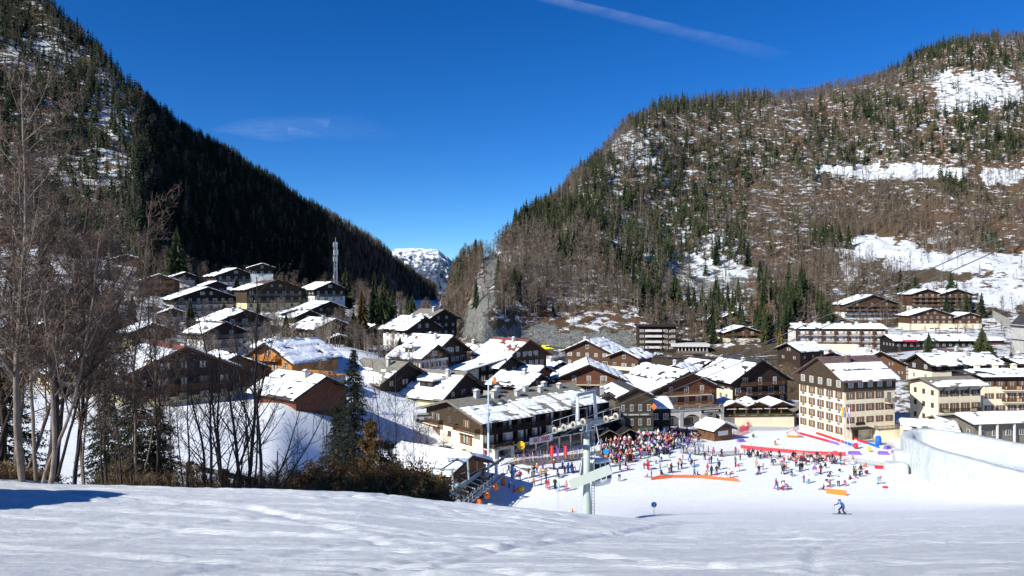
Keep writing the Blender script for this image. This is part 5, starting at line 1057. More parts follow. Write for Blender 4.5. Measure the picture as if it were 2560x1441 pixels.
def leafy_bush(px,d,top,wid,lab,seed,n,mat=TM_GOLD,cone=0,leaf=.105):
    b=fbase(px,d); h=-(top-HY)/F*d-b.z; r=empty('bronze_bush',b); tag(r,lab,'bush'); rg=np.random.default_rng(seed); rgp=random.Random(seed)
    S=[]; tips=[]
    for k in range(26 if not cone else 60):
        a=rgp.uniform(0,6.283); R0=wid*rgp.uniform(.15,1)
        if cone: z0=h*rgp.uniform(.05,.9); rr=wid*(1-z0/h)**.8*rgp.uniform(.5,1.1); e=(math.cos(a)*rr,math.sin(a)*rr,min(h,z0+rr*rgp.uniform(.1,.8))); S.append((0,0,z0,*e,.022,.008)); tips.append(((0,0,z0),e))
        else:
            e=(math.cos(a)*R0,math.sin(a)*R0,h*rgp.uniform(.6,1.0)*(1-.35*(R0/wid)**2)); m_=(e[0]*.3,e[1]*.3,e[2]*.55); S.append((0,0,-.8,*m_,.028,.018)); S.append((*m_,*e,.018,.006)); tips.append((m_,e))
            for q in range(3): f=tuple(m_[i]+(e[i]-m_[i])*.5+rgp.gauss(0,.35) for i in range(3)); S.append((*m_,*f,.012,.005)); tips.append((m_,f))
    if cone: S.append((0,0,-1,0,0,h,.09,.015))
    T=np.array(tips); i=rg.integers(0,len(T),n); s=rg.uniform(.1,1.08,n)[:,None]; c=T[i,0]*(1-s)+T[i,1]*s+rg.normal(0,.13,(n,3)); dr=rg.normal(0,1,(n,3)); dr/=np.linalg.norm(dr,axis=1,keepdims=True); sd_=np.cross(dr,rg.normal(0,1,(n,3))); sd_/=np.linalg.norm(sd_,axis=1,keepdims=True); sz=rg.uniform(.6,1.3,n)[:,None]*leaf
    V=np.stack([c-sd_*sz*.5,c+sd_*sz*.5,c+dr*sz*1.4],1).reshape(-1,3); cl=rg.random(len(T))[i]*.7+rg.random(n)*.3
    link(bpy.data.objects.new('foliage',raw_mesh('foliage',V,np.arange(3*n).reshape(-1,3),mat,False,{'tint':np.repeat(cl,3)})),r); link(bpy.data.objects.new('stems',segs_mesh('stems',S,M_TWIG)),r)
leafy_bush(925,49,1030,2.0,'tallest bronze leaved bush, pointed like a small tree',1,14000,cone=1)
leafy_bush(972,50,1085,2.0,'bronze bush leaning against the right of the pointed one',2,10000,cone=1)
for i,(px,d,top,w,lab) in enumerate(((868,46,1100,2.4,'bronze bush left of the pointed one'),(1035,48,1128,2.3,'round bronze bush right of the pointed one'),(1085,48,1155,1.9,'last low bronze bush before the lift machinery'),(990,45,1135,2.2,'low bronze bush in front of the pointed one'),(812,44,1135,2.2,'brown bush at the middle of the snow crest'),(758,43,1165,1.8,'low brown bush right of the blue pole'),(925,44,1132,2.2,'low brown bush under the pointed one at the crest'),(800,43,1165,1.7,'small brown bush between the two mid crest bushes'),(1005,47,1150,1.9,'bronze bush in the row below the station shed, left one'),(1062,49,1142,1.9,'bronze bush in the row below the station shed, right one'),(848,43,1158,1.7,'brown bush directly before the slender spruce foot'))):
    leafy_bush(px,d,top,w,lab,10+i,9000)
for i,(px,d,top,w,lab) in enumerate(((720,44,1120,1.4,'sparse purple brown shrub beside the blue pole'),(1060,66,1105,2.0,'bare grey brown shrub before the snowy station roof'))):
    leafy_bush(px,d,top,w,lab,30+i,900,TM_BUSH,leaf=.07)
# bramble undergrowth along the crest
rgu=np.random.default_rng(77); n=420; px=rgu.uniform(230,780,n); d=rgu.uniform(36,50,n)+(px>700)*4; x=(px-CX)/F*d
mass('undergrowth',[bare_t(90+s,30,.8,.012,3,.02) for s in range(4)],np.stack([x,d,HqA(x,d)-.1],-1),rgu.uniform(.7,2.1,n),TM_BUSH,'tangled leafless undergrowth along the foot of the thicket','undergrowth',1.1)
# dry leaves and grass on the earth bank
n=2600; x=rgu.uniform(-29,-18.,n); y=rgu.uniform(25.5,32,n); k=(1-((x+23.5)/5.2)**2-((y-29)/3.2)**2)>.12; x=x[k];y=y[k]
mass('dead_grass',[bare_t(120+s,10,.9,.05,1,.02) for s in range(3)],np.stack([x,y,HqA(x,y)],-1),rgu.uniform(.10,.28,len(x)),m_tree('dead grass',(.09,.055,.025),(.30,.20,.10)),'brown dead grass and leaf litter on the earth bank','dead grass',1.5)
# wooden barrier, blue pole
b0=fbase(405,50);b1=fbase(690,46); r=empty('wooden_barrier',b0); tag(r,'weathered horizontal timber barrier behind the thicket trunks','barrier')
a=P(395,1148,50)-b0; c=P(560,1186,47)-b0; e=P(735,1222,45)-b0
MB().beam(a,c,.12,.34).build('rail',W_GREY,r); MB().beam(c,e,.12,.34).build('rail',W_GREY,r)
for q in (a,c,a*.5+c*.5): MB().box(-.2,.2,-.2,.2,-2.5,.3).build('post',W_DARK,r,loc=q)
b=fbase(690,41); t=P(694,1128,41); MB().tube((0,0,-.5),(t.x-b.x,0,t.z-b.z),.04,.035,8).build('blue_pole',M_BLUE,None,loc=b); tag(bpy.data.objects['blue_pole'],'thin bright blue pole at the snow crest right of the thicket','pole')
rgu=np.random.default_rng(79); n=420; px=rgu.uniform(-40,1180,n); d=rgu.uniform(165,345,n); x=(px-CX)/F*d; kk_=np.ones(n,bool)
for a_,b__,_,q_ in ANCH[:len(B)]: kk_&=((x-a_)**2+(d-b__)**2>(q_*1.0)**2)
x=x[kk_];d=d[kk_]; mass('garden_trees',BTF,np.stack([x,d,HqA(x,d)-.1],-1),rgu.uniform(4,9,len(x)),TM_BARE,'leafless trees scattered through the gardens of the left village','trees',1.3)
# dark conifers and scrub between the left chalets
for i,(px,d,h,lab) in enumerate(((60,240,13,'dark spruce at the left edge above the low snowy chalet'),(150,232,12,'dark spruce rising behind the pale forked tree'),(230,256,12,'dark spruce left of the long roofed chalet'),(330,236,11,'dark spruce right of the long roofed chalet'),(395,214,9,'bushy spruce left of the white three storey house'),(110,300,14,'dark spruce high on the left hillside among branches'),(270,322,13,'dark spruce beside the half hidden dark brown chalet'),(355,335,14,'dark spruce above the brown timber chalet'),(30,180,11,'dark spruce low at the left frame edge'),(180,176,11,'dark spruce behind the yellow cornered chalet'),(345,160,9,'dark spruce touching the long snow roof of the dark gabled chalet'),(560,262,8,'small spruce in the snow between the left chalets'),(645,262,8,'small spruce above the orange chalet'),(715,238,8,'small dark spruce left of the chimney chalet'),(1000,182,7,'small spruce between the white houses and the snow bank'),(760,285,10,'spruce beside the pinkish timber block'))):
    p=fbase(px,d); conifer_fine('spruce_tree',p,h,.2+.05*(i%3),lab,'spruce',TM_CONO,300+i)
rgu=np.random.default_rng(78); n=1500; px=rgu.uniform(-60,1160,n); d=rgu.uniform(168,345,n); x=(px-CX)/F*d; kk_=np.ones(n,bool)
for a_,b__,_,q_ in ANCH[:len(B)]: kk_&=((x-a_)**2+(d-b__)**2>(q_*.95)**2)
kk_&=fbm(x/22,d/22,3,19)>.44; x=x[kk_];d=d[kk_]
mass('garden_scrub',[bare_t(90+s,26,.7,.016,3,.02) for s in range(4)]+[conifer_t(95,6,8,.4)],np.stack([x,d,HqA(x,d)-.1],-1),rgu.uniform(.8,3.4,len(x)),TM_BUSH,'leafless brown hedges and scrub between the left village chalets','scrub',1.2)
# village trees and shrubs
rg=random.Random(99); ms=[raw_mesh('bare_tree',V,Fa,TM_BAREO) for V,Fa in BTF]
def clear(x,y,r=1.0): return all((x-a)**2+(y-b)**2>(q*r)**2 for a,b,_,q in ANCH[:len(B)])
zones=[(420,780,205,330,46,5,9,'on the upper left hillside'),(760,1180,165,300,44,4,8,'between the houses left of the gorge road'),(1180,1560,165,300,26,3,6,'below the gorge road'),(1500,2050,215,370,90,3.0,6.5,'on the dark bank below the white balconied block'),(2050,2560,200,420,46,3,7,'among the buildings at the right'),(640,1130,118,160,22,3.5,6,'behind the ski shop and the red gabled chalet'),(1950,2560,395,560,40,4,8,'around the brown residences')]
for (x0,x1,d0,d1,n,h0,h1,z) in zones:
    for i in range(n):
        for _ in range(6):
            px=rg.uniform(x0,x1); d=rg.uniform(d0,d1); x=(px-CX)/F*d
            if clear(x,d,.95): break
        h=rg.uniform(h0,h1); o=bpy.data.objects.new('bare_tree' if h>4.5 else 'bare_shrub',ms[i%len(ms)]); o.location=at(x,d,-.1); w_=h*rg.uniform(1.0,1.7); o.scale=(w_,w_,h); o.rotation_euler=(0,0,i*1.7)
        tag(link(o),('leafless garden tree ' if h>4.5 else 'leafless brown shrub ')+z,'bare tree' if h>4.5 else 'shrub','village trees '+z)
# ------------------------------------------------------------------ snow wall, lift, plaza furniture
def snow_wall():
    pts=[(2790,116,-26.6),(2560,105.5,-27.3),(2480,109,-27.0),(2400,114.5,-26.9),(2340,120,-27.2),(2290,127,-27.3),(2256,133,-27.5),(2262,138,-27.4),(2310,139,-27.1),(2380,135,-26.9),(2450,131,-26.9),(2560,124,-27.0),(2790,112,-26.2)]
    pts=[(2900,92,-27.0)]+pts[1:12]+[(2900,118,-26.4)]
    C=[Vector(((px-CX)/F*d,d,z)) for px,d,z in pts]
    # resample
    Q=[]
    for a,b in zip(C[:-1],C[1:]):
        n=max(2,int((b-a).length/.5)); Q+=[a.lerp(b,i/n) for i in range(n)]
    Q.append(C[-1]); Q=np.array([tuple(q) for q in Q]); k=np.ones(9)/9; Q=np.stack([np.convolve(np.pad(Q[:,i],4,mode='edge'),k,'valid') for i in range(3)],-1)
    T=np.gradient(Q,axis=0); T[:,2]=0; T/=np.linalg.norm(T,axis=1,keepdims=True); N=np.stack([-T[:,1],T[:,0],0*T[:,0]],-1)   # N points outward or inward
    cen=np.array([(2480-CX)/F*121,121,0]); s=np.sign(((Q-cen)*N).sum(1)); N*=s[:,None]
    cols=[]; G0=HqA(Q[:,0],Q[:,1]); arc=np.arange(len(Q))*.5
    prof=[(2.4,-.3,0),(2.1,.03,0),(1.95,.15,0),(1.9,.3,0),(1.8,.45,0),(1.75,.6,0),(1.66,.75,0),(1.6,.88,0),(1.5,.97,0),(1.2,1.0,0),(.2,1.0,0),(-.3,.95,0),(-.8,.70,0),(-1.5,.50,0),(-2.4,.42,0),(-4.5,.36,0),(-7,.33,0),(-10,.31,0)]
    for off,t,_ in prof:
        off_=off-1.3; base=G0-.3; z=base+(Q[:,2]-base)*t; p=Q+N*off_; nz=(fbm(arc*.9,np.full(len(arc),off*2.),4,int(abs(off)*7))-.5); p=p+N*(nz*.55)[:,None]; z=z+(nz*.3 if 0<t<.97 else nz*.12); cols.append(np.stack([p[:,0],p[:,1],z],-1))
    V=np.stack(cols,1); n,m,_=V.shape; a=np.arange(n*m).reshape(n,m); Fa=np.stack([a[:-1,:-1],a[:-1,1:],a[1:,1:],a[1:,:-1]],-1).reshape(-1,4)
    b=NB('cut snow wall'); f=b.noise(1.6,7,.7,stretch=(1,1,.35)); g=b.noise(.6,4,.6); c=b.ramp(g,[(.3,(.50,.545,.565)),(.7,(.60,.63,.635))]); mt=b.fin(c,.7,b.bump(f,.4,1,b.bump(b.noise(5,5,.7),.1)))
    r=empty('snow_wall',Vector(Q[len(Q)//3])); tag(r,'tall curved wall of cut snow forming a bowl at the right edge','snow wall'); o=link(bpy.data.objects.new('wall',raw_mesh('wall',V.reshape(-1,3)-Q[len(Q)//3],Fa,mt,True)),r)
snow_wall()
def rough_block(w,h,g,seed):
    n=28; k=16; V=[]
    for j in range(k+1):
        t=-math.pi/2+math.pi*j/k
        for i in range(n):
            a=2*math.pi*i/n; se=lambda c,p: math.copysign(abs(c)**p,c); x=se(math.cos(t),.3)*se(math.cos(a),.4)*w; y=se(math.cos(t),.3)*se(math.sin(a),.4)*w*.8; z=se(math.sin(t),.3)*h*.5+h*.5
            q=1+.16*(float(fbm(x*1.3+seed,z*1.1+y,3,seed))-.5); V.append((x*q,y*q,z+.5*(float(fbm(x+seed,y,3,4))-.5)-.3))
    a=np.arange((k+1)*n).reshape(k+1,n); r_=np.roll(a,-1,1); Fa=np.stack([a[:-1],r_[:-1],r_[1:],a[1:]],-1).reshape(-1,4)
    o=link(bpy.data.objects.new('snow_block',raw_mesh('snow_block',np.array(V),Fa,bpy.data.materials['cut snow wall'],True))); o.location=g; o.rotation_euler=(0,0,-.35); return o
# stepped block at the left of the wall
for (px,py,d,w,h,lab) in ((2240,1182,129,1.9,2.2,'low rough snow block at the left foot of the snow wall'),(2262,1178,131.5,1.8,3.9,'taller rough snow block leaning on the left end of the snow wall')):
    g=G(px,py,100,160); X,Y,Z=np.meshgrid(np.linspace(-1,1,9),np.linspace(-1,1,9),np.linspace(0,1,9),indexing='ij'); o=rough_block(w,h,g,int(px)); tag(o,lab,'snow block')
# pylon -------------------------------------------------------------------------
PY=P(1467,1288,70.); gz=Hq(PY.x,PY.y); LD_=Vector((.65,-.76,0)); NN=Vector((.76,.65,0)); RZ=math.atan2(NN.y,NN.x)
def pylon():
    zt=-13.95; r=empty('lift_pylon',(PY.x,PY.y,gz),RZ); tag(r,'pale grey gondola lift pylon with wheel trains and ladder standing in the dip','lift pylon'); h=zt-gz
    m=MB(); n=20; rs=[(-2,.47),(2.2,.46),(2.4,.46),(4.0,.345),(h,.33)]
    m.loft([[(q*math.cos(2*math.pi*i/n),q*math.sin(2*math.pi*i/n),z) for i in range(n)] for z,q in rs]); m.build('column',mk('pale green grey paint',(.40,.46,.43),.06,1.,.45),r,True)
    m=MB(); m.box(-.5,.5,-.5,.5,h,h+.12); m.box(-.32,.32,-.32,.32,h+.12,h+.7); m.build('head_plate',M_STEEL,r)
    m=MB(); m.beam((-2.3,0,h+.75),(2.3,0,h+.75),.42,.45); m.build('cross_arm',M_STEEL,r)
    slope=.36
    for s in (-1,1):
        t=MB(); t.beam((0,-2.1,slope*2.1),(0,2.1,-slope*2.1),.12,.26); tr=t.build('wheel_train',mk('cream machine paint',(.48,.48,.40),.1,2,.5),r,loc=(s*2.3,0,h+.75))
        for k in range(4):
            y=-1.9+k*1.27; w=MB(); w.tube((-.08,0,0),(.08,0,0),.34,.34,18); w.tube((-.10,0,0),(.10,0,0),.18,.18,12,1); w.build('wheel',[mk('worn wheel rim',(.50,.42,.33),.2,4,.6),M_DKST],tr,True,loc=(-.16,y,-slope*y))
        # portal post
        p=MB(); p.beam((s*1.35,.0,h+.8),(s*1.15,.1,h+3.6),.26,.26); p.build('portal_post',mk('light steel',(.50,.54,.56),.05,1,.45),r)
        c=MB(); c.box(-1.1,1.1,-2.0,2.0,-.04,.0) if False else None
        for y in (-1.6,-.5,.6,1.7): c.tube((0,y,-slope*y),(0,y,-slope*y+1.1),.025,.025,6); 
        c.tube((0,-1.6,slope*1.6+1.1),(0,1.7,-slope*1.7+1.1),.025,.025,6); c.beam((-.35,-2.1,slope*2.1-.1),(-.35,2.1,-slope*2.1-.1),.7,.05)
        c.build('catwalk',M_STEEL,r,loc=(s*(2.3+.75),0,h+.55))
    p=MB(); p.beam((-1.35,.05,h+3.6),(1.35,.05,h+3.75),.24,.26); p.build('portal_beam',M_STEEL,r)
    p=MB(); 
    for x in (-.55,.55): p.tube((x,.5,h+.8),(x,.5,h+2.1),.03,.03,6)
    p.tube((-.55,.5,h+2.1),(.55,.5,h+2.1),.03,.03,6); p.build('guard_rail',M_STEEL,r)
    l=MB()
    for s in (-.17,.17): l.beam((.62,-.25+s,-1),(.62,-.25+s,h+.6),.045,.045)
    for k in range(int(h/.3)+3): l.beam((.62,-.42,-.9+k*.3),(.62,-.08,-.9+k*.3),.03,.03)
    l.build('ladder',M_STEEL,r)
    return h
pylon()
# plain board in front of the pylon
b=P(1476,1193,69.0); a=math.atan2(P(1600,1164,1).z-P(1421,1213,1).z,0) if False else R(21.5)
bd=MB(); bd.box(-2.1,2.1,-.04,.04,-.47,.47); o=bd.build('plain_board',mk('blank pale board',(.50,.55,.49),.02,1,.7),None,loc=b); o.rotation_euler=(0,-a,0); tag(o,'blank pale slanting board fixed across the lift pylon column','board')
# ropes
def rope(name,label,pts,r=.022,sag=.0):
    m=MB()
    for a,b in zip(pts[:-1],pts[1:]):
        a=Vector(a);b=Vector(b); n=12; pr=None
        for i in range(n+1):
            t=i/n; q=a.lerp(b,t)-Vector((0,0,sag*4*t*(1-t)*(b-a).length))
            if pr is not None: m.tube(pr,q,r,r,5,0,False)
            pr=q
    return tag(m.build(name,M_DKST,None),label,'cable')
top=-13.95+.75+.3
for s,lab in ((-1,'left haul rope running from the station over the pylon to the upper right'),(1,'right haul rope running from the station over the pylon to the upper right')):
    c=Vector((PY.x,PY.y,top))+NN*(2.3*s); st=P(1190,1186,86)+NN*(1.6*s); up=Vector((30.6,42.8,3.3))+NN*(2.0*s); up2=up+LD_*40+Vector((0,0,19))
    rope('haul_rope',lab,[st,c-LD_*2+Vector((0,0,-.75)),c+LD_*2+Vector((0,0,.75)),up,up2],.034,.006)
# gondola
def gondola():
    c=Vector((PY.x,PY.y,top))+NN*2.3-LD_*1.0+Vector((0,0,-1.1)); r=empty('gondola_cabin',(c.x,c.y,-19.75),RZ); tag(r,'dark windowed gondola cabin with white frame hanging behind the pylon','gondola cabin'); zc=c.z+19.75
    def ring(w,l,z,ins=.35):
        pts=[]; n=20
        for i in range(n):
            a=2*math.pi*i/n; x=math.copysign(abs(math.cos(a))**.55,math.cos(a))*w; y=math.copysign(abs(math.sin(a))**.55,math.sin(a))*l; pts.append((x,y,z))
        return pts
    m=MB(); m.loft([ring(.75,.8,0),ring(1.0,1.1,.15),ring(1.08,1.25,.75)]); m.build('lower_shell',M_WPL,r,True)
    m=MB(); m.loft([ring(1.07,1.24,.75),ring(1.05,1.22,1.4),ring(.92,1.05,2.2)]); m.build('windows',M_GLASS,r,True)
    m=MB(); m.loft([ring(.95,1.08,2.18),ring(.9,1.0,2.4),ring(.5,.6,2.58)]); m.build('roof',M_WPL,r,True)
    m=MB()
    for sx in (-1,1):
        for sy in (-1,0,1): m.beam((sx*1.06,sy*.78,.7),(sx*.93,sy*.66,2.22),.11,.07)
    for sy in (-1,1): m.beam((0,sy*1.25,.7),(0,sy*1.07,2.22),.09,.07); m.beam((sy*0+.62,sy*1.2,.7),(.55,sy*1.03,2.22),.09,.06); m.beam((-.62,sy*1.2,.7),(-.55,sy*1.03,2.22),.09,.06)
    m.build('window_frame',M_WPL,r)
    m=MB(); m.tube((0,0,2.5),(.0,0,3.2),.06,.05,8); m.tube((0,0,3.2),(.45,0,3.9),.05,.05,8); m.tube((.45,0,3.9),(.0,0,zc),.05,.05,8); m.box(-.3,.3,-.35,.35,zc-.15,zc+.1); m.build('hanger',M_GALV,r)
    m=MB(); m.box(1.02,1.25,-.7,.7,.5,1.1); m.build('ski_rack',M_GALV,r)
gondola()
bpy.data.objects['gondola_cabin'].scale=(1.22,1.22,1.08)
# station --------------------------------------------------------------------------
def station():
    sp=(1165,1205,108,55,8.6,12.5,5.4,20,'lift_station_shed','timber lift station shed with a smooth heavy snow roof beside the drive machinery',W_BRN,W_BRN,R_DARK,.6,(1,1),dict(win=0))
    p=P(1165,1205,108); r=empty('lift_station_shed',(p.x,p.y,-32.3),R(55)); tag(r,sp[9],'shed'); shell(r,8.6,12.5,5.4,.6,20,W_BRN,W_MID); gable_roof(r,8.6,12.5,5.4,20,R_DARK,(1.0,1.0),400,ov=1.0,gov=1.3,thick=.55,fascia=W_DARK)
    s=box_part(r,'blue_notice',-2.9,-2.3,-.12,-.06,3.2,4.0,M_WPL); q=box_part(s,'notice_print',-2.85,-2.45,-.15,-.12,3.3,3.9,M_BLUE); s=box_part(r,'name_board',-1.6,-.2,-.12,-.06,4.4,4.8,M_BLACK); text_obj('CAISSES',s,(-.9,-.14,4.6),0,.34,M_FRAME)
    box_part(r,'opening',0.2,3.4,-.1,-.02,.2,3.4,W_BLACK)
    a=P(1112,1238,97); b=P(1252,1160,121); a.z=-28.4; b.z=-29.0; L=(b-a).length; rz=math.atan2((b-a).y,(b-a).x); r=empty('lift_drive_station',(a.x,a.y,a.z),rz); tag(r,'grey steel lift drive machinery with long beams, frames and wheels beside the shed','lift machinery')
    for y,z,h_ in ((0,0,.75),(2.6,.3,.6),(-1.6,-1.0,.45)): MB().beam((-1,y,z),(L*.62,y,z-.2),.28,h_).build('longitudinal_beam',M_STEEL,r)
    for y in (-.2,2.4): MB().beam((L*.6,y,-.1),(L+1,y,-.6),.22,.35).build('rear_beam',M_DKST,r)
    for k in range(9): MB().beam((k*2.0,-1.6,-.9),(k*2.0,2.7,.3),.12,.16).build('cross_member',M_STEEL,r)
    for x in (1,7,13,19): MB().box(-.25,.25,-.25,.25,-5,0).build('leg',M_STEEL,r,loc=(x,.9,0))
    for x in (2.4,8.6):
        for y in (-.3,2.7): MB().beam((x,y,.3),(x-.5,y,3.3),.22,.26).build('frame_post',M_STEEL,r)
        MB().beam((x-.5,-.4,3.3),(x-.5,2.9,3.3),.2,.25).build('frame_top',M_STEEL,r)
    MB().beam((1.9,1.2,3.3),(8.1,1.2,3.35),.12,.18).build('top_rail',M_DKST,r)
    for k in range(10): w=MB(); w.tube((0,-.09,0),(0,.09,0),.36,.36,16); w.tube((0,-.11,0),(0,.11,0),.16,.16,10,1); w.build('tyre_wheel',[M_BLACK,M_GALV],r,True,loc=(1.5+k*1.5,-1.9,-.6))
    q=MB()
    for k in range(14): q.beam((-1+k*1.6,-2.6,-1.4),(-1+k*1.6,-2.6,-.3),.05,.05)
    q.beam((-1,-2.6,-.3),(20,-2.6,-.3),.05,.05); q.beam((-1,-2.6,-.85),(20,-2.6,-.85),.04,.04); q.beam((-1,-2.2,-1.5),(20,-2.2,-1.5),.9,.07); q.build('catwalk',M_GALV,r)
    for x,y in ((5,-3.2),(8.5,-3.2),(13,-3.)): m=MB(); m.ball((0,0,0),.55,.45,.5,0,8,5); m.build('orange_cover',M_ORANGE,r,True,loc=(x,y,-1.8))
    box_part(r,'control_cabinet',13.6,14.4,.2,.9,.3,1.9,M_WPL)
station()
# light mast
p=G(1221,1192,90,140); p=P(1221,1192,112); t=P(1222,952,112); r=empty('floodlight_pole',(p.x,p.y,Hq(p.x,p.y))); tag(r,'tall pale blue floodlight pole in front of the long ski shop','lamp pole'); hh=t.z-Hq(p.x,p.y)
MB().tube((0,0,-1),(0,0,hh*.55),.21,.16,10).build('lower_pole',mk('pale blue paint',(.42,.54,.60),.05,1,.45),r,True); MB().tube((0,0,hh*.55),(0,0,hh),.15,.10,10).build('upper_pole',MT['pale blue paint'],r,True); MB().beam((-.7,0,hh),(.8,0,hh),.12,.12).build('cross_bar',MT['pale blue paint'],r)
m=MB(); m.box(.75,1.25,-.3,.3,-.45,.45); m.build('lamp_head',M_ORANGE,r,loc=(0,0,hh+.05))
for k in range(4): m=MB(); m.box(-.16,.16,-.3,-.1,-.14,.14); m.build('floodlight',M_GALV,r,loc=(.28*math.cos(k*1.6),.1*math.sin(k),hh*.70+.25*(k%2)),rz=k*1.6-2)
# plaza: nets, fences, mats ------------------------------------------------------------
M_NETR=mk('red safety net',(.55,.06,.07),.2,4,.8); M_NETO=mk('orange safety net',(.80,.16,.06),.2,4,.8)
def net_fence(name,label,pix,h,mat,cat='safety net',post=2.0,solid=False,d0=60,d1=200,cell=.16):
    pts=[G(x,y,d0,d1) for x,y in pix]; r=empty(name,pts[0]); tag(r,label,cat); o=pts[0]; q=MB(); pm=MB(); acc=[]
    for a,b in zip(pts[:-1],pts[1:]):
        n=max(1,int((b-a).length/post))
        for i in range(n): acc.append(a.lerp(b,i/n))
    acc.append(pts[-1])
    for a,b in zip(acc[:-1],acc[1:]):
        za=Hq(a.x,a.y);zb=Hq(b.x,b.y); A=Vector((a.x,a.y,za))-o;Bv=Vector((b.x,b.y,zb))-o; up=Vector((0,0,h))
        if solid: q.beam(A+up*.5,Bv+up*.5,.04,h)
        else:
            for k in range(int(h/cell)+1): z=Vector((0,0,.06+k*cell)); q.beam(A+z,Bv+z,.015,.05)
            n=max(2,int((Bv-A).length/cell/1.5))
            for i in range(n): p_=A.lerp(Bv,i/n); q.beam(p_+Vector((0,0,.05)),p_+Vector((0,0,h)),.03,.015)
    q.build('net' if not solid else 'panel',mat,r)
    for a in acc: MB().tube((0,0,-.3),(0,0,h+.35),.025,.025,6).build('pole',M_RED if mat is M_NETR else M_ORANGE,r,loc=Vector((a.x,a.y,Hq(a.x,a.y)))-o)
    return r
net_fence('safety_net','long red net along the back of the children ski area below the terrace',[(1848,1082),(1872,1066),(1930,1060),(1990,1058),(2030,1062)],1.1,M_NETR)
net_fence('safety_net','red net climbing between the ticket hut and the children ski area',[(1812,1100),(1845,1092),(1872,1080)],1.3,M_NETR)
net_fence('safety_net','long low red net along the front of the children ski area',[(1852,1122),(1930,1131),(2020,1139),(2114,1142)],.75,M_NETR,solid=True)
net_fence('safety_net','orange net beside the cream hotel wall',[(2030,1064),(2062,1072),(2092,1084)],1.0,M_NETO)
net_fence('orange_barrier','long low orange barrier in the middle of the plaza',[(1628,1203),(1680,1197),(1740,1197),(1800,1201),(1846,1206)],.55,M_NETO,'barrier',solid=True)
net_fence('orange_barrier','short orange padded barrier above the blue jacketed skier',[(2066,1236),(2116,1242)],.85,M_ORANGE,'barrier',solid=True)
net_fence('safety_net','faint red net inside the snow bowl',[(2335,1146),(2385,1152),(2440,1160),(2480,1168)],1.6,M_NETR,d0=90,d1=126,cell=.3)
def picket(name,label,pix,h=1.05,mat=W_GREY):
    pts=[G(x,y,80,200) for x,y in pix]; r=empty(name,pts[0]); tag(r,label,'fence'); o=pts[0]; q=MB()
    for a,b in zip(pts[:-1],pts[1:]):
        n=max(2,int((b-a).length/.19))
        for i in range(n):
            p_=a.lerp(b,i/n); p_.z=Hq(p_.x,p_.y); p_-=o; q.box(p_.x-.035,p_.x+.035,p_.y-.02,p_.y+.02,p_.z-.1,p_.z+h*(.93+.1*((i*37)%7)/7))
        for z in (.3,.8):
            A=a-o;Bv=b-o; A.z=Hq(a.x,a.y)-o.z+z; Bv.z=Hq(b.x,b.y)-o.z+z; q.beam(A,Bv,.03,.03)
    q.build('pickets',mat,r); return r
picket('picket_fence','weathered picket fence between the plaza and the children area, left half',[(1700,1134),(1760,1140),(1800,1142),(1850,1140)])
picket('picket_fence','grey picket fence ending at the snow wall, right half',[(1990,1142),(2040,1148),(2130,1158),(2212,1172)],mat=mk('silver grey pickets',(.40,.38,.35),.2,4))
def mat_strip(label,a,b,w,h,m0,m1,frac=.6):
    A=G(*a,100,190);Bv=G(*b,100,190); r=empty('padded_barrier',A); tag(r,label,'padded barrier'); Mx=A.lerp(Bv,frac); n=14
    for i in range(n):
        p=A.lerp(Bv,i/n);q=A.lerp(Bv,(i+.93)/n); p.z=Hq(p.x,p.y)+h/2;q.z=Hq(q.x,q.y)+h/2; MB().beam(p-A,q-A,w,h).build('pad',m0 if i/n<frac else m1,r)
mat_strip('long padded lane divider, red turning blue, nearest the toy house',(1998,1086),(2096,1114),.25,.5,M_RED,M_PURP,.75)
mat_strip('middle padded lane divider, red with a blue end',(2033,1083),(2136,1118),.25,.5,M_RED,M_BLUE,.72)
mat_strip('rear padded lane divider below the playground, red with a blue end',(2040,1071),(2197,1122),.25,.5,M_RED,M_BLUE,.8)
mat_strip('short red and blue padded divider at the hotel wall',(2056,1072),(2094,1084),.25,.6,M_RED,M_BLUE,.4)
# toy house, inflatables, playground
g=G(1982,1094,120,190); r=empty('toy_house',g,R(-20)); tag(r,'small open toy house with red edged snowy roof in the children area','toy house')
m=MB(); m.prism([(-1.4,1.1),(0,1.9),(1.4,1.1),(1.4,1.0),(0,1.75),(-1.4,1.0)],'y',-.9,.9); m.build('roof',M_WPL,r); m=MB(); m.beam((-1.4,-.95,1.05),(0,-.95,1.85),.06,.12); m.beam((0,-.95,1.85),(1.4,-.95,1.05),.06,.12); m.build('red_trim',M_RED,r)
for x,y in ((-1.1,-.7),(1.1,-.7),(-1.1,.7),(1.1,.7)): box_part(r,'post',x-.07,x+.07,y-.07,y+.07,-.2,1.1,W_ORG)
box_part(r,'side_panel',-1.1,1.1,-.72,-.66,.1,.6,W_ORG)
def figure_toy(px,py,mat,mat2,lab,h=1.1,name='slope_mascot_post'):
    g=G(px,py,90,190); r=empty(name,g); tag(r,lab,'toy figure'); m=MB(); m.ball((0,0,h*.35),h*.28,h*.28,h*.36,0,10,6); m.build('body',mat,r,True); m=MB(); m.ball((0,0,h*.82),h*.2,h*.2,h*.2,0,10,6); m.build('head',mat2,r,True)
figure_toy(2139,1124,M_RED,M_WPL,'red and white padded figure at the end of the middle lane divider',1.9,'padded_figure')
figure_toy(2173,1131,M_YELL,M_YELL,'plain yellow padded figure near the blue padding',1.2,'padded_figure')
figure_toy(1940,1101,M_WPL,M_WPL,'plain white and green padded figure in the children area',1.0,'padded_figure')
figure_toy(1938,1114,M_ORANGE,W_MID,'brown orange padded figure in the children area',1.0,'padded_figure')
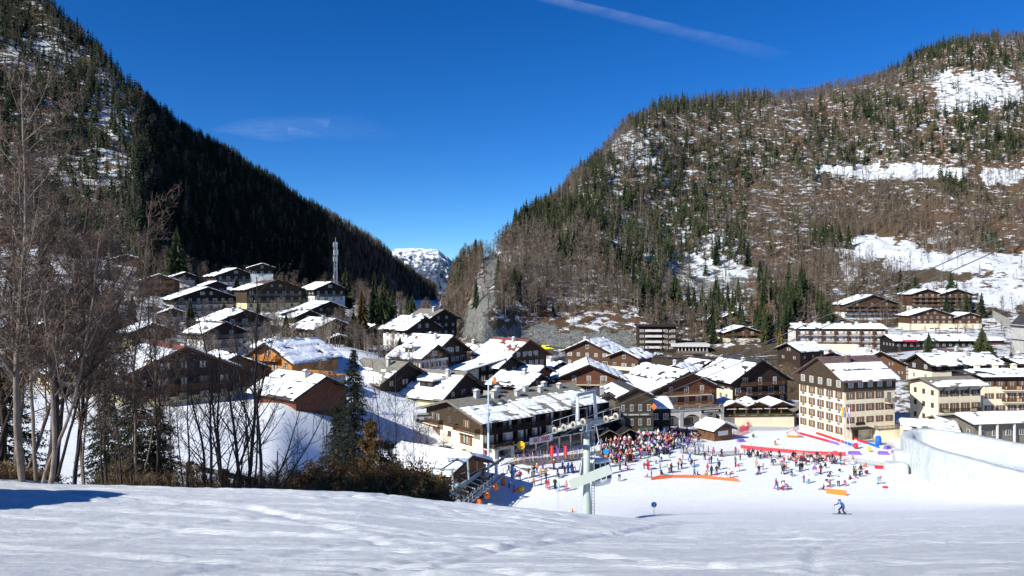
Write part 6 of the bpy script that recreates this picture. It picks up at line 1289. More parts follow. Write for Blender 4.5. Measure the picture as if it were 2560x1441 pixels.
figure_toy(1883,1095,mk('dark green cloth',(.05,.12,.08),.2),M_YELL,'dark green padded figure at the left of the children area',1.1,'padded_figure')
figure_toy(1865,1077,M_RED,M_WPL,'red striped padded figure behind the ticket hut',1.6,'padded_figure')
g=G(2196,1114,90,190); r=empty('blue_slide_tower',g); tag(r,'tall rounded blue plastic play barrel on the snow bank','play barrel'); m=MB(); m.tube((0,0,-.2),(0,0,1.7),.6,.55,14); m.ball((0,0,1.7),.55,.55,.3,0,14,5); m.build('barrel',M_BLUE,r,True)
for i,(px,py,l,rz,lab) in enumerate(((2218,1124,1.6,30,'upper purple blue foam block heap piece by the snow wall'),(2208,1138,1.9,-10,'long purple blue foam block lying on snow by the snow wall'),(2234,1134,1.1,60,'square purple blue foam block nearest the snow wall'),(2136,1137,2.3,-8,'lavender foam ring block lying at the front net'),(2088,1137,1.1,20,'small lavender foam block at the front net'),(1852,1106,1.6,20,'purple blue foam block at the left corner of the children area'),(1990,1060,2.0,-5,'purple blue foam block at the back net'))):
    g=G(px,py,90,190); m=MB(); m.box(-l/2,l/2,-.4,.4,0,.35); m.box(-l/2+.1,l/2-.1,-.3,.3,.35,.6); tag(m.build('foam_block',M_PURP,None,loc=g,rz=R(rz)),lab,'foam block')
def playground():
    g=G(2168,1088,140,185); r=empty('playground_slide',g); tag(r,'red playground slide with green tower in front of the cream hotel','slide')
    m=MB(); m.beam((-1.2,0,1.9),(.6,0,.7),.6,.08); m.beam((.6,0,.7),(1.9,0,.45),.6,.08); m.beam((-1.2,-.3,2.05),(.6,-.3,.85),.05,.25); m.beam((-1.2,.3,2.05),(.6,.3,.85),.05,.25); m.build('chute',mk('red orange plastic',(.62,.13,.06),.1),r)
    for x,y in ((-2.2,-.5),(-1.2,-.5),(-2.2,.5),(-1.2,.5)): box_part(r,'tower_post',x-.06,x+.06,y-.06,y+.06,-.3,2.9,mk('green paint',(.04,.16,.11),.1))
    box_part(r,'platform',-2.2,-1.2,-.5,.5,1.8,1.9,W_BRN)
    net_fence('playground_fence','dark green mesh fence round the hotel playground',[(2106,1090),(2130,1098),(2165,1104),(2200,1112),(2235,1122)],1.2,mk('green mesh',(.06,.14,.10),.2),'fence',2.4,d0=120,d1=190,cell=.22)
    g=G(2163,1082,140,185); b=leafy_like('round_crowned_bare_tree','dark bare tree with a dense dome crown in front of the hotel entrance',g+Vector((0,1.5,0)),3.4)
def leafy_like(name,label,base,h):
    r=empty(name,base); tag(r,label,'bare tree'); S=[];T=[]; rg=random.Random(3)
    for k in range(16): a=k*2.4; grow(S,T,(0,0,1.1),(math.cos(a)*1.3,math.sin(a)*1.3,.55+.5*rg.random()),2.6,.06,1,rg,.1,1.3,.014,.12)
    S.append((0,0,-.4,0,0,1.3,.2,.13)); link(bpy.data.objects.new('trunk',segs_mesh('trunk',S,M_BARKD)),r); link(bpy.data.objects.new('twigs',segs_mesh('twigs',T,M_TWIG)),r); return r
playground()
for i,(px,c1,c2,c3,lab) in enumerate(((2096,M_GALV,M_GALV,M_GALV,'bare flagpole left of the flags by the hotel corner'),(2105,M_YELL,M_YELL,M_RED,'flagpole flying a yellow and red flag by the hotel corner'),(2112,M_BLUE,M_BLUE,M_YELL,'flagpole flying a blue flag by the hotel corner'),(2122,M_BLUE,M_WPL,M_RED,'flagpole flying a blue, white and red flag by the hotel corner'))):
    g=P(px+8,1094,150); g.z=Hq(g.x,g.y); r=empty('flagpole',g); tag(r,lab,'flagpole'); MB().tube((0,0,-.3),(-.9,0,8.6),.05,.03,8).build('pole',M_WPL,r,True)
    if i:
        for k,c in enumerate((c1,c2,c3)):
            m=MB(); n=6; m.loft([[(-.85+k*.17+j*.0,-.02+.05*math.sin(j+k),8.3-j*.42),(-.68+k*.17,-.02+.05*math.sin(j+k+1),8.3-j*.42),(-.68+k*.17,.0+.05*math.sin(j+k+1),8.3-j*.42),(-.85+k*.17,.0+.05*math.sin(j+k),8.3-j*.42)] for j in range(n)]); m.build('flag_stripe',c,r)
# signs and small things on the snow
g=G(1635,1289,60,100); r=empty('piste_marker',g); tag(r,'round blue piste marker disc numbered one on a thin pole','piste marker'); MB().tube((0,0,-.3),(0,0,1.0),.03,.03,8).build('pole',M_GALV,r); m=MB(); m.tube((0,-.02,1.15),(0,.02,1.15),.30,.30,24); d_=m.build('disc',mk('signal blue',(.0,.27,.62),.03,1,.5),r)
text_obj('1',d_,(0,-.035,1.18),0,.36,M_WPL); box_part(d_,'underline',-.1,.1,-.035,-.025,.93,.96,M_WPL)
def cone(px,py,lab,h=.6):
    g=G(px,py,50,150); r=empty('traffic_cone',g); tag(r,lab,'cone'); m=MB(); m.tube((0,0,.03),(0,0,h),.16,.03,12); m.build('body',M_ORANGE,r,True); box_part(r,'base',-.2,.2,-.2,.2,0,.04,M_ORANGE)
cone(1431,1281,'orange cone beside the foot of the lift pylon',.65)
g=G(1258,1214,90,140); m=MB(); m.tube((0,0,0),(0,0,1.3),.32,.30,14); tag(m.build('orange_barrel',M_ORANGE,None,True,loc=g),'tall orange padded cylinder at the lift entry','barrel')
g=G(1303,1229,80,140); r=empty('yellow_chute',g,R(20)); tag(r,'yellow half round snow toy with orange tail lying on the snow','snow toy'); m=MB(); m.ball((0,0,.35),.55,.45,.5,0,12,6); m.build('dome',M_YELL,r,True); m=MB(); m.tube((-.3,0,.25),(-1.3,0,.1),.3,.1,10); m.build('tail',M_ORANGE,r,True)
g=G(1515,1189,90,140); r=empty('marker_post',g); tag(r,'tall orange padded post topped by a blue disc in the crowd','marker post'); MB().tube((0,0,0),(0,0,3.4),.26,.26,12).build('orange_padding',M_ORANGE,r,True); m=MB(); m.tube((0,-.03,4.0),(0,.03,4.0),.48,.48,20); m.build('blue_disc',MT['signal blue'],r); MB().tube((0,.02,3.3),(0,.02,4.0),.04,.04,6).build('pole',M_GALV,r)
g=G(1395,1272,60,120); MB().tube((0,0,-.3),(.03,0,2.9),.022,.018,6).build('blue_slalom_pole',M_BLUE,None,loc=g); tag(bpy.data.objects['blue_slalom_pole'],'thin blue pole in the shadow left of the pylon','pole')
g=G(1575,1157,100,160); r=empty('menu_board',g,R(15)); tag(r,'orange framed standing menu board at the edge of the queue','board'); m=MB(); m.box(-.55,.55,-.04,.04,.1,1.7); m.build('frame',M_ORANGE,r); box_part(r,'panel',-.45,.45,-.06,-.04,.25,1.6,W_DARK)
for px,py,lab in ((1379,1155,'red vertical banner in front of the ski shop, left one'),(1413,1155,'red vertical banner beside the blue ski rack')):
    g=G(px,py,100,160); r=empty('banner',g); tag(r,lab,'banner'); MB().tube((0,0,-.2),(0,0,2.8),.03,.03,6).build('pole',M_GALV,r); box_part(r,'cloth',-.3,.3,-.02,.02,.9,2.75,M_RED)
g=G(1396,1158,100,160); r=empty('feather_flag',g); tag(r,'curved purple feather flag before the ski shop','flag'); m=MB(); m.prism([(0,.4),(.1,1.2),(-.02,2.2),(-.25,2.9),(-.5,3.0),(-.3,2.2),(-.28,1.2),(-.25,.4)],'y',-.02,.02); m.build('cloth',mk('purple cloth',(.25,.06,.35),.2),r); MB().tube((.1,0,0),(0,0,2.6),.02,.02,6).build('pole',M_GALV,r)
for k,(px,py) in enumerate(((1340,1152),(1360,1150),(1430,1146),(1445,1142),(1300,1160),(1320,1158))):
    g=G(px,py,100,160); r=empty('ski_rack',g,R(33)); tag(r,'steel ski rack with skis before the ski shop, '+['below the round sign','next to the left banner','behind the right banner','nearest the black pavilion','nearest the entrance porch','right of the entrance porch'][k],'ski rack')
    q=MB(); q.beam((-1.3,0,1.0),(1.3,0,1.0),.05,.05); q.beam((-1.3,0,.3),(1.3,0,.3),.05,.05)
    for x in (-1.3,1.3): q.beam((x,0,-.1),(x,0,1.0),.05,.05)
    q.build('frame',M_GALV,r)
    for i in range(7): MB().beam((-1.1+i*.36,-.1,.0),(-1.1+i*.36,.08,1.65),.09,.02).build('ski',(M_RED,M_WPL,M_BLACK,M_BLUE,M_YELL)[(i+k)%5],r)
# road, bridge, cars
def strip(name,pts,w,mat,lift=.12,kind='structure'):
    Q=[]
    for a,b in zip(pts[:-1],pts[1:]):
        n=max(2,int((b-a).length/2.5)); Q+=[a.lerp(b,i/n) for i in range(n)]
    Q.append(pts[-1]); V=[];Fa=[]
    for i,q in enumerate(Q):
        t=(Q[min(i+1,len(Q)-1)]-Q[max(i-1,0)]); t.z=0; t.normalize(); n=Vector((-t.y,t.x,0))
        for s in (-1,-.4,.4,1): p=q+n*(w/2*s); V.append((p.x,p.y,max(Hq(p.x,p.y),q.z-.4)+lift))
    k=np.arange(len(Q)*4).reshape(-1,4); Fa=np.stack([k[:-1,:-1],k[:-1,1:],k[1:,1:],k[1:,:-1]],-1).reshape(-1,4)
    return tag(link(bpy.data.objects.new(name,raw_mesh(name,np.array(V),Fa,mat))),kind=kind)
def gp(px,d): x=(px-CX)/F*d; return Vector((x,d,Hq(x,d)))
strip('road',[gp(1150,300),gp(1250,318),gp(1340,312),gp(1400,318),gp(1500,330),gp(1600,345),gp(1750,350),gp(1900,335),gp(2050,318),gp(2200,300),gp(2350,292),gp(2560,290),gp(2800,290)],8,M_ASPH,.35)
strip('side_road',[gp(1385,312),gp(1360,275),gp(1352,240),gp(1362,215)],6,M_ASPH,.40)
strip('village_street',[gp(1800,176),gp(1700,170),gp(1600,152),gp(1540,138),gp(1440,133),gp(1340,127),gp(1290,122)],4.5,mk('trodden dirty snow and asphalt',(.16,.14,.12),.5,.8,.9,.03),.06)
p=gp(1392,290); r=empty('road_bridge',p,R(62)); tag(r,'short road bridge with dark railing right of the yellow van','bridge'); box_part(r,'deck',-11,11,-2.8,2.8,.5,1.1,M_CONC); box_part(r,'abutment',8.5,11,-3,3,-3,.5,M_STONE)
q=MB(); 
for k in range(28): q.beam((-11+k*.81,-2.8,1.1),(-11+k*.81,-2.8,2.1),.07,.07)
q.beam((-11,-2.8,2.1),(11,-2.8,2.1),.08,.08); q.build('railing',M_DKST,r)
simple_wall('parapet_wall','grey stone parapet along the gorge road right of the bridge','wall',[gp(1410,306),gp(1500,318),gp(1590,330)],1.2,M_STONE)
def car(px,d,rz,colr,lab,van=0,off=(0,0)):
    p=gp(px,d)+Vector((off[0],off[1],.45)); r=empty('van' if van else 'parked_car',p,R(rz)); tag(r,lab,'van' if van else 'car','parked vehicles'); L=4.9 if van else 4.2; h=2.0 if van else .78
    m=MB(); prof=[(-L/2,.3),(L/2,.3),(L/2,.7),(L/2-.2,.85),(L/2-1.0,.95),(L/2-1.5 if van else .9,h if van else 1.38),(-L/2+.1 if van else -1.2,h if van else 1.42),(-L/2,1.0)]
    m.prism([(x,z) for x,z in prof],'y',-.85,.85); m.build('body',colr,r)
    m=MB(); zz=(1.15,1.75) if van else (.95,1.32); x0,x1=((-.6,1.5) if van else (-1.4,.95)); m.box(x0,x1,-.87,.87,*zz); m.build('side_windows',M_GLASS,r)
    for x in (-L*.3,L*.31):
        for y in (-.8,.8): w=MB(); w.tube((0,-.1,0),(0,.1,0),.32,.32,14); w.build('wheel',M_BLACK,r,True,loc=(x,y,.32))
CP=lambda n,c: mk(n,c,.05,1,.3)
c1=CP('white car paint',(.7,.7,.7));c2=CP('black car paint',(.02,.02,.025));c3=CP('silver car paint',(.35,.36,.38));c4=CP('blue car paint',(.03,.07,.22));c5=CP('dark red car paint',(.25,.02,.02)); c6=CP('yellow van paint',(.85,.72,.02))
car(1368,313,-8,c6,'small bright yellow van driving on the gorge road',1)
for px,d,rz,c,l in ((1430,322,0,c3,'silver car behind the stone parapet'),(1475,326,5,c1,'long white car behind the stone parapet'),(1606,352,0,c1,'white car left of the slab block entrance'),(1646,356,4,c1,'white car at the slab block entrance'),(1745,352,0,c2,'dark car in front of the white annex'),(1775,350,0,c1,'white snow dusted car right of the white annex'),(1812,345,-5,c1,'white car parked under the brown bank'),(1850,343,-3,c3,'grey car parked under the brown bank'),(2310,296,0,c1,'white car on the car park before the commercial building'),(2352,298,0,c1,'white van like car beside the conifer on the car park'),(2402,297,0,c1,'white estate car left of the large pine'),(2020,318,-5,c4,'blue car below the retaining wall'),(2075,316,0,c2,'black car below the retaining wall'),(2120,312,0,c5,'dark red car below the retaining wall'),(455,258,20,c4,'dark blue car outside the garage on the left hillside'),(432,236,10,c4,'blue car among snow banks on the left hillside'),(400,250,15,c3,'silver car beside the garage on the left hillside'),(600,232,10,c2,'dark car right of the white three storey house'),(1110,128,40,c4,'dark blue car parked left of the ski shop gable'),(1175,182,20,c4,'blue car behind the slant roofed house'),(1150,215,25,c2,'dark car at the foot of the rock cutting'),(1060,140,10,c3,'snow dusted car left of the ski shop')): car(px,d,rz,c,l)
# contrail and thin cloud, high and far
def ribbon(name,label,cat,cen,wid,seed,alpha,zalt=2600):
    m=NB(name+' mist'); a=m.attr('along'); b=m.attr('across'); n=m.noise(.006,6,.65); n2=m.noise(.0012,4,.6)
    e=m.math('MULTIPLY',m.math('SUBTRACT',1,m.math('POWER',m.math('ABSOLUTE',b),2.0)),m.math('MULTIPLY',a,alpha)); e=m.math('MULTIPLY',e,m.math('SUBTRACT',m.math('ADD',m.math('MULTIPLY',n,1.6),n2),.62)); e=m.math('MAXIMUM',e,0)
    tr=m.n.new('ShaderNodeBsdfTransparent'); tl=m.n.new('ShaderNodeBsdfTranslucent'); tl.inputs[0].default_value=(.95,.96,1,1); mx_=m.n.new('ShaderNodeMixShader'); m.lk(e,mx_.inputs[0]); m.lk(tr.outputs[0],mx_.inputs[1]); m.lk(tl.outputs[0],mx_.inputs[2]); m.lk(mx_.outputs[0],m.n['Material Output'].inputs['Surface'])
    pts=[P(px,py,1) for px,py in cen]; Q=[]
    for p in pts: t=zalt/p.z; Q.append(p*t)
    V=[];al=[];ac=[]; N=60
    for i in range(N):
        t=i/(N-1)*(len(Q)-1); k=min(int(t),len(Q)-2); q=Q[k].lerp(Q[k+1],t-k); tg=(Q[k+1]-Q[k]); tg.z=0; tg.normalize(); nn=Vector((-tg.y,tg.x,0)); w=wid[0]+(wid[1]-wid[0])*i/(N-1)
        for j in range(9): s=-1+j/4; V.append(tuple(q+nn*w*s+Vector((0,0,30*math.cos(s*1.5))))); al.append(math.sin(min(1,(i+1)/8)*math.pi/2)*(1-i/(N-1))**.7 if wid[0]<wid[1]*9 else 1); ac.append(s)
    k=np.arange(N*9).reshape(N,9); Fa=np.stack([k[:-1,:-1],k[:-1,1:],k[1:,1:],k[1:,:-1]],-1).reshape(-1,4)
    o=link(bpy.data.objects.new(name,raw_mesh(name,np.array(V),Fa,m.mt,True,{'along':al,'across':ac}))); tag(o,label,cat,kind='stuff'); o.visible_shadow=True
ribbon('contrail','faint white aircraft trail slanting down across the top right sky','contrail',[(1290,-20),(1500,30),(1720,85),(1850,115),(1960,150)],(80,220),1,.11)
ribbon('thin_cloud','very faint wisp of cloud low in the middle of the sky','cloud',[(600,345),(720,318),(820,325),(960,315)],(700,1100),2,.07)
# unseen hut added beyond the left frame edge to cast a shadow wedge
p=at(-21.5,16.8); r=empty('added_shade_hut',p,R(8)); tag(r,'unseen timber hut added beyond the left frame edge to shade the snow','hut'); box_part(r,'wall',-2.6,2.6,-1.6,1.6,-1.5,3.0,W_BRN); gable_roof(r,5.2,3.2,3.0,20,R_DARK,(1,1),500,ov=.5,gov=.4,y0=-1.6)
# ------------------------------------------------------------------ people
COL={'red':(.42,.03,.04),'black':(.018,.018,.022),'navy':(.02,.03,.10),'blue':(.03,.13,.36),'orange':(.60,.17,.05),'yellow':(.65,.42,.04),'pink':(.50,.11,.20),'white':(.75,.74,.72),'teal':(.03,.26,.30),'grey':(.22,.22,.23),'tan':(.45,.28,.15),'purple':(.17,.10,.26),'lightblue':(.30,.48,.70),'darkred':(.22,.02,.03),'green':(.10,.16,.08)}
CM={k:mk(k+' cloth',v,.18,4,.8) for k,v in COL.items()}
SKIN=mk('skin',(.50,.30,.21),.1,6,.6); HELM={c:mk(c+' helmet shell',COL[c],.08,3,.35) for c in ('black','white','red','grey','navy')}
def pose_joints(p):
    J={'pel':(0,0,.95),'wai':(0,0,1.08),'che':(0,0,1.32),'nec':(0,0,1.48),'hea':(0,-.01,1.60),'top':(0,0,1.72)}
    for s,n in ((-1,'l'),(1,'r')):
        J['sh'+n]=(s*.19,0,1.40); J['el'+n]=(s*.27,.03,1.13); J['wr'+n]=(s*.25,-.10,.92); J['ha'+n]=(s*.24,-.15,.84); J['hi'+n]=(s*.10,0,.88); J['kn'+n]=(s*.12,-.03,.48); J['an'+n]=(s*.13,.02,.10); J['to'+n]=(s*.15,-.16,.06)
    def mv(k,*v): J[k]=v
    if p=='walk': mv('knl',-.11,-.16,.50); mv('anl',-.12,-.20,.11); mv('tol',-.12,-.38,.07); mv('knr',.11,.08,.49); mv('anr',.12,.30,.15); mv('tor',.12,.14,.06); mv('wrl',-.27,.12,.93); mv('hal',-.27,.15,.85); mv('wrr',.27,-.22,.98); mv('har',.27,-.28,.92)
    if p=='arms': mv('ell',-.38,-.10,1.22); mv('wrl',-.45,-.30,1.12); mv('hal',-.47,-.38,1.10); mv('elr',.38,-.10,1.20); mv('wrr',.42,-.32,1.16); mv('har',.43,-.40,1.15)
    if p=='ski':
        mv('pel',0,.14,.80); mv('wai',0,.10,.93); mv('che',0,-.10,1.14); mv('nec',0,-.20,1.28); mv('hea',0,-.25,1.39); mv('top',0,-.27,1.51)
        for s,n in ((-1,'l'),(1,'r')): mv('sh'+n,s*.19,-.14,1.20); mv('el'+n,s*.33,-.22,.98); mv('wr'+n,s*.34,-.45,.96); mv('ha'+n,s*.34,-.53,.97); mv('hi'+n,s*.11,.10,.74); mv('kn'+n,s*.15,-.18,.46); mv('an'+n,s*.15,.02,.12); mv('to'+n,s*.15,-.17,.08)
    if p=='sit':
        dz=-.72
        for k in ('pel','wai','che','nec','hea','top'): x,y,z=J[k]; J[k]=(x,y+.05,z+dz)
        for s,n in ((-1,'l'),(1,'r')): mv('sh'+n,s*.19,.05,1.40+dz); mv('el'+n,s*.28,.0,1.13+dz); mv('wr'+n,s*.22,-.22,1.02+dz); mv('ha'+n,s*.18,-.30,1.0+dz); mv('hi'+n,s*.11,0,.20); mv('kn'+n,s*.16,-.40,.38); mv('an'+n,s*.17,-.62,.10); mv('to'+n,s*.18,-.80,.14)
    if p=='bend':
        mv('pel',0,.10,.90); mv('wai',0,.02,1.0); mv('che',0,-.22,1.12); mv('nec',0,-.36,1.18); mv('hea',0,-.47,1.22); mv('top',0,-.58,1.24)
        for s,n in ((-1,'l'),(1,'r')): mv('sh'+n,s*.18,-.28,1.12); mv('el'+n,s*.24,-.36,.85); mv('wr'+n,s*.15,-.50,.66); mv('ha'+n,s*.13,-.54,.58); mv('hi'+n,s*.10,.07,.84); mv('kn'+n,s*.13,-.08,.46)
    return J
RAD={'pel':.15,'wai':.145,'che':.165,'nec':.065,'hea':.115,'top':.085,'sh':.085,'el':.065,'wr':.050,'ha':.048,'hi':.105,'kn':.078,'an':.070,'to':.06}
def body_mesh(J,sub=1,bulk=1.0):
    K=list(J); idx={k:i for i,k in enumerate(K)}; E=[('pel','wai'),('wai','che'),('che','nec'),('nec','hea'),('hea','top')]
    for n in 'lr': E+=[('che','sh'+n),('sh'+n,'el'+n),('el'+n,'wr'+n),('wr'+n,'ha'+n),('pel','hi'+n),('hi'+n,'kn'+n),('kn'+n,'an'+n),('an'+n,'to'+n)]
    me=bpy.data.meshes.new('b'); me.from_pydata([J[k] for k in K],[(idx[a],idx[b]) for a,b in E],[]); o=bpy.data.objects.new('b',me); col.objects.link(o)
    m=o.modifiers.new('s','SKIN'); m.use_smooth_shade=True
    for k in K:
        r=RAD.get(k,RAD.get(k[:-1],.06))*(bulk if k not in ('hea','top','nec') else 1); me.skin_vertices[0].data[idx[k]].radius=(r,r); me.skin_vertices[0].data[idx[k]].use_root=(k=='pel')
    if sub: s=o.modifiers.new('u','SUBSURF'); s.levels=sub; s.render_levels=sub
    dg=bpy.context.evaluated_depsgraph_get(); ev=bpy.data.meshes.new_from_object(o.evaluated_get(dg)); bpy.data.objects.remove(o)
    # faces take the cloth of the nearest bone
    segs=[]
    for a,b in E:
        k=2 if (a in('hea','nec') and b in('hea','top')) else 0
        if a[:2] in('hi','kn','an') or (a=='pel' and b[:2]=='hi'): k=1
        if a[:2]=='an' : k=3
        if a[:2]=='wr': k=3
        segs.append((Vector(J[a]),Vector(J[b]),k,RAD.get(a,RAD.get(a[:-1],.06))))
    MIX=[]
    for p in ev.polygons:
        c=p.center; best=9;bk=0
        for a,b,k,r in segs:
            t=max(0,min(1,(c-a).dot(b-a)/max(1e-6,(b-a).length_squared))); dd=(c-a.lerp(b,t)).length-r*.6
            if dd<best: best=dd;bk=k
        MIX.append(bk)
        p.use_smooth=True
    ev.materials.clear()
    for m_ in (CM['black'],CM['black'],SKIN,CM['black']): ev.materials.append(m_)
    ev.polygons.foreach_set('material_index',MIX)
    return ev
def head_parts(J,kid=0):
    """helmet or hat mesh following the head, plus face details"""
    h=Vector(J['hea']); t=Vector(J['top']); up=(t-h).normalized(); m=MB(); c=h+up*.055; m.ball(c,.135,.145,.125,0,12,7)
    return m
PB={}; PH={}
for p_ in ('stand','walk','arms','ski','sit','bend'):
    J=pose_joints(p_); PB[p_]=body_mesh(J,1,1.12); hm=head_parts(J); mm=hm.mesh('helmet',[HELM['black']],True)
    # open the face side: keep upper and rear faces only
    import bmesh
    bm=bmesh.new(); bm.from_mesh(mm); h=Vector(J['hea']); up=(Vector(J['top'])-h).normalized(); fw=Vector((0,-1,0))
    bmesh.ops.delete(bm,geom=[f for f in bm.faces if (f.calc_center_median()-h).dot(up)<.03 and (f.calc_center_median()-h).dot(fw)>-.02],context='FACES'); bm.to_mesh(mm); bm.free(); PH[p_]=mm
sk=MB(); 
for s in (-1,1): sk.beam((s*.14,.55,.02),(s*.14,-.75,.02),.085,.025); sk.beam((s*.14,-.75,.02),(s*.14,-.9,.10),.08,.02)
SKI_ME=[sk.mesh('skis',[M]) for M in (M_RED,M_BLACK,M_WPL,M_BLUE)]
PEOPLE=[]
WORD={'stand':'standing','walk':'walking','arms':'arms raised','ski':'skiing','sit':'sitting','bend':'bending'}
def zone_p(px,py,crowd):
    if crowd: return 'in the dense lift queue'
    if px<1330: return 'by the lift machinery'
    if px<1470: return 'left of the pylon'
    if py>1206 and px>1900: return 'near the short barrier'
    if px>2120: return 'near the snow wall'
    if px<1640: return 'right of the pylon'
    if py<1160: return 'by the picket fence' if px>1700 else 'before the queue'
    if px<1870: return 'behind the orange barrier'
    return 'in mid plaza'
def person(px,py,jk,tr,pose='stand',h=1.72,face=None,skis=False,helm='black',crowd=False,row=None):
    g=G(px,py,55,190); r=empty('person',g) if False else None
    o=bpy.data.objects.new('person',PB[pose]); o.location=g; s=h/1.76; o.scale=(s,s,s); rz=face if face is not None else (px*7.3+py*3.1)%6.28; o.rotation_euler=(0,0,rz); link(o)
    for i,m_ in enumerate((CM[jk],CM[tr],SKIN,CM['black'])): o.material_slots[i].link='OBJECT'; o.material_slots[i].material=m_
    q=bpy.data.objects.new('helmet' ,PH[pose]); link(q,o); q.material_slots[0].link='OBJECT'; q.material_slots[0].material=HELM[helm]
    if skis: link(bpy.data.objects.new('skis',SKI_ME[int(px)%4]),o)
    base=('child' if h<1.3 else 'person')+f" in {'sky-blue' if jk=='lightblue' else 'maroon' if jk=='darkred' else jk} jacket and {'sky-blue' if tr=='lightblue' else 'maroon' if tr=='darkred' else tr} trousers "+(row or (WORD[pose]+' '+zone_p(px,py,crowd)))
    PEOPLE.append([o,base,px,crowd]); return o
Z3=lambda x,y:(1380+x/4.2375,980+y/4.2375); Z4=lambda x,y:(1800+x/4.504,1000+y/4.504); Z5=lambda x,y:(960+x/3.895,940+y/3.895)
L3=[(20,820,'darkred','black'),(60,905,'black','grey'),(110,825,'blue','navy'),(135,872,'red','black','stand',1.35),(175,862,'blue','blue'),(205,862,'navy','blue'),(30,1032,'black','black'),(70,1058,'lightblue','lightblue'),(150,1055,'tan','pink'),(70,922,'black','black','bend',1.2),
(720,830,'grey','black'),(780,792,'grey','black'),(800,832,'red','red','sit',1.1),(712,955,'navy','grey','bend'),(975,822,'orange','pink','stand',1.3),(1025,830,'red','red'),(1145,812,'lightblue','grey','ski',1.3),(1220,865,'tan','white','stand',1.5),(1265,862,'black','black'),(1340,826,'orange','black','arms',1.8),(1053,914,'pink','black','stand',1.6),(1010,908,'red','pink','sit',1.2),(1165,890,'black','grey','sit'),(1490,808,'black','lightblue','bend'),(1508,800,'pink','black','stand',1.1),(1460,742,'blue','navy'),(1618,727,'black','black'),(1515,667,'red','black'),(1555,677,'blue','grey'),(1710,682,'pink','navy'),(1795,690,'darkred','black'),(1755,742,'white','black','stand',1.2),(1385,724,'teal','red','stand',1.2),(1005,748,'teal','tan','bend',1.3),(1133,742,'teal','white','stand',1.4),(1160,745,'white','black'),(1240,706,'black','grey','bend',1.3),(1100,682,'black','black'),(1143,665,'white','lightblue'),(1178,655,'black','red'),(1390,652,'black','grey'),(1427,655,'white','black'),(1520,572,'white','white'),(1545,897,'darkred','black','sit'),(1635,902,'tan','darkred','sit'),(1690,887,'black','black','stand',1.85),(1648,845,'red','red','stand',1.4),(1735,892,'red','red','sit',1.1),(1770,828,'black','black'),(1845,890,'black','white','sit'),(1885,912,'pink','grey','bend'),(1970,850,'red','white','stand',1.5),(1945,800,'grey','darkred'),(1940,782,'black','red','arms'),(1665,764,'pink','purple','stand',1.3),(1688,770,'black','black'),(1280,560,'white','black'),(1318,585,'white','grey'),(1350,575,'lightblue','black'),(1605,640,'green','grey','stand',1.5),(1655,655,'purple','black','stand',1.4)]
L4=[(20,640,'navy','black'),(175,622,'red','black'),(410,772,'tan','tan'),(486,788,'pink','grey','stand',1.15),(425,668,'black','black'),(452,672,'white','black'),(597,740,'black','navy','bend'),(580,715,'grey','darkred','stand',1.2),(705,842,'black','black'),(725,830,'black','grey'),(808,852,'grey','black','sit',1.2),(857,755,'red','black'),(968,742,'darkred','black'),(900,815,'black','black'),(925,805,'black','navy'),(1055,837,'purple','lightblue','stand',1.4),(1135,840,'black','red'),(1070,737,'darkred','grey','bend'),(1240,867,'darkred','black','ski',1.4),(1220,917,'black','white','stand',1.3),(632,1005,'darkred','blue'),(650,1022,'blue','blue','stand',1.4),(712,1022,'white','red'),(690,995,'black','white','bend'),(762,1022,'red','red','bend',1.5),(945,937,'purple','purple','arms',1.35),(998,947,'white','teal','stand',1.5),(1335,980,'white','black','stand',1.8),(1408,977,'red','pink','bend',1.3),(1240,992,'darkred','darkred','stand',1.3),(1190,978,'black','white','bend'),(1165,1022,'black','grey','sit'),(1482,942,'black','white','ski',1.5),(1505,865,'green','black','stand',1.8),(1527,860,'tan','black'),(1575,872,'black','black','bend'),(1650,845,'darkred','black','sit'),(1775,958,'grey','lightblue','bend',1.9),(1638,765,'orange','orange','sit'),(1585,792,'black','black','sit'),(1495,737,'tan','white'),(1265,712,'black','grey'),(205,812,'pink','white','walk'),(228,682,'red','black','stand',1.2),(105,842,'white','red','sit'),(1525,890,'pink','pink','sit',1.2),(1460,905,'pink','red','bend',1.2)]
L5=[(1240,1012,'black','black','stand',1.85),(1215,965,'black','navy'),(1278,972,'blue','navy','bend'),(1322,1030,'red','navy'),(1410,1002,'black','white'),(1457,1090,'orange','black'),(1462,985,'black','black'),(1488,950,'orange','blue'),(1532,1062,'pink','pink','stand',1.25),(1525,985,'orange','tan','stand',1.4),(1578,1000,'yellow','black'),(1605,1115,'red','red'),(1582,1100,'darkred','red'),(1665,1102,'black','black'),(1440,990,'white','grey'),(1790,945,'blue','blue'),(1830,945,'navy','blue'),(1740,905,'lightblue','blue'),(1762,957,'red','darkred','stand',1.25),(1655,915,'darkred','black'),(1840,955,'navy','navy','bend'),(1217,1098,'white','darkred','bend'),(1264,1142,'pink','pink','stand',1.1),(1545,908,'purple','navy','bend'),(1130,885,'white','white'),(1047,880,'blue','lightblue','walk'),(972,1145,'navy','pink','ski'),(860,1120,'white','red','sit')]
for zf,L in ((Z3,L3),(Z4,L4),(Z5,L5)):
    for it in L:
        px,py=zf(it[0],it[1]); k=len(PEOPLE); person(px,py,it[2],it[3],it[4] if len(it)>4 else ('stand','walk','arms','stand')[k%4],it[5] if len(it)>5 else 1.6+.2*((k*37)%10)/10,skis=(k*13)%10<4 and (len(it)<5 or it[4]!='sit'),helm=('black','white','red','grey','black','navy')[k%6])
rg=random.Random(17); jc=['black']*9+['navy','navy','red','darkred','white','white','grey','grey','pink','purple','blue','tan','orange','lightblue','darkred','red']
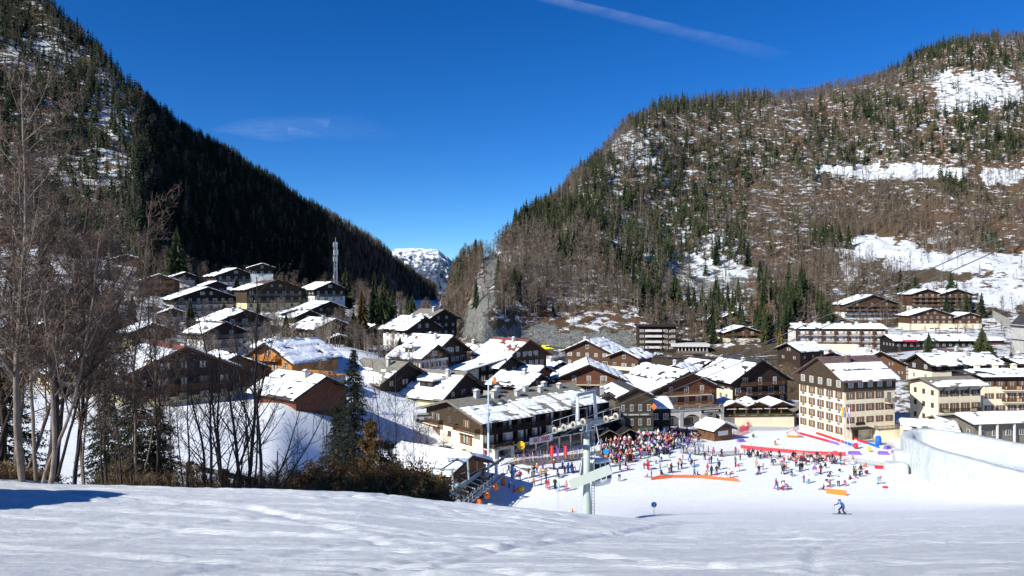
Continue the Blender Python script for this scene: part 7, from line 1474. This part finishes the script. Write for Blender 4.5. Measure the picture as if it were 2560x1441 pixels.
for i in range(62):   # resting row along the fence
    t=rg.random()*.98; px,py=Z4(250+1300*t,rg.uniform(600,640)+t*(115 if t<.9 else 100)); person(px,py,rg.choice(jc),rg.choice(['black','grey','navy','black','red','white']),rg.choice(['sit','sit','sit','stand','bend']),rg.uniform(1.45,1.8),helm=rg.choice(list(HELM)),row='resting along the picket fence')
for i in range(26):   # more people strolling on the open snow
    px,py=rg.uniform(1560,2120),rg.uniform(1152,1196); person(px,py,rg.choice(jc),rg.choice(['black','grey','navy','black','red','white']),rg.choice(['stand','walk','bend','sit','arms']),rg.uniform(1.2,1.85),helm=rg.choice(list(HELM)),skis=i%3==0)
def inpoly(x,y,P_):
    c=False
    for i in range(len(P_)):
        (a,b),(d,e)=P_[i],P_[i-1]
        if (b>y)!=(e>y) and x<(d-a)*(y-b)/(e-b)+a: c=not c
    return c
POLY=[(1497,1118),(1560,1104),(1610,1090),(1660,1076),(1710,1082),(1752,1098),(1745,1122),(1700,1124),(1660,1140),(1600,1152),(1545,1166),(1510,1158)]
n=0
while n<296-len([p for p in PEOPLE])+0 and len(PEOPLE)<297:
    px,py=rg.uniform(1490,1760),rg.uniform(1074,1168)
    if inpoly(px,py,POLY): person(px,py,rg.choice(jc),rg.choice(['black','black','grey','navy','white','red','tan']),rg.choice(['stand','stand','walk','arms']),rg.uniform(1.35,1.85),helm=rg.choice(list(HELM)),crowd=True)
    n=0
# unique labels
ORD=['first','second','third','fourth','fifth','sixth','seventh','eighth','ninth','tenth','eleventh','twelfth','thirteenth','fourteenth','fifteenth']
by={}
for e in PEOPLE: by.setdefault(e[1],[]).append(e)
for lab,es in by.items():
    es.sort(key=lambda e:e[2])
    for i,e in enumerate(es):
        l=lab if len(es)==1 else lab+' '+('leftmost' if i==0 else 'rightmost' if i==len(es)-1 else ORD[i]+' from left')
        if len(l.split())>16: l=l.replace(' arms raised','').replace(' bending','')
        tag(e[0],l,'person','people in the lift queue' if e[3] else 'people on the plaza')
# rest of the dense queue as one mass behind the individuals
V0=[];F0=[];n0=0; rgq=random.Random(5); cols_=[CM[c] for c in ('black','navy','red','black','grey','darkred','purple','tan','white')]; MI=[]
me=PB['stand']; bv=np.array([tuple(v.co) for v in me.vertices]); polys=[tuple(p.vertices) for p in me.polygons]; pm=[p.material_index for p in me.polygons]
quad=[p if len(p)==4 else (p+(p[0],)) for p in polys if len(p)==4]; qm=[m for p,m in zip(polys,pm) if len(p)==4]
cnt=0
while cnt<230:
    px,py=rgq.uniform(1490,1760),rgq.uniform(1066,1160)
    if not inpoly(px,py,POLY): continue
    g=G(px,py,55,190); a=rgq.uniform(0,6.28); s=rgq.uniform(.82,1.05); c,si=math.cos(a)*s,math.sin(a)*s
    V=np.stack([bv[:,0]*c-bv[:,1]*si+g.x,bv[:,0]*si+bv[:,1]*c+g.y,bv[:,2]*s+g.z],-1); V0.append(V); F0.append(np.array(quad)+n0); n0+=len(V); j=rgq.randrange(9); t=rgq.choice((0,4,0,1)); MI+=[(j,t,9,0)[m] for m in qm]; cnt+=1
tag(link(bpy.data.objects.new('crowd',raw_mesh('crowd',np.concatenate(V0),np.concatenate(F0),cols_+[SKIN],True,None,MI))),'rest of the tightly packed crowd queueing for the lift','crowd',kind='stuff')
# the skier in front ---------------------------------------------------------------------
def main_skier():
    g=G(2105,1287,50,100); J=pose_joints('ski'); J['kn'+'l']=(-.20,-.22,.44); J['anl']=(-.22,-.10,.12); J['tol']=(-.22,-.29,.08); J['knr']=(.10,.02,.44); J['anr']=(.10,.24,.13); J['tor']=(.10,.05,.08)
    J['ell']=(-.28,-.28,1.0); J['wrl']=(-.26,-.54,.94); J['hal']=(-.26,-.62,.92); J['elr']=(.30,-.02,.95); J['wrr']=(.34,-.12,.76); J['har']=(.35,-.14,.69)
    me=body_mesh(J,2,1.05); me.name='person'; o=bpy.data.objects.new('person',me); o.location=g; o.rotation_euler=(0,0,R(-80)); link(o); tag(o,'nearest skier in blue jacket and dark trousers gliding left across the piste','person')
    for i,m_ in enumerate((mk('royal blue ski cloth',(.01,.10,.42),.15,4,.7),CM['black'],SKIN,CM['black'])): o.material_slots[i].link='OBJECT'; o.material_slots[i].material=m_
    hm=head_parts(J).mesh('helmet',[mk('brown grey helmet',(.28,.22,.19),.1,3,.4)],True); link(bpy.data.objects.new('helmet',hm),o)
    m=MB(); h=Vector(J['hea']); m.box(-.09,.09,h.y-.17,h.y-.08,h.z+.02,h.z+.10); m.build('goggles',M_BLACK,o)
    m=MB(); m.tube((J['nec'][0],J['nec'][1],J['nec'][2]-.05),(J['nec'][0],J['nec'][1]-.02,J['nec'][2]+.05),.095,.085,12); m.build('collar',CM['white'],o,True)
    for s,fx in (('l',-1),('r',1)):
        hp=Vector(J['ha'+s]); q=MB(); q.ball(hp,.045,.055,.035,0,8,5)
        for k in range(4): a=hp+Vector((-.03+k*.02,-.04,-.005)); b=a+Vector((0,-.035+.004*k,-.015)); q.tube(a,b,.011,.010,6); q.tube(b,b+Vector((0,.01,-.03)),.010,.008,6)
        q.tube(hp+Vector((-.035*fx,0,0)),hp+Vector((-.05*fx,-.04,-.01)),.012,.009,6); q.build('glove',M_BLACK,o,True)
        pb=hp+Vector((0,0,.06)); e=hp+(Vector((.0,-.10,-.88)) if s=='l' else Vector((.22,.72,-.52))); q=MB(); q.tube(pb,e,.011,.007,7); q.tube(e.lerp(pb,.07),e.lerp(pb,.075),.05,.05,10); q.build('ski_pole',M_DKST,o)
        an=Vector(J['an'+s]); q=MB(); q.beam((an.x,an.y+.75,.03),(an.x,an.y-.72,.03),.10,.03); q.beam((an.x,an.y-.72,.03),(an.x,an.y-.92,.12),.09,.02); q.build('ski',M_BLACK,o); q=MB(); q.beam((an.x,an.y+.10,.10),(an.x,an.y-.20,.09),.11,.12); q.tube((an.x,an.y+.02,.1),(an.x,an.y,.30),.075,.07,10); q.build('boot',M_DKST,o,True)
main_skier()
g=G(2213,1222,80,140); m=MB(); m.ball((0,0,.15),.5,.28,.22,0,10,5); o=m.build('sledge',M_RED,None,True,loc=g); tag(o,'small red sledge on the snow beside the bending man near the snow wall','sledge')
g=G(2204,1172,90,150); r=empty('rescue_sledge',g,R(-5)); tag(r,'red rescue toboggan parked at the end of the picket fence','toboggan'); m=MB(); m.loft([[(x,-.35+.0*x,0),(x,.35,0),(x,.42,.4+.1*abs(x)),(x,-.42,.4+.1*abs(x))] for x in (-1.1,-.5,.2,.9,1.2)]); m.build('hull',M_RED,r); 
for s in (-.3,.3): MB().tube((1.1,s,.4),(1.9,s,.9),.02,.02,6).build('handle',M_GALV,r)
